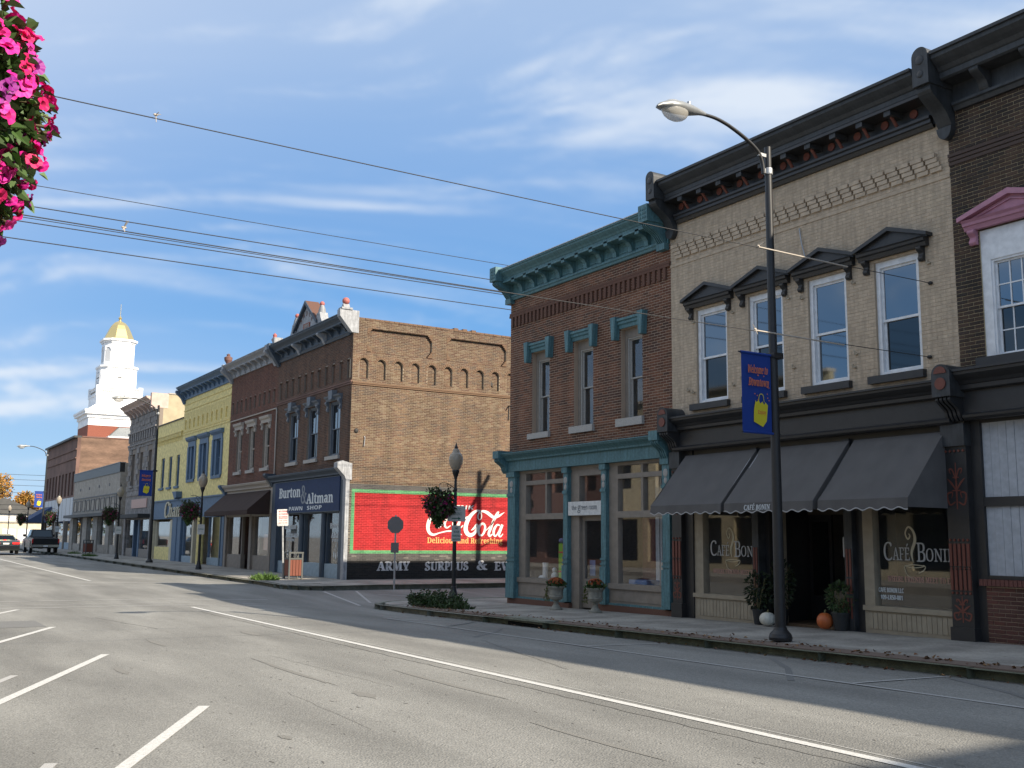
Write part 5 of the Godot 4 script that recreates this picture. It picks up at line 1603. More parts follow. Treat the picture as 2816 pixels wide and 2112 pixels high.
	b.ext(comb, t.origin, t.basis.x, t.basis.y, t.basis.z, -0.1095, 0.0)
	bx.call(0.0, 7.62, -0.1095, L, 7.9, 0.0)
	var panels := []
	var pu := 0.59
	var last := 0.0
	while pu + 2.93 < L:
		panels.append([pu, pu + 2.93, 9.02, 9.97, 0, 0.11])
		bx.call(last, 8.98, -0.1095, pu, 9.97, 0.0)
		for row in 4:       # stepped corners
			var s := 0.2 - row * 0.055
			for c in [[pu, pu + s, 9.97 - (row + 1) * BH, 9.97 - row * BH], [pu + 2.93 - s, pu + 2.93, 9.97 - (row + 1) * BH, 9.97 - row * BH], [pu, pu + s, 9.02 + row * BH, 9.02 + (row + 1) * BH], [pu + 2.93 - s, pu + 2.93, 9.02 + row * BH, 9.02 + (row + 1) * BH]]:
				part(r, "corner_brick", g().obox(Transform3D(t.basis, t * Vector3((c[0] + c[1]) / 2.0, (c[2] + c[3]) / 2.0, -0.045)), Vector3(c[1] - c[0], c[3] - c[2] - 0.008, 0.11)), M.brick_side)
		last = pu + 2.93
		pu += 3.61
	bx.call(last, 8.98, -0.1095, L, 9.97, 0.0)
	bx.call(0.0, 9.97, -0.1095, L, 10.3, 0.0)
	sw.mesh = b.mesh(-origin_of(r))
	for q in [[7.64, 7.69, 0.045], [7.7, 7.76, 0.065]]:
		b = g()
		bx = func(u0, v0, w0, u1, v1, w1): b.obox(Transform3D(t.basis, t * Vector3((u0 + u1) / 2.0, (v0 + v1) / 2.0, (w0 + w1) / 2.0)), Vector3(u1 - u0, v1 - v0, w1 - w0))
		bx.call(0.0, q[0], -0.01, L, q[1], q[2])
		part(r, "belt_course", b, M.brick_side)
	# painted ground of the mural on the joints
	for z in [[0.0, L, 3.5, 3.72, M.mural_grey], [0.14, L, 3.38, 3.5, M.mural_green], [0.14, L, 1.02, 1.14, M.mural_green], [0.14, 0.27, 1.14, 3.38, M.mural_green], [0.27, L, 1.14, 3.38, M.mural_red], [0.0, L, 0.74, 1.02, M.mural_grey], [0.0, L, -0.4, 0.74, M.mural_black]]:
		b = g()
		b.obox(Transform3D(t.basis, t * Vector3((z[0] + z[1]) / 2.0, (z[2] + z[3]) / 2.0, 0.002)), Vector3(z[1] - z[0], z[3] - z[2], 0.006))
		part(r, "painted_joint", b, z[4])
	var sp := []
	for c in [Color(0.155, 0.105, 0.077), Color(0.175, 0.112, 0.076), Color(0.185, 0.1, 0.065), Color(0.2, 0.122, 0.075), Color(0.225, 0.138, 0.08), Color(0.24, 0.14, 0.085), Color(0.255, 0.17, 0.1), Color(0.3, 0.215, 0.14)]:
		sp.append(c)
	for c in [Color(0.5, 0.014, 0.018), Color(0.56, 0.018, 0.022), Color(0.46, 0.013, 0.017)]:
		sp.append(c)
	for c in [Color(0.12, 0.37, 0.16), Color(0.14, 0.42, 0.18)]:
		sp.append(c)
	for c in [Color(0.1, 0.095, 0.09), Color(0.13, 0.12, 0.11), Color(0.03, 0.028, 0.026), Color(0.045, 0.04, 0.036), Color(0.26, 0.24, 0.21)]:
		sp.append(c)
	var dr := drift(0, 7, 61)
	var tone := func(u: float, v: float) -> int:
		if v > 3.72:
			if v > 8.9 and rng.randf() < 0.4:
				return rng.randi_range(1, 3)
			return dr.call(u, v)
		if v > 3.5:
			return rng.randi_range(13, 14)
		if v > 1.02 and u > 0.14:
			if u < 0.27 or v > 3.38 or v < 1.14:
				return rng.randi_range(11, 12)
			return rng.randi_range(8, 10)
		if v > 0.74:
			return 17 if rng.randf() < 0.14 else rng.randi_range(13, 14)
		return rng.randi_range(15, 16)
	bricks(r, "side", t, 0.0, 20.0, -0.2, 10.3, niches + panels + [[0.14, 0.27, 1.02, 3.5, 0, 0.0002], [-0.1, 0.14, 1.02, 3.5, 0, 0.0002]], sp, tone, M.brick_vc, 280, 0.008)
	# arches of brick on edge over the niches, coping bricks
	for n in niches.slice(0, 11):
		var uc: float = (n[0] + n[1]) * 0.5
		for k in 9:
			var an := PI * (k + 0.5) / 9.0
			var c := t * Vector3(uc + cos(an) * 0.265, 8.535 + sin(an) * 0.265, 0.0)
			part(r, "arch_brick", g().obox(Transform3D(t.basis * Basis(Vector3(0, 0, 1), an), c), Vector3(0.105, 0.062, 0.03)), M.brick_side)
	var u := 0.06
	while u < 19.8:
		var hgt := 0.07 + (0.06 if rng.randf() < 0.22 and u > 3.5 else 0.0)
		part(r, "coping_brick", g().obox(Transform3D(t.basis, t * Vector3(u + 0.1, 10.3 + hgt * 0.5, -0.12 + rng.randf_range(-0.01, 0.01))), Vector3(0.2, hgt, 0.28)), M.brick_side)
		u += 0.213
	# ---- lettering of the mural
	var mu := thing("painted_advertisement", "red wall advertisement with white script lettering and green border on the pawn shop side", "mural", Vector3(x1, 1.0, -4))
	b = g()
	var W := 0.012
	stroke(b, t, [[4.12, 2.5, 0.03], [4.02, 2.62, 0.05], [3.84, 2.6, 0.13], [3.6, 2.42, 0.17], [3.5, 2.12, 0.16], [3.56, 1.88, 0.13], [3.76, 1.78, 0.09], [4.05, 1.86, 0.05], [4.4, 1.93, 0.06], [4.75, 1.93, 0.06], [4.98, 1.84, 0.05], [5.08, 1.78, 0.02]], W)
	stroke(b, t, [[4.06, 2.42, 0.08], [3.94, 2.36, 0.1], [3.9, 2.2, 0.1], [3.97, 2.08, 0.08], [4.08, 2.14, 0.08], [4.14, 2.3, 0.08], [4.06, 2.43, 0.06]], W + 0.001)
	stroke(b, t, [[4.5, 2.36, 0.05], [4.4, 2.44, 0.07], [4.28, 2.3, 0.1], [4.28, 2.14, 0.09], [4.38, 2.07, 0.06], [4.54, 2.16, 0.04]], W + 0.002)
	stroke(b, t, [[4.9, 2.4, 0.06], [4.76, 2.42, 0.08], [4.66, 2.26, 0.1], [4.7, 2.1, 0.08], [4.82, 2.14, 0.06], [4.94, 2.36, 0.07]], W + 0.003)
	stroke(b, t, [[5.0, 2.44, 0.1], [4.92, 2.18, 0.1], [5.0, 2.08, 0.06], [5.12, 2.18, 0.04]], W + 0.004)
	stroke(b, t, [[5.16, 2.45, 0.05], [5.3, 2.5, 0.09], [5.44, 2.54, 0.05]], W)
	# the second capital with its loop and long flourish
	stroke(b, t, [[5.52, 1.98, 0.03], [5.66, 2.08, 0.1], [5.78, 2.2, 0.12], [5.8, 2.06, 0.12], [5.66, 1.86, 0.13], [5.46, 1.78, 0.16], [5.28, 1.92, 0.19], [5.26, 2.16, 0.19], [5.38, 2.45, 0.17], [5.6, 2.7, 0.13], [5.84, 2.8, 0.07], [5.98, 2.7, 0.05], [6.0, 2.52, 0.05], [5.92, 2.42, 0.045], [5.83, 2.5, 0.045], [5.86, 2.68, 0.05], [6.02, 2.78, 0.08], [6.24, 2.74, 0.13], [6.44, 2.62, 0.14], [6.6, 2.54, 0.12], [6.84, 2.6, 0.1], [7.02, 2.7, 0.05], [7.12, 2.76, 0.015]], W + 0.001)
	stroke(b, t, [[6.1, 2.28, 0.08], [5.96, 2.22, 0.1], [5.86, 2.02, 0.12], [5.9, 1.82, 0.1], [6.02, 1.78, 0.08], [6.14, 1.92, 0.1], [6.18, 2.14, 0.1], [6.1, 2.28, 0.07]], W + 0.003)
	stroke(b, t, [[6.22, 1.98, 0.03], [6.42, 2.16, 0.05], [6.66, 2.46, 0.06], [6.8, 2.68, 0.05], [6.84, 2.76, 0.035], [6.76, 2.74, 0.05], [6.62, 2.5, 0.08], [6.46, 2.1, 0.12], [6.36, 1.86, 0.12], [6.42, 1.76, 0.09], [6.54, 1.84, 0.05]], W + 0.004)
	stroke(b, t, [[6.9, 2.2, 0.06], [6.76, 2.22, 0.08], [6.62, 2.04, 0.12], [6.6, 1.84, 0.1], [6.7, 1.76, 0.07], [6.84, 1.94, 0.06], [6.96, 2.18, 0.07]], W + 0.005)
	stroke(b, t, [[7.02, 2.24, 0.12], [6.9, 1.94, 0.12], [6.86, 1.8, 0.1], [6.94, 1.74, 0.06], [7.06, 1.86, 0.03]], W + 0.006)
	part(mu, "script_lettering", b, M.mural_white)
	words(mu, "lettering", "DRINK", side(x1 + 0.012, 2.84, -4.2), 1.44, 0.16, M.mural_white, "Droid Sans", 700, 0.003, 0.25)
	words(mu, "lettering", "Delicious and Refreshing", side(x1 + 0.012, 1.37, -3.48), 3.56, 0.31, M.mural_gold, "Droid Serif", 700, 0.003)
	for k in 3:
		words(mu, "lettering", "ARMY", side(x1 + 0.012 + k * 0.002, 0.36 + (k - 1) * 0.008, -1.3 - (k - 1) * 0.014), 1.42, 0.34, M.mural_pale, "Droid Serif", 700, 0.003)
	for k in 3:
		words(mu, "lettering", "SURPLUS", side(x1 + 0.012 + k * 0.002, 0.345 + (k - 1) * 0.008, -3.41 - (k - 1) * 0.014), 1.98, 0.35, M.mural_pale, "Droid Serif", 700, 0.003)
	for k in 3:
		words(mu, "lettering", "&", side(x1 + 0.012 + k * 0.002, 0.36 + (k - 1) * 0.008, -5.82 - (k - 1) * 0.014), 0.48, 0.38, M.mural_pale, "Droid Serif", 700, 0.003)
	for k in 3:
		words(mu, "lettering", "EVE", side(x1 + 0.012 + k * 0.002, 0.335 + (k - 1) * 0.008, -6.66 - (k - 1) * 0.014), 0.98, 0.35, M.mural_pale, "Droid Serif", 700, 0.003)
	# iron star, vent and bracket on the wall
	var st := []
	for k in 10:
		var rr := 0.15 if k % 2 == 0 else 0.055
		st.append(Vector2(6.43 + rr * sin(TAU * k / 10), 8.2 + rr * cos(TAU * k / 10)))
	part(r, "iron_star", g().ext(PackedVector2Array(st), t.origin, t.basis.x, t.basis.y, t.basis.z, -0.11, -0.06), M.star_iron)
	part(r, "wall_vent", g().ball(t * Vector3(0.24, 5.8, 0.01), Vector3(0.05, 0.1, 0.09), 10, 6), M.star_iron)
	part(r, "wall_pipe", g().tube(PackedVector3Array([t * Vector3(0.58, 5.6, 0.03), t * Vector3(0.6, 5.55, 0.06), t * Vector3(0.57, 5.2, 0.06)]), 0.018, 0.018, 6), M.galv)
	part(r, "wall_bracket", g().tube(PackedVector3Array([t * Vector3(7.25, 7.3, 0.02), t * Vector3(7.25, 7.3, 0.3)]), 0.03, 0.02, 6).tube(PackedVector3Array([t * Vector3(7.28, 7.3, 0.02), t * Vector3(7.26, 6.7, 0.03)]), 0.02, 0.02, 6), M.star_iron)

# ---------------------------------------------------------------- buildings further down the street
func shop_bays(r: Node3D, x0: float, x1: float, bays: Array, sill: float, head: float, mb: Material, mf: Material) -> void:
	for q in bays:
		var yb := walk(q[0])
		if q[2] == 0:
			part(r, "bulkhead", g().box(q[0], yb - 0.2, -0.25, q[1], sill, -0.03), mb)
			part(r, "show_window", g().quad(Vector3(q[0] + 0.1, sill, -0.12), Vector3(q[1] - 0.1, sill, -0.12), Vector3(q[1] - 0.1, head, -0.12), Vector3(q[0] + 0.1, head, -0.12), Vector3(0, 0, 1)), M.glass)
			part(r, "window_frame", g().box(q[0], sill, -0.2, q[0] + 0.1, head, -0.06), mf)
			part(r, "window_frame", g().box(q[1] - 0.1, sill, -0.2, q[1], head, -0.06), mf)
		elif q[2] == 1:
			var d := part(r, "door", g().box(q[0], yb, -0.6, q[0] + 0.12, head, -0.54).box(q[1] - 0.12, yb, -0.6, q[1], head, -0.54).box(q[0] + 0.12, yb, -0.6, q[1] - 0.12, yb + 0.4, -0.54).box(q[0] + 0.12, head - 0.15, -0.6, q[1] - 0.12, head, -0.54), mf)
			part(d, "pane", g().quad(Vector3(q[0] + 0.12, yb + 0.4, -0.57), Vector3(q[1] - 0.12, yb + 0.4, -0.57), Vector3(q[1] - 0.12, head - 0.15, -0.57), Vector3(q[0] + 0.12, head - 0.15, -0.57), Vector3(0, 0, 1)), M.glass)
		else:
			part(r, "pier", g().box(q[0], yb - 0.2, -0.28, q[1], head + 0.1, 0.06), mf)

func make_row() -> void:
	# ---- brown brick with the pale cornice and brown awning
	var x0 := -54.35
	var x1 := -47.0
	var r := thing("brick_building", "brown brick building with white cornice and brown awning beside the pawn shop", "building", Vector3(-50.7, 0, 0))
	var wins := [[-53.05, -52.15, 4.87, 7.0], [-51.05, -50.1, 4.87, 7.0], [-48.85, -47.9, 4.87, 7.0]]
	var holes := []
	var cut := wins.duplicate()
	for w in wins:
		holes.append([w[0], w[1], w[2], w[3], 0, 0.0])
	for k in 10:
		holes.append([-54.1 + k * 0.72, -53.8 + k * 0.72, 7.92, 8.6, 1.0, 0.07])
		cut.append([-54.1 + k * 0.72, -53.8 + k * 0.72, 7.92, 8.55])
	part(r, "wall", wall(g(), x0, x1, 3.8, 9.95, -0.3, 0.0, cut), M.mortar_grey)
	part(r, "niche_back", g().box(x0 + 0.1, 7.9, -0.28, x1 - 0.1, 8.7, -0.074), M.mortar_dark)
	var pal := [Color(0.22, 0.085, 0.055), Color(0.25, 0.095, 0.06), Color(0.19, 0.078, 0.052), Color(0.27, 0.11, 0.068)]
	bricks(r, "row", Transform3D(), x0, x1, 4.2, 9.9, holes, pal, pick(0, 3), M.brick_vc, 0)
	shell(r, x0, x1, -0.3, 9.95, 18.0, M.far_brick)
	part(r, "conduit", g().tube(PackedVector3Array([Vector3(x0 + 0.2, 7.55, 0.05), Vector3(x1 + 0.06, 7.56, 0.05), Vector3(x1 + 0.1, 7.4, 0.05), Vector3(x1 + 0.12, 4.5, 0.05)]), 0.035, 0.035, 6), M.cream_stone)
	moulding(r, "cornice", crown(10.2, 10.5, 0.36, 0.62), x0 + 0.1, x1 - 0.2, M.white_weathered)
	part(r, "frieze", g().box(x0 + 0.02, 9.84, -0.2, x1 - 0.02, 10.21, 0.08), M.white_weathered)
	for k in 8:
		part(r, "cornice_bracket", scroll(x0 + 0.75 + k * 0.85, 0.14, 9.86, 10.2, 0.06, 0.42), M.white_weathered)
	for s in [x0 + 0.08, x1 - 0.3]:
		var e := part(r, "end_bracket", scroll(s, 0.26, 9.6, 10.3, 0.05, 0.66), M.white_weathered)
		part(e, "cap", g().box(s - 0.16, 10.3, -0.1, s + 0.16, 10.56, 0.6), M.white_weathered)
	part(r, "finial", g().lathe([Vector2(0.16, 10.56), Vector2(0.1, 10.66), Vector2(0.2, 10.82), Vector2(0.22, 10.98), Vector2(0.08, 11.06), Vector2(0.1, 11.14), Vector2(0.0, 11.2)], Vector3(x0 + 0.08, 0, 0.3), 10), M.terracotta)
	part(r, "chimney", g().box(-52.2, 9.5, -1.6, -51.2, 10.9, -0.9), M.white_weathered)
	for w in wins:
		window(r, w, 0.14, M.cream_stone, M.sky_glass, {fw = 0.12, sash = 0.05, low = M.dim_glass, inside = M.dark_inside})
		part(r, "sill", g().box(w[0] - 0.12, 4.72, -0.1, w[1] + 0.1, 4.865, 0.1), M.stone_sill)
		var h := part(r, "window_hood", g().run([Vector2(0, 7.02), Vector2(0.07, 7.02), Vector2(0.09, 7.16), Vector2(0.17, 7.22), Vector2(0.2, 7.33), Vector2(0, 7.36)], w[0] - 0.22, w[1] + 0.22), M.cream_stone)
		for s in [w[0] - 0.1, w[1] + 0.1]:
			part(h, "hood_bracket", scroll(s, 0.14, 6.7, 7.02, 0.01, 0.12), M.cream_stone)
	moulding(r, "shop_cornice", crown(3.9, 4.2, 0.16, 0.36), x0 + 0.1, x1 - 0.1, M.cream_stone)
	part(r, "shop_fascia", g().box(x0 + 0.02, 2.6, -0.3, x1 - 0.02, 3.91, 0.05), M.cream_stone)
	part(r, "end_scroll", scroll(x0 + 0.05, 0.3, 3.6, 4.25, 0.05, 0.45), M.blue_trim)
	room(r, x0, x1, 0.04, 3.2, 5.0, M.brown_inside, M.wood_floor)
	shop_bays(r, x0, x1, [[-54.3, -53.95, 2], [-53.95, -51.6, 0], [-51.5, -50.3, 1], [-50.2, -49.85, 2], [-49.85, -47.3, 0], [-47.3, -47.02, 2]], 0.75, 2.62, M.taupe, M.taupe)
	part(r, "window_poster", g().box(-48.6, 1.0, -0.18, -48.05, 1.75, -0.17), M.letter_rose)
	awning("dark brown awning over the shop beside the pawn shop", -54.2, -47.2, M.awning_brown, "", 3.78, 2.84, 2.62, 1.15, null)

	# ---- yellow building
	x0 = -63.9
	x1 = -54.35
	r = thing("yellow_building", "taller yellow painted building with blue cornice and three blue shuttered windows", "building", Vector3(-59, 0, 0))
	wins = [[-62.4, -60.9, 4.9, 7.1], [-59.9, -58.3, 4.9, 7.1], [-57.3, -55.6, 4.9, 7.15]]
	cut = wins.duplicate()
	holes = []
	for w in wins:
		holes.append([w[0], w[1], w[2], w[3], 0, 0.0])
	for k in 10:
		var a := -63.55 + k * 0.92
		cut.append([a, a + 0.34, 7.92, 8.5])
		holes.append([a, a + 0.34, 7.92, 8.72, 1.6, 0.07])
	part(r, "wall", wall(g(), x0, x1, 3.7, 9.9, -0.3, 0.0, cut), M.yellow_paint)
	part(r, "niche_back", g().box(x0 + 0.1, 7.9, -0.28, x1 - 0.1, 8.7, -0.075), M.yellow_paint)
	var yp := [Color(0.79, 0.65, 0.265), Color(0.81, 0.67, 0.275), Color(0.77, 0.63, 0.26)]
	bricks(r, "yel", Transform3D(), x0, x1, 7.85, 9.0, holes, yp, pick(0, 2), M.brick_paint, 0, 0.012, 0.006)
	for yy in [7.62, 7.76, 9.05, 9.42]:
		part(r, "string_course", g().box(x0, yy, -0.01, x1, yy + 0.06, 0.04), M.yellow_paint)
	shell(r, x0, x1, -0.3, 9.95, 18.0, M.pale_render)
	moulding(r, "cornice", crown(10.16, 10.48, 0.34, 0.62), x0 + 0.05, x1 - 0.1, M.blue_trim)
	part(r, "frieze", g().box(x0 + 0.02, 9.74, -0.2, x1 - 0.02, 10.17, 0.08), M.blue_trim)
	for k in 11:
		part(r, "cornice_bracket", scroll(x0 + 0.5 + k * 0.86, 0.16, 9.84, 10.16, 0.06, 0.42), M.blue_trim)
	part(r, "end_bracket", scroll(x0 + 0.05, 0.24, 9.5, 10.3, 0.05, 0.6), M.blue_trim)
	part(r, "chimney", g().box(-63.5, 9.4, -1.3, -62.5, 10.98, -0.6), M.terracotta)
	for w in wins:
		var s := part(r, "window_casing", g().box(w[0] - 0.14, w[2] - 0.02, -0.1, w[0] + 0.14, w[3] - 0.3, 0.06).box(w[1] - 0.14, w[2] - 0.02, -0.1, w[1] + 0.14, w[3] - 0.3, 0.06).box(w[0] - 0.02, w[2] - 0.18, -0.1, w[1] + 0.02, w[2] - 0.02, 0.08).box(w[0] - 0.06, w[3] - 0.3, -0.1, w[1] + 0.06, w[3], 0.05), M.blue_trim)
		part(s, "shutter", g().box(w[0] + 0.14, w[2], -0.08, w[0] + 0.5, w[3] - 0.3, -0.03).box(w[1] - 0.5, w[2], -0.08, w[1] - 0.14, w[3] - 0.3, -0.03), M.blue_trim)
		window(r, [w[0] + 0.5, w[1] - 0.5, w[2], w[3] - 0.3], 0.14, M.blue_trim, M.dim_glass, {fw = 0.05, sash = 0.04})
		part(r, "window_hood", g().run([Vector2(0, 7.12), Vector2(0.08, 7.12), Vector2(0.18, 7.24), Vector2(0.2, 7.36), Vector2(0, 7.38)], w[0] - 0.22, w[1] + 0.22), M.blue_trim)
	part(r, "shop_fascia", g().box(x0, 2.66, -0.3, x1, 3.74, 0.08).box(x0, 3.74, -0.1, x1, 3.82, 0.14), M.blue_trim)
	room(r, x0, x1, 0.1, 2.9, 4.0, M.brown_inside, M.wood_floor)
	shop_bays(r, x0, x1, [[-63.9, -63.1, 2], [-62.9, -60.7, 0], [-57.6, -55.4, 0], [-55.4, -54.9, 1], [-54.8, -54.4, 2]], 0.5, 2.66, M.pale_blue_panel, M.blue_trim)
	part(r, "round_post", g().tube(PackedVector3Array([Vector3(-57.85, 0.0, 0.3), Vector3(-57.85, 2.68, 0.3)]), 0.2, 0.19, 12), M.yellow_paint)
	part(r, "entry_post", g().box(-60.7, 0.0, -0.2, -60.4, 2.66, 0.02), M.pale_render)

	# ---- the lower yellow building
	x0 = -70.6
	x1 = -63.9
	r = thing("yellow_building", "lower yellow painted building with three narrow blue windows under a dark coping", "building", Vector3(-67.2, 0, 0))
	wins = [[-68.95, -68.1, 4.62, 6.52], [-67.0, -66.2, 4.62, 6.52], [-65.15, -64.35, 4.62, 6.52]]
	part(r, "wall", wall(g(), x0, x1, 3.7, 8.68, -0.3, 0.0, wins), M.yellow_paint)
	shell(r, x0, x1, -0.3, 8.6, 18.0, M.pale_render)
	part(r, "coping", g().box(x0, 8.68, -0.4, x1, 8.75, 0.06), M.roof_felt)
	for k in 20:
		var cx := x0 + 0.3 + k * 0.32
		part(r, "corbel", g().box(cx, 7.4, -0.01, cx + 0.13, 7.62, 0.05).box(cx, 7.62, -0.01, cx + 0.17, 7.86, 0.1), M.yellow_paint)
	part(r, "string_course", g().box(x0, 7.87, -0.01, x1, 7.95, 0.12), M.yellow_paint)
	for w in wins:
		window(r, w, 0.12, M.blue_trim, M.dim_glass, {fw = 0.1, sash = 0.05})
		part(r, "sill", g().box(w[0] - 0.1, 4.48, -0.1, w[1] + 0.1, 4.615, 0.1), M.blue_trim)
	part(r, "shop_fascia", g().box(x0, 2.66, -0.3, x1, 3.74, 0.08).box(x0, 3.74, -0.1, x1, 3.82, 0.14), M.blue_trim)
	part(r, "wall_box", g().front([Vector2(-64.4, 4.25), Vector2(-63.4, 4.25), Vector2(-63.4, 3.9), Vector2(-63.8, 3.8)], 0.0, 0.35), M.blue_trim)
	room(r, x0, x1, 0.15, 2.9, 4.0, M.brown_inside, M.wood_floor)
	shop_bays(r, x0, x1, [[-70.5, -69.9, 2], [-69.7, -65.6, 0], [-65.6, -65.1, 2]], 0.95, 2.5, M.yellow_paint, M.pale_render)
	var bp := part(r, "blue_pier", g().box(-64.9, -0.1, -0.28, -63.9, 2.66, 0.1), M.blue_trim)
	part(bp, "edge", g().box(-64.98, -0.1, -0.2, -64.9, 2.66, 0.05), M.yellow_paint)
	var sg := thing("shop_sign", "cream raised lettering Chan on the blue fascia of the yellow building", "sign", Vector3(-65.2, 2.7, 0.1))
	part(sg, "mounting_rail", g().box(-66.9, 2.95, 0.08, -60.6, 2.99, 0.11).box(-66.9, 3.3, 0.08, -60.6, 3.34, 0.11), M.blue_trim)
	words(sg, "lettering", "C", flat(-66.9, 2.72, 0.115), 1.25, 0.98, M.letter_cream, "Droid Serif", 700, 0.05, 0.25)
	words(sg, "lettering", "han", flat(-65.85, 2.76, 0.115), 2.9, 0.82, M.letter_cream, "Droid Serif", 700, 0.05, 0.25)

	# ---- grey stone building
	x0 = -79.0
	x1 = -70.6
	r = thing("stone_building", "grey rusticated stone building with bracketed cornice beyond the yellow buildings", "building", Vector3(-74.8, 0, 0))
	wins = [[-77.8, -76.9, 5.1, 7.33], [-75.2, -74.4, 5.1, 7.33], [-72.6, -71.8, 5.1, 7.33]]
	part(r, "wall", wall(g(), x0, x1, 3.6, 10.0, -0.3, 0.0, wins), M.mortar_grey)
	for row in 15:       # rough faced blocks
		var y := 4.35 + row * 0.37
		var xx := x0 + (0.0 if row % 2 else 0.4)
		while xx < x1 - 0.3:
			var wd := minf(0.8, x1 - xx)
			var skip := false
			for w in wins:
				if xx + wd > w[0] and xx < w[1] and y + 0.37 > w[2] and y < w[3]:
					skip = true
			if not skip:
				part(r, "stone_block", g().box(xx + 0.01, y + 0.01, -0.02, xx + wd - 0.01, y + 0.36, rng.randf_range(0.025, 0.075)), M.grey_stone)
			xx += 0.8
	shell(r, x0, x1, -0.3, 10.95, 16.0, M.front_tan)
	moulding(r, "cornice", crown(10.4, 10.75, 0.5, 0.85), x0, x1 - 0.1, M.pink_stone)
	part(r, "frieze", g().box(x0 + 0.02, 9.92, -0.2, x1 - 0.02, 10.41, 0.08), M.grey_stone)
	for k in 7:
		part(r, "cornice_bracket", scroll(x0 + 0.6 + k * 1.15, 0.24, 9.92, 10.4, 0.08, 0.6), M.pink_stone)
	part(r, "end_pier", g().box(x1 - 0.35, 10.0, -0.6, x1 + 0.02, 10.98, 0.5), M.pink_stone)
	part(r, "coping", g().box(x1 - 0.33, 10.95, -16, x1 + 0.05, 11.03, -0.6), M.cream_stone)
	for k in 12:
		part(r, "frieze_block", g().box(x0 + 0.25 + k * 0.69, 8.2, 0.0, x0 + 0.6 + k * 0.69, 8.75, 0.13), M.grey_stone)
	part(r, "band_course", g().box(x0, 8.78, -0.01, x1, 8.9, 0.15).box(x0, 7.9, -0.01, x1, 8.02, 0.12), M.grey_stone)
	for w in wins:
		window(r, w, 0.2, M.taupe, M.dim_glass, {fw = 0.08})
		part(r, "sill", g().box(w[0] - 0.15, 4.94, -0.1, w[1] + 0.15, 5.095, 0.14), M.grey_stone)
	part(r, "shop_fascia", g().box(x0, 2.7, -0.3, x1, 4.3, 0.02), M.grey_stone)
	part(r, "painted_panel", g().box(-76.8, 3.5, 0.02, -72.2, 4.1, 0.07), M.letter_rose)
	part(r, "fringe", g().box(-78.6, 2.8, 0.02, -71.2, 3.05, 0.8), M.pot_dark)
	room(r, x0, x1, 0.2, 2.9, 4.0, M.brown_inside, M.wood_floor)
	shop_bays(r, x0, x1, [[-79.0, -78.4, 2], [-78.2, -76.0, 0], [-75.8, -74.6, 1], [-74.2, -71.4, 0], [-71.2, -70.65, 2]], 0.75, 2.7, M.taupe, M.grey_stone)
	part(r, "blue_door_post", g().box(-76.0, 0.15, -0.4, -75.8, 2.7, 0.0).box(-74.6, 0.15, -0.4, -74.2, 2.7, 0.0), M.blue_trim)

	# ---- one storey grey building with a black parapet
	x0 = -101.3
	x1 = -81.5
	r = thing("grey_building", "one storey grey rendered building with plain black parapet and panelled band", "building", Vector3(-91, 0, 0))
	part(r, "wall", wall(g(), x0, x1, 3.2, 6.3, -0.3, 0.0, []), M.grey_render)
	part(r, "parapet", g().box(x0, 6.3, -0.3, x1, 7.0, 0.06), M.black_paint)
	part(r, "coping", g().box(x0, 7.0, -0.35, x1, 7.05, 0.1), M.metal_roof)
	shell(r, x0, x1, -0.3, 7.0, 18.0, M.grey_render)
	part(r, "rail", g().box(x0, 4.7, -0.01, x1 - 0.6, 4.78, 0.06).box(x1 - 0.7, 3.3, -0.01, x1 - 0.6, 4.7, 0.06), M.black_paint)
	for k in 9:
		var a := x0 + 0.6 + k * 2.05
		part(r, "panel_frame", g().box(a, 4.5, 0.0, a + 1.5, 4.58, 0.04).box(a, 3.6, 0.0, a + 1.5, 3.68, 0.04).box(a, 3.68, 0.0, a + 0.09, 4.5, 0.04).box(a + 1.41, 3.68, 0.0, a + 1.5, 4.5, 0.04), M.black_paint)
	for k in 4:
		part(r, "vent", g().box(-98.0 + k * 4.2, 5.4, 0.0, -97.7 + k * 4.2, 5.62, 0.03), M.black_paint)
	part(r, "canopy", g().box(x0 - 0.3, 3.1, -0.1, x1 - 0.2, 3.34, 0.7), M.black_worn)
	room(r, x0, x1, 0.3, 3.0, 4.0, M.brown_inside, M.wood_floor)
	shop_bays(r, x0, x1, [[-101.3, -100.3, 2], [-100.2, -97.0, 0], [-96.9, -95.6, 1], [-95.5, -93.6, 2], [-93.5, -91.0, 0], [-90.9, -89.0, 2], [-88.9, -85.6, 0], [-85.5, -84.2, 2], [-84.1, -82.0, 0], [-81.9, -81.52, 2]], 0.9, 3.05, M.grey_render, M.grey_render)

	# ---- long brick building at the end
	x0 = -119.2
	x1 = -101.3
	r = thing("brick_building", "long brick building with a row of narrow windows and white shop band", "building", Vector3(-110, 0, 0))
	wins = []
	for k in 9:
		wins.append([x0 + 0.8 + k * 1.95, x0 + 1.9 + k * 1.95, 5.2, 7.35])
	part(r, "wall", wall(g(), x0, x1, 5.0, 10.4, -0.3, 0.0, wins), M.far_brick)
	part(r, "corbel_course", g().box(x0, 8.5, -0.01, x1, 8.62, 0.1).box(x0, 9.3, -0.01, x1, 9.42, 0.1), M.far_brick)
	part(r, "coping", g().box(x0, 10.4, -0.35, x1, 10.58, 0.3), M.black_worn)
	shell(r, x0, x1, -0.3, 10.45, 24.0, M.far_brick_lit)
	part(r, "coping", g().box(x1 - 0.35, 10.45, -24, x1 + 0.05, 10.57, -0.36), M.terracotta)
	part(r, "chimney", g().box(x1 - 1.2, 9.9, -12.2, x1 - 0.3, 11.3, -11.2), M.court_brick)
	for w in wins:
		window(r, w, 0.2, M.cream_stone, M.dim_glass, {fw = 0.12})
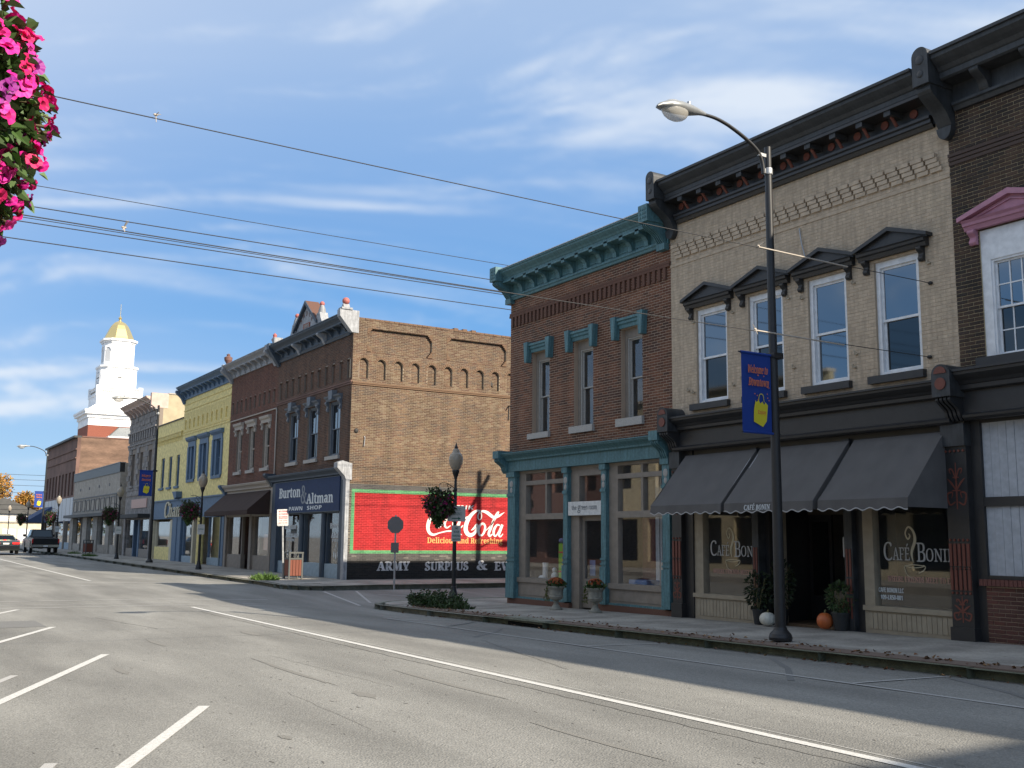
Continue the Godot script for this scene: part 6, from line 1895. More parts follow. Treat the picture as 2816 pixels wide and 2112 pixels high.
	part(r, "shop_band", g().box(x0, 2.9, -0.3, x1, 5.0, 0.05), M.pale_metal)
	for xx in range(8):
		part(r, "panel_seam", g().box(x0 + 1.2 + xx * 2.2, 2.95, 0.05, x0 + 1.26 + xx * 2.2, 5.0, 0.065), M.grey_render)
	room(r, x0, x1, 0.35, 2.8, 4.0, M.brown_inside, M.wood_floor)
	shop_bays(r, x0, x1, [[-119.2, -118.5, 2], [-118.4, -113, 0], [-112.9, -111.2, 1], [-111, -110.5, 2], [-110.4, -105.8, 0], [-105.6, -105.1, 2], [-105, -101.9, 0], [-101.9, -101.32, 2]], 0.95, 2.9, M.pale_blue_panel, M.taupe)
	awning("blue awning on the far brick building with white shop band", -119.0, -113.0, M.awning_blue, "", 4.4, 3.0, 2.8, 2.2, null)

	# ---- courthouse with the clock tower
	r = thing("courthouse", "red brick courthouse with white clock tower and gilded dome behind the shops", "courthouse", Vector3(-192, 0, -20))
	var c := Vector3(-192, 0, -20)
	var sq := func(bb: Geo, h: float, y0: float, y1: float, ch := 0.0) -> void:
		var p := PackedVector2Array()
		if ch <= 0.0:
			p = PackedVector2Array([Vector2(-h, -h), Vector2(h, -h), Vector2(h, h), Vector2(-h, h)])
		else:
			p = PackedVector2Array([Vector2(-h + ch, -h), Vector2(h - ch, -h), Vector2(h, -h + ch), Vector2(h, h - ch), Vector2(h - ch, h), Vector2(-h + ch, h), Vector2(-h, h - ch), Vector2(-h, -h + ch)])
		bb.ext(p, c, Vector3(1, 0, 0), Vector3(0, 0, 1), Vector3(0, 1, 0), y0, y1)
	var b := g()
	sq.call(b, 4.95, 0.0, 20.1)
	part(r, "tower_shaft", b, M.court_brick)
	b = g()
	sq.call(b, 5.0, 20.1, 20.5)
	sq.call(b, 4.95, 20.5, 21.4)
	sq.call(b, 5.2, 21.4, 22.0)
	sq.call(b, 5.6, 22.0, 22.4)
	sq.call(b, 5.75, 22.4, 22.75)
	for k in 5:
		sq.call(b, 5.0 - k * 0.32, 22.75 + k * 0.24, 22.99 + k * 0.24)
	part(r, "tower_cornice", b, M.court_white)
	b = g()
	sq.call(b, 3.7, 23.9, 25.4)
	sq.call(b, 3.85, 25.4, 25.6)
	sq.call(b, 3.55, 25.6, 26.8)
	sq.call(b, 3.75, 26.8, 26.95)
	for s in [Vector2(1, 1), Vector2(-1, 1), Vector2(1, -1), Vector2(-1, -1)]:
		b.box(c.x + s.x * 3.5 - 0.35, 25.6, c.z + s.y * 3.5 - 0.35, c.x + s.x * 3.5 + 0.35, 27.2, c.z + s.y * 3.5 + 0.35)
	part(r, "balustrade_stage", b, M.court_white)
	b = g()
	for k in 18:
		b.box(c.x + 3.56, 26.1, c.z - 2.9 + k * 0.34, c.x + 3.6, 26.4, c.z - 2.75 + k * 0.34)
		b.box(c.x - 2.9 + k * 0.34, 26.1, c.z + 3.56, c.x - 2.75 + k * 0.34, 26.4, c.z + 3.6)
	part(r, "baluster", b, M.grey_render)
	b = g()
	sq.call(b, 3.0, 26.95, 30.6, 0.95)
	sq.call(b, 3.2, 30.6, 30.95, 1.0)
	part(r, "clock_stage", b, M.court_white)
	for f in 2:
		var tt := side(c.x + 3.0, 28.85, c.z) if f == 0 else flat(c.x, 28.85, c.z + 3.0)
		var ring := g()
		for k in 12:
			var an := TAU * k / 12
			ring.obox(Transform3D(tt.basis * Basis(Vector3(0, 0, 1), an), tt * Vector3(1.0 * sin(-an), 1.0 * cos(an), 0.06)), Vector3(0.1, 0.28, 0.05))
		var cl := part(r, "clock_face", g().ext(circle(1.25, 20), tt.origin, tt.basis.x, tt.basis.y, tt.basis.z, 0.0, 0.05), M.court_white)
		part(cl, "hour_mark", ring, M.metal_roof)
		var hands := g()
		hands.obox(Transform3D(tt.basis, tt * Vector3(0.42, -0.03, 0.09)), Vector3(0.95, 0.13, 0.04))
		hands.obox(Transform3D(tt.basis * Basis(Vector3(0, 0, 1), 0.12), tt * Vector3(-0.1, 0.0, 0.1)), Vector3(0.6, 0.13, 0.04))
		part(cl, "clock_hand", hands, M.roof_felt)
		for s in [-1.0, 1.0]:
			part(r, "pilaster", g().obox(Transform3D(tt.basis, tt * Vector3(s * 1.75, 0.0, 0.04)), Vector3(0.3, 3.2, 0.12)), M.court_white)
	b = g()
	sq.call(b, 2.5, 30.95, 35.3, 1.05)
	part(r, "belfry", b, M.court_white)
	for f in 3:
		var tt := side(c.x + 2.5, 33.0, c.z) if f == 0 else (flat(c.x, 33.0, c.z + 2.5) if f == 1 else Transform3D(Basis(Vector3(0, 1, 0), PI / 4), Vector3(c.x + 1.975, 33.0, c.z + 1.975)))
		var hw := 0.75 if f < 2 else 0.45
		var p := PackedVector2Array([Vector2(hw, -1.3), Vector2(-hw, -1.3)])
		for k in 9:
			p.append(Vector2(-hw * cos(PI * k / 8.0), 0.7 + hw * sin(PI * k / 8.0)))
		part(r, "louvre_opening", g().ext(p, tt.origin, tt.basis.x, tt.basis.y, tt.basis.z, -0.1, 0.03), M.pale_metal)
		var q := PackedVector2Array()
		for k in 9:
			q.append(Vector2(-(hw + 0.2) * cos(PI * k / 8.0), 0.7 + (hw + 0.2) * sin(PI * k / 8.0)))
		for k in 9:
			q.append(Vector2((hw + 0.05) * cos(PI * k / 8.0), 0.7 + (hw + 0.05) * sin(PI * k / 8.0)))
		part(r, "arch_mould", g().ext(q, tt.origin, tt.basis.x, tt.basis.y, tt.basis.z, 0.0, 0.12), M.court_white)
	b = g()
	sq.call(b, 2.65, 35.1, 35.4, 1.1)
	sq.call(b, 2.9, 35.4, 35.75, 1.15)
	part(r, "belfry_cornice", b, M.court_white)
	b = g()
	var prof := [[2.6, 35.75], [2.35, 36.3], [2.05, 37.0], [1.75, 37.7], [1.4, 38.4], [0.9, 39.0], [0.35, 39.3], [0.0, 39.35]]
	for k in prof.size() - 1:
		for j in 8:
			var a0 := TAU * (j + 0.5) / 8
			var a1 := TAU * (j + 1.5) / 8
			var q := []
			for e in [[k, a0], [k, a1], [k + 1, a1], [k + 1, a0]]:
				q.append(c + Vector3(cos(e[1]) * prof[e[0]][0] * 1.06, prof[e[0]][1], sin(e[1]) * prof[e[0]][0] * 1.06))
			var am := (a0 + a1) * 0.5
			var nn := Vector3(cos(am), (prof[k][0] - prof[k + 1][0]) / maxf(prof[k + 1][1] - prof[k][1], 0.01), sin(am)).normalized()
			b.quad(q[0], q[1], q[2], q[3], nn)
	part(r, "dome", b, M.gold)
	part(r, "spire", g().lathe([Vector2(0.3, 39.3), Vector2(0.18, 39.6), Vector2(0.32, 39.9), Vector2(0.1, 40.2), Vector2(0.05, 40.3), Vector2(0.04, 42.4), Vector2(0.0, 42.5)], c, 8), M.gold)
	part(r, "main_block", g().box(-214, 0, -66, -185.0, 17.5, -18.6), M.court_brick)
	part(r, "eaves", g().box(-215, 17.5, -67, -183.8, 18.1, -17.8), M.court_white)
	var hip := g()
	var q4 := [Vector3(-215, 18.1, -18.0), Vector3(-184.0, 18.1, -18.0), Vector3(-184.0, 18.1, -67), Vector3(-215, 18.1, -67)]
	var rg := [Vector3(-200, 28, -29), Vector3(-200, 28, -58)]
	hip.tri(q4[0], q4[1], rg[0], Vector3(0, 0.76, 0.65), Vector3(0, 0.76, 0.65), Vector3(0, 0.76, 0.65))
	hip.quad(q4[1], q4[2], rg[1], rg[0], Vector3(0.5, 0.86, 0))
	hip.quad(q4[3], q4[0], rg[0], rg[1], Vector3(-0.5, 0.86, 0))
	hip.tri(q4[2], q4[3], rg[1], Vector3(0, 0.76, -0.65), Vector3(0, 0.76, -0.65), Vector3(0, 0.76, -0.65))
	part(r, "hip_roof", hip, M.metal_roof)
	var seams := g()
	for k in 14:
		var t := k / 13.0
		var a: Vector3 = q4[1].lerp(q4[2], t)
		var d: Vector3 = rg[0].lerp(rg[1], t)
		seams.tube(PackedVector3Array([a + Vector3(0, 0.08, 0), d + Vector3(0, 0.08, 0)]), 0.06, 0.06, 4)
	part(r, "roof_seam", seams, M.roof_felt)

	# ---- houses at the end of the street
	r = thing("white_house", "white house with grey hipped roof at the far end of the street", "house", Vector3(-205, 0.8, -4))
	part(r, "wall", g().box(-216, 0.3, -10.5, -200, 5.2, 1.5), M.board_white)
	var hp := g()
	hp.ext(PackedVector2Array([Vector2(-11.0, 5.2), Vector2(2.0, 5.2), Vector2(-4.5, 7.9)]), Vector3(), Vector3(0, 0, 1), Vector3(0, 1, 0), Vector3(1, 0, 0), -216.5, -199.5)
	part(r, "roof", hp, M.roof_felt)
	part(r, "porch_roof", g().box(-200.0, 3.6, -9.0, -198.4, 3.8, -2.5), M.roof_felt)
	for k in 3:
		var wn := part(r, "window", g().box(-200.05, 2.2, -8.8 + k * 3.6, -199.92, 3.5, -7.6 + k * 3.6), M.white_frame)
		part(wn, "pane", g().quad(Vector3(-199.9, 2.3, -8.7 + k * 3.6), Vector3(-199.9, 2.3, -7.7 + k * 3.6), Vector3(-199.9, 3.4, -7.7 + k * 3.6), Vector3(-199.9, 3.4, -8.7 + k * 3.6), Vector3(1, 0, 0)), M.dim_glass)
	r = thing("low_building", "low cream building with white garage doors at the end of the street", "building", Vector3(-165, 0.6, -3))
	part(r, "wall", g().box(-176, 0.2, -9.0, -164, 3.3, 2.0), M.pale_render)
	part(r, "coping", g().box(-176.2, 3.3, -9.2, -163.8, 3.5, 2.2), M.cream_stone)
	for k in 2:
		part(r, "garage_door", g().box(-164.05, 0.7, -4.6 + k * 2.0, -163.95, 2.4, -2.9 + k * 2.0), M.white_frame)
	r = thing("white_building", "white single storey building under the orange trees at the street's end", "building", Vector3(-185, 0.7, -14))
	part(r, "wall", g().box(-188, 0.3, -16.5, -180, 3.6, -9.6), M.board_white)
	part(r, "roof", g().ext(PackedVector2Array([Vector2(-17.0, 3.6), Vector2(-9.0, 3.6), Vector2(-13.0, 5.4)]), Vector3(), Vector3(0, 0, 1), Vector3(0, 1, 0), Vector3(1, 0, 0), -188.5, -179.5), M.metal_roof)

func circle(rad: float, n: int) -> PackedVector2Array:
	var p := PackedVector2Array()
	for k in n:
		p.append(Vector2(rad * cos(TAU * k / n), rad * sin(TAU * k / n)))
	return p

# ---------------------------------------------------------------- the camera's side of the street: lit fronts that the windows mirror
func make_opposite() -> void:
	var spec := [[-64.0, -50.0, 8.5, "terracotta", "red brick building facing the yellow buildings across the street"], [-50.0, -33.0, 9.5, "front_tan", "cream building facing the pawn shop across the street"], [-22.0, -7.5, 6.4, "front_tan", "tan building facing the café across the street"], [-7.5, 9.0, 8.2, "grey_render", "grey building behind the camera across the street"], [-33.0, -22.0, 7.6, "pale_render", "pale building facing the teal shop across the street"]]
	for s in spec:
		var r := thing("street_building", s[4], "building", Vector3((s[0] + s[1]) * 0.5, 0, 21.5))
		var holes := []
		var n := int((s[1] - s[0]) / 3.4)
		for k in n:
			var a: float = s[0] + (s[1] - s[0]) * (k + 0.3) / n
			if s[2] > 7.0:
				holes.append([a, a + 1.2, 4.6, 6.3])
			holes.append([a - 0.75, a + 1.75, 0.5, 2.85])
		part(r, "wall", wall(g(), s[0] + 0.02, s[1] - 0.02, -0.2, s[2], 21.2, 21.5, holes), M[s[3]])
		part(r, "rear_block", g().box(s[0] + 0.1, -0.2, 21.9, s[1] - 0.1, s[2] - 0.4, 31.0), M.roof_felt)
		part(r, "coping", g().box(s[0], s[2], 21.0, s[1], s[2] + 0.15, 21.6), M.cream_stone)
		for h in holes:
			part(r, "window", g().quad(Vector3(h[0], h[2], 21.4), Vector3(h[1], h[2], 21.4), Vector3(h[1], h[3], 21.4), Vector3(h[0], h[3], 21.4), Vector3(0, 0, -1)), M.dim_glass)
		if s[2] < 9.0:
			part(r, "canopy", g().box(s[0] + 0.3, 3.0, 19.9, s[1] - 0.3, 3.2, 21.2), M.black_worn)
	# the taller block whose shadow reaches the lower right of the road
	var t := thing("tall_building", "tall brown brick building beyond the right edge of the view", "building", Vector3(20, 0, -8))
	part(t, "wall", g().box(14.7, -0.2, -16, 26.0, 13.4, 0.0), M.far_brick)
	part(t, "cornice", g().box(14.5, 13.4, -16.2, 26.2, 13.9, 0.5), M.black_worn)
	var u := thing("brick_building", "plain brick building between the dark brick building and the tall block", "building", Vector3(6, 0, -8))
	part(u, "wall", g().box(-2.6, -0.2, -16, 14.69, 9.6, 0.0), M.far_brick)
	part(u, "cornice", g().box(-2.5, 9.6, -16.2, 14.4, 10.2, 0.55), M.black_worn)

# ---------------------------------------------------------------- street furniture (built at the origin, then set in place)
func make_tall_lamp() -> Node3D:
	var r := thing("street_light", "tall dark street light with curved arm standing before the café awnings", "street light", Vector3(), "tall street lights along the kerb")
	part(r, "base", g().lathe([Vector2(0.0, 0.0), Vector2(0.19, 0.0), Vector2(0.2, 0.05), Vector2(0.18, 0.11), Vector2(0.12, 0.17), Vector2(0.105, 0.22)], Vector3(), 20), M.pole_dark)
	part(r, "pole", g().lathe([Vector2(0.096, 0.15), Vector2(0.068, 6.5), Vector2(0.07, 6.52), Vector2(0.062, 8.72), Vector2(0.0, 8.73)], Vector3(), 18), M.pole_dark)
	var pts := PackedVector3Array()
	var cv := Curve3D.new()
	cv.add_point(Vector3(0, 8.2, 0.12), Vector3(), Vector3(0, 0.16, 0.0))
	cv.add_point(Vector3(0, 8.6, 0.25), Vector3(0, -0.12, -0.1), Vector3(0, 0.13, 0.16))
	cv.add_point(Vector3(0, 8.93, 0.95), Vector3(0, -0.1, -0.3), Vector3(0, 0.08, 0.3))
	cv.add_point(Vector3(0, 9.0, 1.6), Vector3(0, 0.0, -0.3), Vector3())
	cv.bake_interval = 0.08
	pts = cv.get_baked_points()
	var a := part(r, "arm", g().tube(pts, 0.036, 0.03, 10), M.pole_dark)
	part(a, "arm_bracket", g().box(-0.02, 8.22, 0.04, 0.02, 8.3, 0.13).box(-0.02, 8.52, 0.04, 0.02, 8.58, 0.24).lathe([Vector2(0.075, 8.2), Vector2(0.08, 8.22), Vector2(0.08, 8.3), Vector2(0.075, 8.32)], Vector3(), 14), M.galv)
	var h := g()
	var secs := [[1.5, 9.01, 0.035, 0.035, 0.035], [1.62, 9.01, 0.06, 0.055, 0.045], [1.85, 8.99, 0.14, 0.09, 0.08], [2.12, 8.97, 0.19, 0.12, 0.06], [2.38, 8.95, 0.17, 0.1, 0.05], [2.52, 8.93, 0.1, 0.05, 0.03], [2.56, 8.92, 0.01, 0.01, 0.01]]
	for k in secs.size() - 1:
		for j in 16:
			var q := []
			var m := []
			for e in [[k, j], [k, j + 1], [k + 1, j + 1], [k + 1, j]]:
				var s: Array = secs[e[0]]
				var an: float = TAU * e[1] / 16.0
				var yy: float = sin(an)
				q.append(Vector3(cos(an) * s[2], s[1] + yy * (s[3] if yy > 0.0 else s[4]), s[0]))
				m.append(Vector3(cos(an), yy, 0.25 if e[0] > 3 else -0.2).normalized())
			h.tri(q[0], q[1], q[2], m[0], m[1], m[2])
			h.tri(q[0], q[2], q[3], m[0], m[2], m[3])
	var lu := part(r, "lamp_head", h, M.lamp_grey)
	part(lu, "lens", g().ball(Vector3(0, 8.92, 2.18), Vector3(0.155, 0.19, 0.28), 16, 10), M.lens)
	part(lu, "photocell", g().lathe([Vector2(0.0, 9.06), Vector2(0.035, 9.06), Vector2(0.035, 9.15), Vector2(0.0, 9.16)], Vector3(0, 0, 1.86), 10), M.galv)
	return r

func make_banner() -> Node3D:
	var r := thing("street_banner", "blue welcome banner with yellow shopping bag on the street light before the café", "banner", Vector3(), "blue banners on the street lights")
	# the cloth hangs in the plane x = 0 from z 0.1 (pole) to 0.8 (street), a little bowed
	var b := g()
	var n := 10
	for k in n:
		var z0 := lerpf(0.09, 0.8, float(k) / n)
		var z1 := lerpf(0.09, 0.8, float(k + 1) / n)
		var f0 := 0.03 * sin(PI * k / n)
		var f1 := 0.03 * sin(PI * (k + 1) / n)
		b.quad(Vector3(0, 4.88, z0), Vector3(0, 4.88, z1), Vector3(f1, 4.2, z1), Vector3(f0, 4.2, z0), Vector3(1, 0, 0))
		b.quad(Vector3(f0, 4.2, z0), Vector3(f1, 4.2, z1), Vector3(f1 * 1.4, 3.5 + 0.025 * z1, z1), Vector3(f0 * 1.4, 3.5 + 0.025 * z0, z0), Vector3(1, 0, 0))
	var cl := part(r, "cloth", b, M.banner_blue)
	part(cl, "sleeve", g().tube(PackedVector3Array([Vector3(0, 4.88, 0.08), Vector3(0, 4.88, 0.81)]), 0.025, 0.025, 8), M.banner_blue)
	part(cl, "sleeve", g().tube(PackedVector3Array([Vector3(0.02, 3.5, 0.08), Vector3(0.02, 3.5, 0.8)]), 0.022, 0.022, 8), M.banner_blue)
	part(r, "banner_arm", g().tube(PackedVector3Array([Vector3(0, 4.88, -0.2), Vector3(0, 4.88, 0.86)]), 0.014, 0.014, 6).box(-0.1, 4.83, -0.12, 0.1, 4.93, 0.1).tube(PackedVector3Array([Vector3(0.02, 3.5, -0.08), Vector3(0.02, 3.5, 0.84)]), 0.012, 0.012, 6), M.pole_dark)
	var t := side(0.032, 0, 0.8)
	words(cl, "lettering", "Welcome to", side(0.05, 4.52, 0.71), 0.5, 0.15, M.banner_orange, "Droid Serif", 700, 0.002, 0.15)
	words(cl, "lettering", "Downtown", side(0.05, 4.3, 0.69), 0.5, 0.14, M.banner_orange, "Droid Serif", 700, 0.002, 0.15)
	b = g()
	var bag := PackedVector2Array([Vector2(0.22, 3.68), Vector2(0.43, 3.6), Vector2(0.52, 3.7), Vector2(0.56, 3.98), Vector2(0.5, 4.03), Vector2(0.47, 3.98), Vector2(0.43, 4.04), Vector2(0.38, 4.0), Vector2(0.34, 4.06), Vector2(0.29, 4.02), Vector2(0.27, 4.05), Vector2(0.23, 3.9)])
	b.ext(bag, Vector3(0.05, 0, 0.8), Vector3(0, 0, -1), Vector3(0, 1, 0), Vector3(1, 0, 0), 0.0, 0.003)
	part(cl, "printed_bag", b, M.banner_yellow)
	b = g()
	stroke(b, side(0.05, 0, 0.8), [[0.34, 4.03, 0.012], [0.36, 4.15, 0.014], [0.44, 4.16, 0.014], [0.47, 4.03, 0.012]], 0.004)
	part(cl, "printed_handle", b, M.banner_yellow)
	words(cl, "lettering", "Enjoy", side(0.054, 3.8, 0.49), 0.2, 0.09, M.banner_orange, "Droid Serif", 700, 0.002, 0.1)
	b = g()
	for k in 16:
		b.obox(Transform3D(t.basis * Basis(Vector3(0, 0, 1), rng.randf() * 3.0), t * Vector3(rng.randf_range(0.15, 0.6), rng.randf_range(4.0, 4.75), 0.015)), Vector3(0.018, 0.018, 0.004))
	part(cl, "printed_confetti", b, M.banner_orange)
	return r

func make_lamp() -> Node3D:
	var r := thing("street_lamp", "black ornamental street lamp with acorn globe beside the corner planting bed", "street lamp", Vector3(), "ornamental lamps along the kerb")
	part(r, "base", g().lathe([Vector2(0.0, 0.0), Vector2(0.15, 0.0), Vector2(0.155, 0.04), Vector2(0.135, 0.08), Vector2(0.14, 0.11), Vector2(0.12, 0.18), Vector2(0.095, 0.28), Vector2(0.08, 0.36), Vector2(0.085, 0.38), Vector2(0.07, 0.4)], Vector3(), 16), M.lamp_black)
	var p := g()
	var n := 16
	for k in n:           # fluted shaft
		var a0 := TAU * k / n
		var a1 := TAU * (k + 0.5) / n
		var a2 := TAU * (k + 1.0) / n
		for e in [[a0, 1.0, a1, 0.88], [a1, 0.88, a2, 1.0]]:
			var q := []
			for w in [[0.065, 0.4], [0.05, 2.9]]:
				q.append(Vector3(cos(e[0]) * w[0] * e[1], w[1], sin(e[0]) * w[0] * e[1]))
				q.append(Vector3(cos(e[2]) * w[0] * e[3], w[1], sin(e[2]) * w[0] * e[3]))
			p.quad(q[0], q[1], q[3], q[2], Vector3(cos((e[0] + e[2]) * 0.5), 0, sin((e[0] + e[2]) * 0.5)))
	part(r, "pole", p, M.lamp_black)
	part(r, "collar", g().lathe([Vector2(0.05, 2.88), Vector2(0.062, 2.9), Vector2(0.05, 2.94), Vector2(0.055, 3.1), Vector2(0.045, 3.25), Vector2(0.06, 3.3), Vector2(0.045, 3.36), Vector2(0.04, 3.62), Vector2(0.06, 3.7), Vector2(0.1, 3.8), Vector2(0.115, 3.86), Vector2(0.11, 3.9), Vector2(0.0, 3.9)], Vector3(), 14), M.lamp_black)
	var gl := part(r, "globe", g().lathe([Vector2(0.1, 3.89), Vector2(0.16, 3.98), Vector2(0.205, 4.1), Vector2(0.22, 4.2), Vector2(0.212, 4.3), Vector2(0.18, 4.38), Vector2(0.125, 4.43), Vector2(0.11, 4.47), Vector2(0.095, 4.52), Vector2(0.07, 4.55)], Vector3(), 22), M.globe)
	part(gl, "finial", g().lathe([Vector2(0.075, 4.54), Vector2(0.05, 4.58), Vector2(0.055, 4.61), Vector2(0.03, 4.65), Vector2(0.012, 4.72), Vector2(0.0, 4.78)], Vector3(), 10), M.lamp_black)
	var cv := PackedVector3Array()
	for k in 12:
		var t := k / 11.0
		cv.append(Vector3(0, 3.34 + 0.16 * sin(t * 2.2), 0.04 + 0.5 * t))
	part(r, "basket_arm", g().tube(cv, 0.013, 0.011, 6).tube(PackedVector3Array([Vector3(0, 3.1, 0.05), Vector3(0, 3.3, 0.22), Vector3(0, 3.46, 0.3)]), 0.01, 0.01, 6), M.lamp_black)
	return r

func plate(p: Node3D, called: String, w: float, h: float, at: Transform3D, m: Material) -> MeshInstance3D:
	var poly := PackedVector2Array()
	var rad := 0.03
	for c in [[w - rad, h - rad, 0.0], [rad, h - rad, PI / 2], [rad, rad, PI], [w - rad, rad, PI * 1.5]]:
		for k in 4:
			var an: float = c[2] + PI / 2 * k / 3.0
			poly.append(Vector2(c[0] + rad * cos(an), c[1] + rad * sin(an)))
	return part(p, called, g().ext(poly, at.origin, at.basis.x, at.basis.y, at.basis.z, 0.0, 0.006), m)

func leaf_mesh(l: float, w: float, c: Color) -> ArrayMesh:
	var b := g()
	b.col = c
	var p := [Vector3(0, 0, 0), Vector3(w * 0.5, 0.012, l * 0.38), Vector3(w * 0.32, 0.0, l * 0.75), Vector3(0, -0.012, l), Vector3(-w * 0.32, 0.0, l * 0.75), Vector3(-w * 0.5, 0.012, l * 0.38)]
	var m := Vector3(0, -0.006, l * 0.45)
	var n1 := Vector3(-0.25, 1, 0).normalized()
	var n2 := Vector3(0.25, 1, 0).normalized()
	b.tri(p[0], m, p[1], n1, n1, n1); b.tri(p[1], m, p[2], n1, n1, n1); b.tri(p[2], m, p[3], n1, n1, n1)
	b.tri(p[0], p[5], m, n2, n2, n2); b.tri(p[5], p[4], m, n2, n2, n2); b.tri(p[4], p[3], m, n2, n2, n2)
	return b.mesh(Vector3(), true)

func aim(out: Vector3, spin: float) -> Basis:
	var z := out.normalized()
	var x := Vector3(0, 1, 0).cross(z)
	if x.length() < 0.05:
		x = Vector3(1, 0, 0)
	x = x.normalized()
	return Basis(x, z.cross(x), z) * Basis(Vector3(0, 0, 1), spin)

func cloud(p: Node3D, called: String, mesh: Mesh, m: Material, xf: Array, cols: Array) -> void:
	var mm := MultiMesh.new()
	mm.transform_format = MultiMesh.TRANSFORM_3D
	mm.use_colors = true
	mm.mesh = mesh
	mm.instance_count = xf.size()
	for i in xf.size():
		mm.set_instance_transform(i, xf[i])
		mm.set_instance_color(i, cols[i])
	var q := MultiMeshInstance3D.new()
	q.name = called
	q.multimesh = mm
	q.material_override = m
	q.set_meta("kind", "stuff")
	p.add_child(q, true)

func flower_mesh(c: Color) -> ArrayMesh:      # a trumpet with five rounded lobes, opening along +z
	var b := g()
	var n := 20
	var ring := [[0.004, -0.045, 0.25], [0.007, -0.012, 0.35], [0.014, 0.0, 0.7], [0.032, 0.004, 1.0]]
	for k in ring.size() - 1:
		for j in n:
			var q := []
			for e in [[k, j], [k, j + 1], [k + 1, j + 1], [k + 1, j]]:
				var an: float = TAU * e[1] / n
				var rr: float = ring[e[0]][0]
				var zz: float = ring[e[0]][1]
				if e[0] == 3:
					rr *= 1.0 - 0.16 * pow(absf(cos(an * 2.5)), 4.0)
					zz += 0.005 * cos(an * 5.0) - 0.002
				q.append(Vector3(rr * cos(an), rr * sin(an), zz))
			var s: float = ring[k + 1][2]
			b.col = Color(c.r * s, c.g * s, c.b * s) if k > 0 else Color(0.12, 0.1, 0.05)
			var nn: Vector3 = (q[1] - q[0]).cross(q[2] - q[0])
			nn = (nn if nn.z > 0.0 else -nn).normalized()
			b.quad(q[0], q[1], q[2], q[3], nn)
	return b.mesh(Vector3(), true)

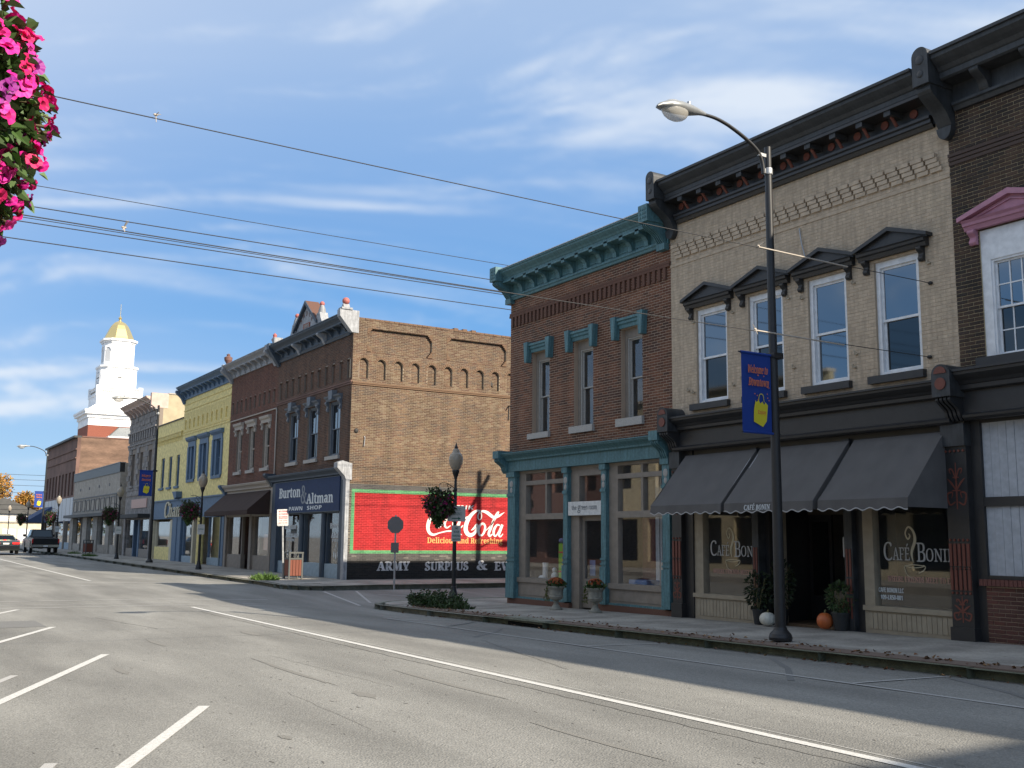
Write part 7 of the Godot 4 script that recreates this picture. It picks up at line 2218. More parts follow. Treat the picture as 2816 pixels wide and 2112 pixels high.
# a hanging basket of petunias at the origin; many: close to the camera
func make_basket(label: String, near: bool, rad: Vector3) -> Node3D:
	var r := thing("hanging_basket", label, "hanging basket", Vector3(), "flower baskets hung from the street lamps")
	part(r, "basket", g().lathe([Vector2(0.0, -0.18), Vector2(0.12, -0.16), Vector2(0.2, 0.0), Vector2(0.22, 0.1), Vector2(0.0, 0.1)], Vector3(0, 0.12, 0), 14), M.soil)
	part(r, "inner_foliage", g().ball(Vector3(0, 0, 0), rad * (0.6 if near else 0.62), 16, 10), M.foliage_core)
	part(r, "chain", g().tube(PackedVector3Array([Vector3(0.2, 0.2, 0), Vector3(0, 0.62, 0)]), 0.006, 0.006, 5).tube(PackedVector3Array([Vector3(-0.2, 0.2, 0), Vector3(0, 0.62, 0)]), 0.006, 0.006, 5), M.galv)
	var greens := [Color(0.045, 0.09, 0.022), Color(0.06, 0.12, 0.03), Color(0.035, 0.075, 0.02), Color(0.08, 0.15, 0.04), Color(0.1, 0.17, 0.06)]
	var pinks := [Color(0.78, 0.02, 0.25), Color(0.8, 0.02, 0.32), Color(0.7, 0.015, 0.14), Color(0.72, 0.02, 0.34), Color(0.34, 0.03, 0.3), Color(0.85, 0.05, 0.4)]
	var xf := []
	var cols := []
	var parts_left := 190 if near else 0
	var n := 7000 if near else 2600
	var idx := 0
	for i in n:
		var d := Vector3(rng.randf_range(-1, 1), rng.randf_range(-1, 1), rng.randf_range(-1, 1))
		if d.length() > 1.0 or d.length() < 0.1:
			continue
		d = d.normalized()
		var shell_ := rng.randf_range(0.72, 1.06) + (0.1 if rng.randf() < 0.07 else 0.0)
		var taper := 1.0 if d.y > -0.1 else 1.0 - 0.3 * absf(d.y)
		if not near:
			shell_ = rng.randf_range(0.6, 1.0) * (0.92 + 0.4 * sin(d.x * 4.1 + 1.0) * sin(d.y * 5.0 + 0.6) * sin(d.z * 4.3 + 2.0)) + (rng.randf_range(0.05, 0.4) if rng.randf() < 0.16 else 0.0)
		var p := Vector3(d.x * rad.x * taper, d.y * rad.y, d.z * rad.z * taper) * shell_
		p += Vector3(0.05, 0.04, 0.05) * sin(p.x * 17.0 + p.y * 13.0 + p.z * 11.0)
		var dir := (d + Vector3(rng.randf_range(-0.8, 0.8), rng.randf_range(-0.9, 0.5), rng.randf_range(-0.8, 0.8))).normalized()
		var s := rng.randf_range(0.75, 1.4) * (1.0 if near else 1.7)
		var tr := Transform3D(aim(dir, rng.randf_range(-1.2, 1.2)).scaled(Vector3.ONE * s), p)
		var ci := rng.randi_range(0, 4)
		if parts_left > 0 and d.x > -0.2 and d.z < 0.5 and shell_ > 0.9:
			var m := MeshInstance3D.new()
			m.name = "leaf"
			m.mesh = cached_leaf(ci, greens[ci])
			m.material_override = M.leaf
			m.transform = tr
			r.add_child(m, true)
			parts_left -= 1
		else:
			xf.append(tr)
			cols.append(greens[ci] if near else greens[ci].lerp(Color(0.09, 0.03, 0.04), rng.randf() * 0.7) * 0.75)
		idx += 1
	cloud(r, "foliage", leaf_mesh(0.055, 0.034, Color(1, 1, 1)), M.leaf, xf, cols)
	xf = []
	cols = []
	var want := 620 if near else 150
	for i in want:
		var y := 1.0 - 2.0 * (i + 0.5) / want
		var an := i * 2.39996 + rng.randf_range(-0.3, 0.3)
		var d := Vector3(sqrt(1 - y * y) * cos(an), y, sqrt(1 - y * y) * sin(an))
		if d.y > 0.75:
			continue
		var taper := 1.0 if d.y > -0.1 else 1.0 - 0.3 * absf(d.y)
		var p := Vector3(d.x * rad.x * taper, d.y * rad.y, d.z * rad.z * taper) * rng.randf_range(1.03, 1.16)
		p += Vector3(0.05, 0.04, 0.05) * sin(p.x * 17.0 + p.y * 13.0 + p.z * 11.0)
		var dir := (d + Vector3(rng.randf_range(-0.6, 0.6), rng.randf_range(-0.3, 0.5), rng.randf_range(-0.6, 0.6))).normalized()
		var s := rng.randf_range(0.8, 1.25) * (1.12 if near else 1.1)
		var tr := Transform3D(aim(dir, rng.randf() * TAU).scaled(Vector3(s, s * rng.randf_range(0.8, 1.0), s)), p)
		var ci := rng.randi_range(0, 5)
		if near:
			var m := MeshInstance3D.new()
			m.name = "flower"
			m.mesh = cached_flower(ci, pinks[ci])
			m.material_override = M.petal
			m.transform = tr
			r.add_child(m, true)
		else:
			xf.append(tr)
			cols.append(pinks[ci] * 0.45)
	if not near:
		cloud(r, "flowers", flower_mesh(Color(1, 1, 1)), M.petal, xf, cols)
		# trailing stems
		xf = []
		cols = []
		for i in 240:
			var t := rng.randf()
			var p := Vector3(rng.randf_range(-0.2, 0.2) * (1.1 - t) + 0.05, -rad.y * (0.6 + 0.85 * t), rng.randf_range(-0.22, 0.22) * (1.1 - t) + 0.08)
			xf.append(Transform3D(aim(Vector3(rng.randf_range(-1, 1), -0.6, rng.randf_range(-1, 1)), 0.0).scaled(Vector3.ONE * 1.7), p))
			cols.append(greens[rng.randi_range(0, 4)])
		cloud(r, "trailing_foliage", leaf_mesh(0.055, 0.034, Color(1, 1, 1)), M.leaf, xf, cols)
	return r

var leaf_cache := {}
func cached_leaf(i: int, c: Color) -> ArrayMesh:
	if not leaf_cache.has(i):
		leaf_cache[i] = leaf_mesh(0.055, 0.034, c)
	return leaf_cache[i]
func cached_flower(i: int, c: Color) -> ArrayMesh:
	if not leaf_cache.has(100 + i):
		leaf_cache[100 + i] = flower_mesh(c)
	return leaf_cache[100 + i]

# blades or leaves over an oblong patch
func patch(p: Node3D, called: String, cx: float, cz: float, rx: float, rz: float, n: int, h: float, grassy: bool, greens: Array, y0: float) -> void:
	var xf := []
	var cols := []
	for i in n:
		var a := rng.randf() * TAU
		var q := sqrt(rng.randf())
		var x := cx + cos(a) * q * rx
		var z := cz + sin(a) * q * rz
		var hh := h * (1.0 - 0.45 * q * q) * rng.randf_range(0.5, 1.1) * (0.75 + 0.35 * sin(x * 5.0 + z * 3.0))
		if grassy:
			var lean := Vector3(rng.randf_range(-0.9, 0.9) + cos(a) * 0.5, 1.0, rng.randf_range(-0.9, 0.9) + sin(a) * 0.5)
			xf.append(Transform3D(aim(lean, rng.randf() * TAU).scaled_local(Vector3(0.9, 1.0, hh / 0.055)), Vector3(x, y0, z)))
		else:
			var dir := Vector3(rng.randf_range(-1, 1), rng.randf_range(0.1, 1), rng.randf_range(-1, 1))
			xf.append(Transform3D(aim(dir, rng.randf() * TAU).scaled(Vector3.ONE * rng.randf_range(1.0, 2.0)), Vector3(x, y0 + hh * rng.randf_range(0.15, 1.0), z)))
		cols.append(greens[rng.randi_range(0, greens.size() - 1)])
	cloud(p, called, leaf_mesh(0.055, 0.03, Color(1, 1, 1)), M.leaf, xf, cols)

# ---------------------------------------------------------------- vehicles (driving towards -x, rear at x = 0)
func hexa(b: Geo, x0: float, x1: float, w0: float, y0: float, u0: float, u1: float, w1: float, y1: float) -> Geo:
	var lo := [Vector3(x0, y0, -w0), Vector3(x1, y0, -w0), Vector3(x1, y0, w0), Vector3(x0, y0, w0)]
	var hi := [Vector3(u0, y1, -w1), Vector3(u1, y1, -w1), Vector3(u1, y1, w1), Vector3(u0, y1, w1)]
	b.quad(hi[0], hi[1], hi[2], hi[3], Vector3.UP)
	b.quad(lo[0], lo[1], lo[2], lo[3], Vector3.DOWN)
	for k in 4:
		var a: Vector3 = lo[k]
		var d: Vector3 = lo[(k + 1) % 4]
		var e: Vector3 = hi[(k + 1) % 4]
		var f: Vector3 = hi[k]
		var nn: Vector3 = (d - a).cross(f - a).normalized()
		var out: Vector3 = (a + d + e + f) * 0.25 - (lo[0] + lo[2] + hi[0] + hi[2]) * 0.25
		b.quad(a, d, e, f, nn if nn.dot(out) > 0.0 else -nn)
	return b

func wheels(r: Node3D, xs: Array, w: float, rad: float) -> void:
	for x in xs:
		for s in [-1.0, 1.0]:
			var t := PackedVector3Array([Vector3(x, rad, s * (w - 0.2)), Vector3(x, rad, s * w)])
			var o := part(r, "wheel", g().tube(t, rad, rad, 20), M.tyre)
			part(o, "rim", g().tube(PackedVector3Array([Vector3(x, rad, s * (w - 0.05)), Vector3(x, rad, s * (w + 0.012))]), rad * 0.62, rad * 0.55, 14), M.galv)

func make_sedan(label: String, body: Material, top: Material, lit: bool) -> Node3D:
	var r := thing("sedan_car", label, "car", Vector3(), "cars on the street")
	var b := g()
	var prof := [Vector2(0.0, 0.42), Vector2(0.02, 0.78), Vector2(0.1, 0.93), Vector2(0.3, 0.97), Vector2(1.1, 0.99), Vector2(3.4, 0.97), Vector2(4.4, 0.9), Vector2(4.95, 0.78), Vector2(5.02, 0.45), Vector2(4.9, 0.28), Vector2(0.1, 0.28)]
	var pl := PackedVector2Array()
	for p in prof:
		pl.append(Vector2(-p.x, p.y))
	b.ext(pl, Vector3(), Vector3(1, 0, 0), Vector3(0, 1, 0), Vector3(0, 0, 1), -0.86, 0.86)
	var pm := PackedVector2Array()
	for p in prof:
		pm.append(Vector2(-lerpf(2.5, p.x, 0.985), lerpf(0.6, p.y, 0.9)))
	b.ext(pm, Vector3(), Vector3(1, 0, 0), Vector3(0, 1, 0), Vector3(0, 0, 1), -0.92, 0.92)
	part(r, "body", b, body)
	b = g()
	hexa(b, -3.45, -0.95, 0.78, 0.97, -2.75, -1.45, 0.6, 1.4)
	part(r, "roof", b, top)
	b = g()
	b.quad(Vector3(-1.02, 1.02, -0.68), Vector3(-1.02, 1.02, 0.68), Vector3(-1.4, 1.35, 0.54), Vector3(-1.4, 1.35, -0.54), Vector3(0.66, 0.75, 0))
	for v in b.v.size():
		b.v[v] += Vector3(0.014, 0.012, 0)
	part(r, "rear_window", b, M.car_glass)
	for s in [-1.0, 1.0]:
		b = g()
		b.quad(Vector3(-1.25, 1.03, s * 0.775), Vector3(-3.2, 1.03, s * 0.775), Vector3(-2.75, 1.35, s * 0.64), Vector3(-1.55, 1.35, s * 0.64), Vector3(0, 0.4, s))
		part(r, "side_window", b, M.car_glass)
		part(r, "tail_light", g().box(-0.06, 0.72, s * 0.42 - 0.0, 0.035, 0.86, s * 0.86), M.tail_lit if lit else M.tail_red)
		part(r, "mirror", g().ball(Vector3(-3.1, 1.05, s * 0.98), Vector3(0.06, 0.07, 0.1), 8, 6), body)
	if lit:
		part(r, "brake_light", g().box(-1.08, 1.0, -0.1, -0.98, 1.04, 0.1), M.tail_lit)
	part(r, "number_plate", g().box(-0.02, 0.7, -0.2, 0.03, 0.82, 0.2), M.sign_white)
	part(r, "bumper", g().box(-0.25, 0.42, -0.89, 0.06, 0.6, 0.89), M.car_black)
	part(r, "bumper_strip", g().box(-0.2, 0.6, -0.885, 0.055, 0.64, 0.885), M.chrome)
	wheels(r, [-1.0, -3.95], 0.93, 0.32)
	return r

func make_pickup() -> Node3D:
	var r := thing("pickup_truck", "black pickup truck parked at the kerb with its tailgate towards us", "pickup truck", Vector3(), "cars on the street")
	var b := g()
	var prof := [Vector2(0.0, 0.5), Vector2(0.0, 1.12), Vector2(0.05, 1.17), Vector2(3.5, 1.2), Vector2(4.9, 1.16), Vector2(5.45, 1.05), Vector2(5.5, 0.5), Vector2(5.4, 0.38), Vector2(0.1, 0.38)]
	var pl := PackedVector2Array()
	for p in prof:
		pl.append(Vector2(-p.x, p.y))
	b.ext(pl, Vector3(), Vector3(1, 0, 0), Vector3(0, 1, 0), Vector3(0, 0, 1), -0.9, 0.9)
	var pm := PackedVector2Array()
	for p in prof:
		pm.append(Vector2(-lerpf(2.7, p.x, 0.99), lerpf(0.75, p.y, 0.82)))
	b.ext(pm, Vector3(), Vector3(1, 0, 0), Vector3(0, 1, 0), Vector3(0, 0, 1), -0.98, 0.98)
	for x in [-1.15, -4.4]:     # wheel arches stand out
		b.ext(PackedVector2Array([Vector2(x - 0.55, 0.5), Vector2(x - 0.4, 0.9), Vector2(x, 1.0), Vector2(x + 0.4, 0.9), Vector2(x + 0.55, 0.5)]), Vector3(), Vector3(1, 0, 0), Vector3(0, 1, 0), Vector3(0, 0, 1), -1.02, 1.02)
	part(r, "body", b, M.car_black)
	b = g()
	hexa(b, -4.3, -2.05, 0.84, 1.18, -3.65, -2.25, 0.7, 1.82)
	part(r, "cab", b, M.car_black)
	b = g()
	b.quad(Vector3(-2.05, 1.26, -0.72), Vector3(-2.05, 1.26, 0.72), Vector3(-2.21, 1.74, 0.62), Vector3(-2.21, 1.74, -0.62), Vector3(0.95, 0.3, 0))
	part(r, "rear_window", b, M.car_glass)
	for s in [-1.0, 1.0]:
		b = g()
		b.quad(Vector3(-2.3, 1.24, s * 0.845), Vector3(-4.05, 1.24, s * 0.845), Vector3(-3.6, 1.74, s * 0.735), Vector3(-2.4, 1.74, s * 0.735), Vector3(0, 0.3, s))
		part(r, "side_window", b, M.car_glass)
		part(r, "tail_light", g().box(-0.06, 0.78, s * 0.88, 0.02, 1.1, s * 0.98), M.tail_red)
		part(r, "mirror", g().box(-3.95, 1.25, s * 0.95, -3.8, 1.45, s * 1.15), M.car_black)
	part(r, "tailgate_panel", g().box(-0.02, 0.7, -0.78, 0.012, 1.08, 0.78), M.car_black)
	part(r, "bumper", g().box(-0.1, 0.48, -0.95, 0.16, 0.66, 0.95), M.chrome)
	part(r, "number_plate", g().box(0.15, 0.5, -0.16, 0.18, 0.62, 0.16), M.sign_white)
	wheels(r, [-1.15, -4.4], 0.99, 0.38)
	return r

func make_tree(label: String, at: Vector3, h: float, rad: float, greens: Array, n: int) -> void:
	var r := thing("tree", label, "tree", at, "autumn trees at the end of the street")
	part(r, "trunk", g().tube(PackedVector3Array([at, at + Vector3(0.1, h * 0.25, 0), at + Vector3(0, h * 0.55, 0.1)]), 0.28, 0.14, 8), M.bark)
	for k in 6:
		var an := TAU * k / 6 + 0.4
		var e := at + Vector3(cos(an) * rad * 0.6, h * (0.6 + 0.06 * (k % 3)), sin(an) * rad * 0.6)
		part(r, "limb", g().tube(PackedVector3Array([at + Vector3(0.05, h * 0.33, 0.03), at.lerp(e, 0.6) + Vector3(0, h * 0.1, 0), e]), 0.1, 0.03, 6), M.bark)
	var xf := []
	var cols := []
	var blobs := []
	for k in 11:
		var d := Vector3(rng.randf_range(-1, 1), rng.randf_range(-0.8, 1), rng.randf_range(-1, 1)).limit_length(1.0)
		blobs.append([Vector3(0, h * 0.62, 0) + d * Vector3(rad * 0.62, h * 0.26, rad * 0.62), rad * rng.randf_range(0.35, 0.55), rng.randi_range(0, greens.size() - 1)])
	for i in n:
		var q: Array = blobs[rng.randi_range(0, blobs.size() - 1)]
		var d := Vector3(rng.randfn(), rng.randfn(), rng.randfn()).normalized() * pow(rng.randf(), 0.4)
		var p: Vector3 = q[0] + d * q[1] * Vector3(1, 0.85, 1)
		xf.append(Transform3D(aim(d + Vector3(rng.randf_range(-0.6, 0.6), rng.randf_range(-0.6, 0.6), rng.randf_range(-0.6, 0.6)), rng.randf() * TAU).scaled(Vector3.ONE * rng.randf_range(5.0, 9.0)), p))
		var ci: int = q[2] if rng.randf() < 0.7 else rng.randi_range(0, greens.size() - 1)
		cols.append(greens[ci])
	cloud(r, "crown", leaf_mesh(0.055, 0.04, Color(1, 1, 1)), M.leaf, xf, cols)

func wire(label: String, a: Vector3, d: Vector3, sag: float, rad: float, m: Material, called := "utility_wire") -> MeshInstance3D:
	var p := PackedVector3Array()
	for k in 25:
		var t := k / 24.0
		p.append(a.lerp(d, t) - Vector3(0, sag * 4.0 * t * (1.0 - t), 0))
	return single(called, g().tube(p, rad, rad, 5), m, label, "wire", "wires over the street")

# ---------------------------------------------------------------- everything that stands about
func make_furniture() -> void:
	var lamp := make_tall_lamp()
	lamp.position = Vector3(-13.03, -0.03, 2.65)
	twin(lamp, Vector3(-60.1, 0.16, 2.4), "tall dark street light before the lower yellow building")
	twin(lamp, Vector3(-101.5, 0.4, 2.4), "tall green street light before the long far brick building")
	var ban := make_banner()
	ban.position = Vector3(-13.03, -0.03, 2.62)
	twin(ban, Vector3(-60.1, 0.32, 2.4), "blue banner with yellow bag on the street light by the grey stone building")
	twin(ban, Vector3(-101.5, 0.55, 2.4), "blue banner on the farthest tall street light at left")
	var o := make_lamp()
	o.position = Vector3(-28.2, -0.2, 0.7)
	twin(o, Vector3(-50.9, 0.06, 2.2), "ornamental lamp before the blue fascia of the yellow building")
	twin(o, Vector3(-69.9, 0.15, 2.2), "ornamental lamp at the right end of the grey one storey building")
	twin(o, Vector3(-94.4, 0.3, 2.2), "ornamental lamp behind the black pickup truck")
	twin(o, Vector3(-113.2, 0.38, 2.2), "ornamental lamp with grey globe before the orange tree")
	twin(o, Vector3(-138.0, 0.5, 1.2), "farthest ornamental lamp, its globe bright in the sun")
	var nl := twin(o, Vector3(-4.57, -0.06, 16.42), "ornamental lamp on the camera's side carrying the near flower basket")
	nl.rotation.y = PI
	var near := make_basket("big hanging basket of magenta petunias filling the upper left corner", true, Vector3(0.37, 0.54, 0.37))
	near.position = Vector3(-4.58, 3.27, 15.95)
	near.get_node("chain").set_meta("label", "basket chain")
	var bk := make_basket("dark hanging flower basket on the lamp beside the red painted wall", false, Vector3(0.44, 0.44, 0.44))
	bk.position = Vector3(-28.2, 2.62, 1.24)
	twin(bk, Vector3(-50.9, 2.8, 2.74), "hanging flower basket before the cream lettering on the blue fascia")
	twin(bk, Vector3(-69.9, 2.9, 2.74), "hanging flower basket at the right end of the grey building")
	twin(bk, Vector3(-94.4, 3.05, 2.74), "hanging basket with red flowers above the pickup truck")
	twin(bk, Vector3(-113.2, 3.15, 2.74), "hanging flower basket on the lamp before the low cream building")

	# parking signs on the corner lamp
	var s := thing("parking_sign", "white public parking sign with arrow on the corner lamp post", "sign", Vector3(-28.2, 2, 0.7))
	var pl := plate(s, "plate", 0.62, 0.47, side(-28.11, 2.14, 1.01), M.sign_white)
	words(pl, "lettering", "PUBLIC", side(-28.103, 2.46, 0.86), 0.31, 0.085, M.sign_green, "Droid Sans", 400, 0.002)
	words(pl, "lettering", "PARKING", side(-28.103, 2.33, 0.89), 0.36, 0.085, M.sign_green, "Droid Sans", 400, 0.002)
	var ar := g()
	var t := side(-28.104, 2.23, 0.86)
	ar.ext(PackedVector2Array([Vector2(0, -0.014), Vector2(0.22, -0.014), Vector2(0.22, -0.045), Vector2(0.31, 0.0), Vector2(0.22, 0.045), Vector2(0.22, 0.014), Vector2(0, 0.014)]), t.origin, t.basis.x, t.basis.y, t.basis.z, 0.0, 0.003)
	part(pl, "arrow", ar, M.sign_green)
	s = thing("parking_sign", "small white two hour parking sign below the public parking sign", "sign", Vector3(-28.2, 1.6, 0.7))
	pl = plate(s, "plate", 0.32, 0.48, side(-28.11, 1.54, 0.86), M.sign_white)
	words(pl, "lettering", "TWO", side(-28.103, 1.9, 0.76), 0.12, 0.06, M.sign_green, "Droid Sans", 700, 0.002)
	words(pl, "lettering", "HOUR", side(-28.103, 1.79, 0.79), 0.19, 0.07, M.sign_green, "Droid Sans", 700, 0.002)
	words(pl, "lettering", "PARKING", side(-28.103, 1.68, 0.83), 0.26, 0.06, M.sign_green, "Droid Sans", 700, 0.002)
	words(pl, "lettering", "8AM-6PM", side(-28.103, 1.58, 0.82), 0.24, 0.05, M.sign_green, "Droid Sans", 700, 0.002)
	for e in [[-50.9, 1.95, 2.2, "small pale parking sign on the lamp before the yellow building"], [-69.9, 1.95, 2.2, "small pale parking sign on the lamp beside the grey building"], [-94.4, 2.1, 2.2, "small pale parking sign on the lamp behind the pickup truck"]]:
		s = thing("parking_sign", e[3], "sign", Vector3(e[0], e[1], e[2]))
		pl = plate(s, "plate", 0.34, 0.48, side(e[0] + 0.08, e[1] - 0.24, e[2] + 0.17), M.sign_white)
		words(pl, "lettering", "PARKING", side(e[0] + 0.087, e[1] - 0.02, e[2] + 0.13), 0.26, 0.06, M.sign_green, "Droid Sans", 700, 0.002)
	# no stopping sign on its leaning post
	s = thing("no_stopping_sign", "white sign with red lettering on a leaning grey post beside the litter bin", "sign", Vector3(-40.72, -0.02, 1.6))
	var lean := Basis(Vector3(1, 0, 0), 0.05)
	part(s, "post", g().obox(Transform3D(lean, Vector3(-40.72, 1.32, 1.67)), Vector3(0.04, 2.75, 0.06)), M.galv)
	pl = plate(s, "plate", 0.46, 0.66, Transform3D(lean * side(0, 0, 0).basis, Vector3(-40.68, 2.05, 1.95)), M.sign_white)
	var lines := ["NO STOPPING", "NO STANDING", "NO PARKING", "BETWEEN SIGNS", "TOW ZONE", "8AM TO 5PM"]
	for k in 6:
		var big := k < 3
		words(pl, "lettering", lines[k], Transform3D(lean * side(0, 0, 0).basis, Vector3(-40.672, 2.05 + (0.54 - k * 0.105 if big else 0.27 - (k - 3) * 0.085), 1.905)), 0.37, 0.07 if big else 0.045, M.sign_red, "Droid Sans", 700, 0.002)
	# stop sign seen from behind
	s = thing("stop_sign", "back of a dark octagonal stop sign before the red painted wall", "sign", Vector3(-34.9, -0.2, -0.5))
	var sb := Basis(Vector3(0, 1, 0), PI / 2 - 0.75)
	part(s, "post", g().obox(Transform3D(sb, Vector3(-34.9, 1.1, -0.5)), Vector3(0.06, 2.7, 0.04)), M.galv)
	var oc := PackedVector2Array()
	for k in 8:
		oc.append(Vector2(cos(TAU * (k + 0.5) / 8) * 0.32, sin(TAU * (k + 0.5) / 8) * 0.32))
	part(s, "octagon", g().ext(oc, Vector3(-34.9, 2.1, -0.5), sb.x, sb.y, sb.z, 0.02, 0.03), M.sign_back)
	part(s, "lower_plate", g().obox(Transform3D(sb, Vector3(-34.9, 1.28, -0.5) + sb.z * 0.03), Vector3(0.3, 0.36, 0.01)), M.sign_back)
	# litter bins
	var bn := thing("litter_bin", "brown slatted litter bin with grey frame beside the no stopping sign", "litter bin", Vector3())
	for e in [[-0.26, -0.26], [0.26, -0.26], [0.26, 0.26], [-0.26, 0.26]]:
		part(bn, "corner_post", g().box(e[0] - 0.03, 0.0, e[1] - 0.03, e[0] + 0.03, 1.0, e[1] + 0.03), M.bin_grey)
	for k in 4:
		for f in 4:
			var off := -0.19 + k * 0.127
			var b := g()
			if f == 0:
				b.box(off - 0.055, 0.12, 0.245, off + 0.055, 0.74, 0.275)
			elif f == 1:
				b.box(off - 0.055, 0.12, -0.275, off + 0.055, 0.74, -0.245)
			elif f == 2:
				b.box(0.245, 0.12, off - 0.055, 0.275, 0.74, off + 0.055)
			else:
				b.box(-0.275, 0.12, off - 0.055, -0.245, 0.74, off + 0.055)
			part(bn, "slat", b, M.bin_red)
	part(bn, "rim", g().box(-0.29, 0.74, -0.29, 0.29, 0.8, 0.29), M.bin_grey)
	part(bn, "lid", g().box(-0.3, 0.97, -0.3, 0.3, 1.03, 0.3), M.bin_grey)
	part(bn, "liner", g().box(-0.23, 0.1, -0.23, 0.23, 0.74, 0.23), M.pot_dark)
	bn.position = Vector3(-39.75, 0.02, 1.55)
	twin(bn, Vector3(-85.6, 0.25, 1.2), "brown litter bin before the one storey grey building").rotation.y = 0.2

	# planting beds on the kerb corners
	var gs := [Color(0.04, 0.075, 0.02), Color(0.03, 0.055, 0.016), Color(0.055, 0.095, 0.026), Color(0.06, 0.07, 0.03)]
	var gl := [Color(0.07, 0.14, 0.02), Color(0.1, 0.19, 0.03), Color(0.13, 0.22, 0.05), Color(0.06, 0.11, 0.02)]
	var bed := thing("planting_bed", "dark green low shrubs in the corner bed at the foot of the lamp", "plant bed", Vector3(-25.8, -0.24, 2.45))
	part(bed, "soil", g().lathe([Vector2(1.0, -0.05), Vector2(0.9, 0.05), Vector2(0.0, 0.07)], Vector3(0, 0, 0), 18), M.soil).transform = Transform3D(Basis().scaled(Vector3(1.5, 1, 0.5)), Vector3())
	bed.get_node("soil").mesh = g().ball(Vector3(), Vector3(1.5, 0.1, 0.5), 18, 6).mesh()
	bed.get_node("soil").transform = Transform3D()
	patch(bed, "foliage", -0.1, 0.0, 1.5, 0.5, 2600, 0.5, false, gs, 0.0)
	patch(bed, "grass_blades", 0.6, 0.0, 1.1, 0.45, 500, 0.34, true, gs, 0.0)
	for e in [[-39.9, -0.06, 2.65, 1.05, 0.4, "sunlit bright green grass clump at the kerb corner before the pawn shop", 0.42], [-85.4, 0.1, 2.2, 1.4, 0.4, "small green grass bed before the far litter bin", 0.4], [-77.5, 0.1, 2.5, 1.3, 0.4, "small green grass bed by the kerb before the grey stone building", 0.4]]:
		bed = thing("grass_bed", e[5], "plant bed", Vector3(e[0], e[1], e[2]))
		part(bed, "soil", g().ball(Vector3(e[0], e[1], e[2]), Vector3(e[3], 0.08, e[4]), 16, 6), M.soil)
		patch(bed, "grass_blades", 0.0, 0.0, e[3], e[4], 1100, e[6], true, gl, 0.0)

	# urns with orange flowers before the teal shop
	for k in 2:
		var at: Vector3 = [Vector3(-22.62, walk(-22.6) - 0.01, 0.75), Vector3(-21.1, walk(-21.1) - 0.01, 0.62)][k]
		var u := thing("stone_urn", ["stone urn with orange flowers before the left window of the teal shop", "stone urn with orange flowers beside the teal shop door"][k], "urn", at, "stone urns before the teal shop")
		part(u, "pedestal", g().lathe([Vector2(0.0, 0.0), Vector2(0.17, 0.0), Vector2(0.17, 0.04), Vector2(0.13, 0.06), Vector2(0.075, 0.13), Vector2(0.06, 0.19), Vector2(0.08, 0.21), Vector2(0.065, 0.23)], at, 16), M.urn_stone)
		part(u, "bowl", g().lathe([Vector2(0.06, 0.23), Vector2(0.16, 0.28), Vector2(0.19, 0.34), Vector2(0.175, 0.37), Vector2(0.18, 0.5), Vector2(0.215, 0.56), Vector2(0.23, 0.57), Vector2(0.23, 0.6), Vector2(0.19, 0.6), Vector2(0.0, 0.55)], at, 20), M.urn_stone)
		patch(u, "foliage", 0.0, 0.0, 0.26, 0.26, 220, 0.26, false, gl.slice(3) + gs, 0.55)
		var xf := []
		var cols := []
		for i in 150:
			var d := Vector3(rng.randfn() * 0.6, absf(rng.randfn()) + 0.1, rng.randfn() * 0.6).normalized()
			xf.append(Transform3D(aim(d, rng.randf() * TAU).scaled(Vector3.ONE * 0.75), Vector3(d.x * 0.22, 0.66 + d.y * 0.16, d.z * 0.22)))
			cols.append([Color(0.4, 0.09, 0.02), Color(0.3, 0.06, 0.02), Color(0.5, 0.13, 0.03)][i % 3])
		cloud(u, "flowers", flower_mesh(Color(1, 1, 1)), M.petal, xf, cols)
		xf = []
		cols = []
		for i in 60:
			var tt := rng.randf()
			xf.append(Transform3D(aim(Vector3(-1, -0.5, rng.randf_range(-1, 1)), 0.0).scaled(Vector3.ONE * 1.1), Vector3(-0.24 - 0.05 * tt + rng.randf_range(-0.05, 0.05), 0.58 - 0.36 * tt, 0.08 + rng.randf_range(-0.08, 0.08))))
			cols.append(Color(0.15, 0.17, 0.03))
		cloud(u, "trailing_vine", leaf_mesh(0.05, 0.035, Color(1, 1, 1)), M.leaf, xf, cols)
	# leaves blown along the kerb
	var lt := thing("fallen_leaves", "scatter of brown fallen leaves along the kerb before the café", "leaves", Vector3(-18, -0.1, 3))
	lt.set_meta("kind", "stuff")
	var lx := []
	var lc := []
	for i in 420:
		var x := rng.randf_range(-26.5, -6.0)
		var inside := rng.randf() < 0.75
		var z := 3.2 - absf(rng.randfn()) * 0.28 if inside else 3.46 + absf(rng.randfn()) * 0.12
		var y := (pave(x, z) if inside else road(x, z)) + 0.012
		lx.append(Transform3D(aim(Vector3(rng.randf_range(-1, 1), rng.randf_range(-0.1, 0.3), rng.randf_range(-1, 1)), rng.randf() * 0.5).scaled(Vector3.ONE * rng.randf_range(0.8, 1.5)), Vector3(x + 18, y + 0.1, z - 3)))
		lc.append([Color(0.2, 0.08, 0.03), Color(0.13, 0.06, 0.035), Color(0.24, 0.13, 0.05)][i % 3])
	cloud(lt, "leaf_litter", leaf_mesh(0.055, 0.036, Color(1, 1, 1)), M.leaf, lx, lc)
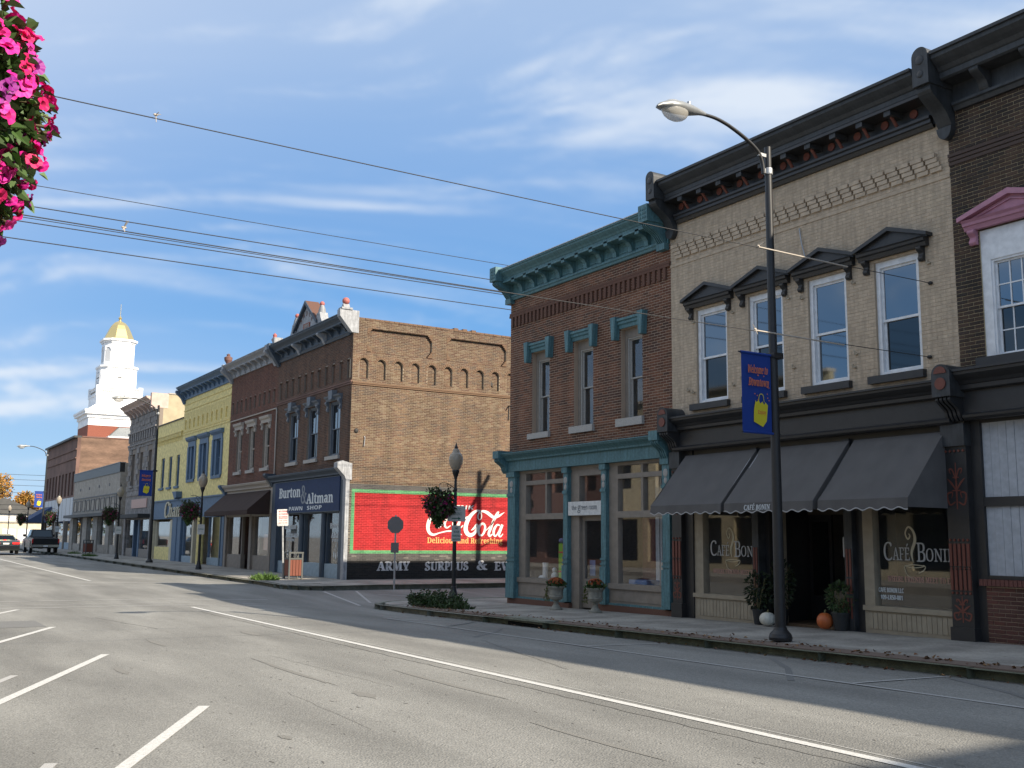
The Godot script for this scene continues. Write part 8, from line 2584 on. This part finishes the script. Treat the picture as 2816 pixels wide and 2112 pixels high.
	# pumpkins and pots by the café door
	for e in [["white_pumpkin", Vector3(-15.54, -0.05, 0.42), 0.165, 0.14, M.pumpkin_white, "white pumpkin on the pavement left of the tall street light's foot"], ["orange_pumpkin", Vector3(-14.22, -0.03, 0.24), 0.155, 0.165, M.pumpkin_orange, "orange pumpkin beside the potted plant at the café door"]]:
		var pk := thing(e[0], e[5], "pumpkin", e[1])
		var b := g()
		for i in 10:
			for j in 40:
				var q := []
				var nn := []
				for f in [[i, j], [i, j + 1], [i + 1, j + 1], [i + 1, j]]:
					var th: float = PI * f[0] / 10.0
					var ph: float = TAU * f[1] / 40.0
					var rr: float = e[2] * (1.0 - 0.09 * pow(absf(cos(ph * 5.0)), 6.0)) * sin(th)
					q.append(e[1] + Vector3(rr * cos(ph), e[3] + e[3] * cos(th) * (1.0 - 0.12 * exp(-pow(sin(th) * 3.0, 2))), rr * sin(ph)))
					nn.append(Vector3(sin(th) * cos(ph + 0.12 * sin(ph * 10.0)), cos(th), sin(th) * sin(ph + 0.12 * sin(ph * 10.0))))
				b.tri(q[0], q[1], q[2], nn[0], nn[1], nn[2])
				b.tri(q[0], q[2], q[3], nn[0], nn[2], nn[3])
		part(pk, "flesh", b, e[4])
		part(pk, "stalk", g().tube(PackedVector3Array([e[1] + Vector3(0, e[3] * 1.8, 0), e[1] + Vector3(0.01, e[3] * 2.1, 0), e[1] + Vector3(0.035, e[3] * 2.25, 0.01)]), 0.022, 0.014, 7), M.stem)
	for e in [[Vector3(-13.95, -0.03, 0.1), 0.17, 0.34, 0.55, "leafy plant in a dark pot right of the orange pumpkin", gs], [Vector3(-15.98, -0.05, 0.22), 0.13, 0.3, 0.75, "tall dark leafy plant in a pot left of the café door", gs], [Vector3(-15.75, -0.05, -0.2), 0.14, 0.3, 1.0, "dark shrub in a pot just inside the café entry", gs]]:
		var p := thing("potted_plant", e[4], "potted plant", e[0])
		part(p, "pot", g().lathe([Vector2(0.0, 0.0), Vector2(e[1] * 0.75, 0.0), Vector2(e[1], e[2] * 0.9), Vector2(e[1] * 1.08, e[2] * 0.9), Vector2(e[1] * 1.08, e[2]), Vector2(0.0, e[2] * 0.95)], e[0], 16), M.pot_dark)
		for k in 5:
			var an := TAU * k / 5
			part(p, "stem", g().tube(PackedVector3Array([e[0] + Vector3(0, e[2] * 0.9, 0), e[0] + Vector3(cos(an) * 0.1, e[2] + e[3] * 0.5, sin(an) * 0.1), e[0] + Vector3(cos(an) * 0.2, e[2] + e[3] * 0.85, sin(an) * 0.2)]), 0.01, 0.005, 5), M.stem)
		var xf := []
		var cols := []
		for i in 330:
			var d := Vector3(rng.randfn(), rng.randfn(), rng.randfn()).limit_length(1.6)
			xf.append(Transform3D(aim(d + Vector3(0, -0.3, 0), rng.randf() * TAU).scaled(Vector3.ONE * rng.randf_range(1.0, 1.9)), Vector3(d.x * 0.14, e[2] + e[3] * 0.5 + d.y * e[3] * 0.3, d.z * 0.15)))
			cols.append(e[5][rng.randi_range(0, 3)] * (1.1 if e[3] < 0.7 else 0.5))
		cloud(p, "leaves", leaf_mesh(0.055, 0.026, Color(1, 1, 1)), M.leaf, xf, cols)

	# awnings of the café
	for e in [[-18.3, -16.05, "black café awning left of the three, over the left show window"], [-15.95, -13.6, "middle black café awning lettered with the café's name, over the entry"], [-13.48, -11.52, "black café awning right of the three, over the right show window"]]:
		var aw := awning(e[2], e[0], e[1], M.awning_black, "black café awnings", 3.55, 2.38, 2.2, 1.15, M.piping)
		if e[0] > -16.0 and e[0] < -15.0:
			words(aw, "lettering", "CAFÉ BONIN", flat(-15.37, 2.235, 1.168), 0.72, 0.13, M.sign_letter, "Droid Serif", 700, 0.003, 0.15)

	# vehicles
	var car := make_sedan("dark sedan with tan roof and lit brake lights driving away at far left", M.car_green, M.car_tan, true)
	car.position = Vector3(-84.0, road(-84.0, 7.0) + 0.08, 7.05)
	var pk := make_pickup()
	pk.position = Vector3(-87.5, road(-87.5, 4.0) + 0.1, 3.95)
	var c2 := make_sedan("silver car parked ahead of the black pickup truck", M.car_silver, M.car_silver, false)
	c2.position = Vector3(-101.0, road(-101.0, 4.6) + 0.1, 5.0)
	c2.rotation.y = 0.25

	# wires along the side street and the spans hung from the café wall
	var wy := [[10.62, "topmost of the wires along the side street"], [10.1, "second wire from the top along the side street"], [9.72, "third wire from the top along the side street"], [9.3, "lowest of the wires along the side street"]]
	for k in 4:
		wire(wy[k][1], Vector3(-29.0, wy[k][0] + 0.15, 52), Vector3(-29.0, wy[k][0] + 0.2, -40), 0.14 + 0.06 * k, 0.014 if k > 0 else 0.01, M.wire)
	wire("twisted wire sagging below the second wire along the side street", Vector3(-28.6, 10.2, 52), Vector3(-28.9, 10.0, -40), 0.45, 0.011, M.wire)
	for e in [[Vector3(-11.7, 6.26, 0.0), Vector3(-12.6, 6.7, 21.0), 4.1, 13.5, "upper span wire running from the café wall across the street"], [Vector3(-11.79, 4.92, 0.0), Vector3(-12.3, 5.15, 21.0), 4.2, 13.8, "lower span wire running from the café wall across the street"]]:
		var w := wire(e[4], e[0], e[1], 0.05, 0.007, M.wire)
		part(w, "wall_hook", g().ball(e[0] + Vector3(0, 0, 0.03), Vector3(0.05, 0.035, 0.04), 8, 6), M.star_iron)
		for z in [e[2], e[3]]:
			var c: Vector3 = e[0].lerp(e[1], z / 21.0)
			var kn := g().ball(c, Vector3(0.016, 0.016, 0.03), 8, 6)
			for q in 4:
				kn.tube(PackedVector3Array([c, c + Vector3(rng.randf_range(-0.08, 0.08), rng.randf_range(-0.1, 0.08), rng.randf_range(-0.06, 0.06))]), 0.008, 0.004, 5)
			part(w, "knot", kn, M.wire_pale)
		part(w, "pale_cord", g().tube(PackedVector3Array([e[0].lerp(e[1], (e[2] - 2.0) / 21.0) + Vector3(0, -0.03, 0), e[0].lerp(e[1], e[2] / 21.0) + Vector3(0, -0.02, 0)]), 0.014, 0.014, 6), M.wire_pale)
	for k in 4:
		wire(["highest", "second highest", "third highest", "lowest"][k] + " of the far wires crossing the street at left", Vector3(-132, [8.75, 8.2, 7.6, 6.7][k], 30), Vector3(-132, [8.7, 8.1, 7.4, 6.65][k], -30), 0.3, 0.022, M.wire)
	for k in 2:
		wire(["upper", "lower"][k] + " thick span wire before the orange trees", Vector3(-152, 5.75 - k * 0.6, 30), Vector3(-152, 5.6 - k * 0.6, -12), 0.2, 0.045, M.wire)
	var up := thing("utility_pole", "wooden utility pole in the side street behind the teal shop", "utility pole", Vector3(-28.3, -0.2, -10.0))
	part(up, "shaft", g().tube(PackedVector3Array([Vector3(-28.3, -0.3, -10.0), Vector3(-28.3, 11.2, -10.0)]), 0.16, 0.11, 12), M.bark)
	part(up, "crossarm", g().box(-29.4, 10.2, -10.06, -27.2, 10.35, -9.94), M.bark)
	part(up, "lamp_arm", g().tube(PackedVector3Array([Vector3(-28.3, 8.0, -10.0), Vector3(-28.3, 8.3, -10.6), Vector3(-28.3, 8.25, -11.0)]), 0.04, 0.03, 6).ball(Vector3(-28.3, 8.2, -11.25), Vector3(0.16, 0.12, 0.3), 10, 6), M.lamp_grey)

	# trees and the wood beyond
	var gold := [Color(0.42, 0.2, 0.03), Color(0.5, 0.27, 0.04), Color(0.34, 0.15, 0.03), Color(0.3, 0.2, 0.05)]
	var rust := [Color(0.4, 0.2, 0.05), Color(0.3, 0.2, 0.05), Color(0.22, 0.18, 0.05), Color(0.44, 0.24, 0.05)]
	make_tree("round golden orange tree between the far banner and the span wires", Vector3(-232, 1.0, -12.3), 9.3, 3.3, gold, 2600)
	make_tree("taller yellow brown tree at the far left edge", Vector3(-206, 0.9, -2.2), 12.2, 4.6, rust, 2600)
	make_tree("small green tree before the low cream building", Vector3(-150, 0.6, -5.6), 3.6, 1.1, gs + gl, 700)
	var wood := thing("far_wood", "distant wood of autumn trees closing the street", "wood", Vector3(-330, 1.2, -10))
	wood.set_meta("kind", "stuff")
	var xf := []
	var cols := []
	for i in 5000:
		var z := rng.randf_range(-60, 60)
		var top := 7.0 + 2.5 * sin(z * 0.35) + 1.5 * sin(z * 0.9)
		xf.append(Transform3D(aim(Vector3(1, rng.randf_range(-0.5, 1), rng.randf_range(-1, 1)), rng.randf() * TAU).scaled(Vector3.ONE * rng.randf_range(14, 26)), Vector3(rng.randf_range(-5, 5), top * sqrt(rng.randf()), z)))
		cols.append((gs + rust)[rng.randi_range(0, 7)])
	cloud(wood, "crowns", leaf_mesh(0.055, 0.04, Color(1, 1, 1)), M.leaf, xf, cols)

func _ready() -> void:
	rng.seed = 20251
	# camera
	var cam := Camera3D.new()
	cam.name = "camera"
	cam.fov = 40.34
	cam.near = 0.1
	cam.far = 3000.0
	add_child(cam)
	var yaw := -1.01957
	var pitch := 0.148137
	var roll := 0.0106138
	var fwd := Vector3(sin(yaw) * cos(pitch), sin(pitch), -cos(yaw) * cos(pitch))
	var right := Vector3(cos(yaw), 0, sin(yaw))
	var up := right.cross(fwd)
	var r2 := right * cos(roll) + up * sin(roll)
	var u2 := up * cos(roll) - right * sin(roll)
	cam.transform = Transform3D(Basis(r2, u2, -fwd), CAM)
	cam.current = true
	# sky, sun and exposure
	var env := Environment.new()
	env.background_mode = Environment.BG_SKY
	env.sky = Sky.new()
	env.sky.sky_material = sky_material()
	env.background_energy_multiplier = 0.55
	env.tonemap_mode = Environment.TONE_MAPPER_LINEAR
	env.tonemap_exposure = 1.75
	env.sdfgi_enabled = true
	env.ssao_enabled = true
	env.ssil_enabled = true
	var we := WorldEnvironment.new()
	we.name = "world"
	we.environment = env
	add_child(we)
	var sun := DirectionalLight3D.new()
	sun.name = "sun"
	sun.light_energy = 1.5
	sun.light_color = Color(1.0, 0.95, 0.87)
	sun.light_angular_distance = 0.5
	sun.shadow_enabled = true
	add_child(sun)
	sun.look_at_from_position(Vector3(), Vector3(-1.46, -1.0, 0.61), Vector3.UP)
	make_materials()
	var tl := mat("tail_lit", lin(0.6, 0.02, 0.02), 0.3)
	tl.emission_enabled = true
	tl.emission = Color(1.0, 0.1, 0.08)
	tl.emission_energy_multiplier = 0.7
	make_ground()
	make_dark()
	make_cafe()
	make_teal()
	make_pawn()
	make_row()
	make_opposite()
	make_furniture()
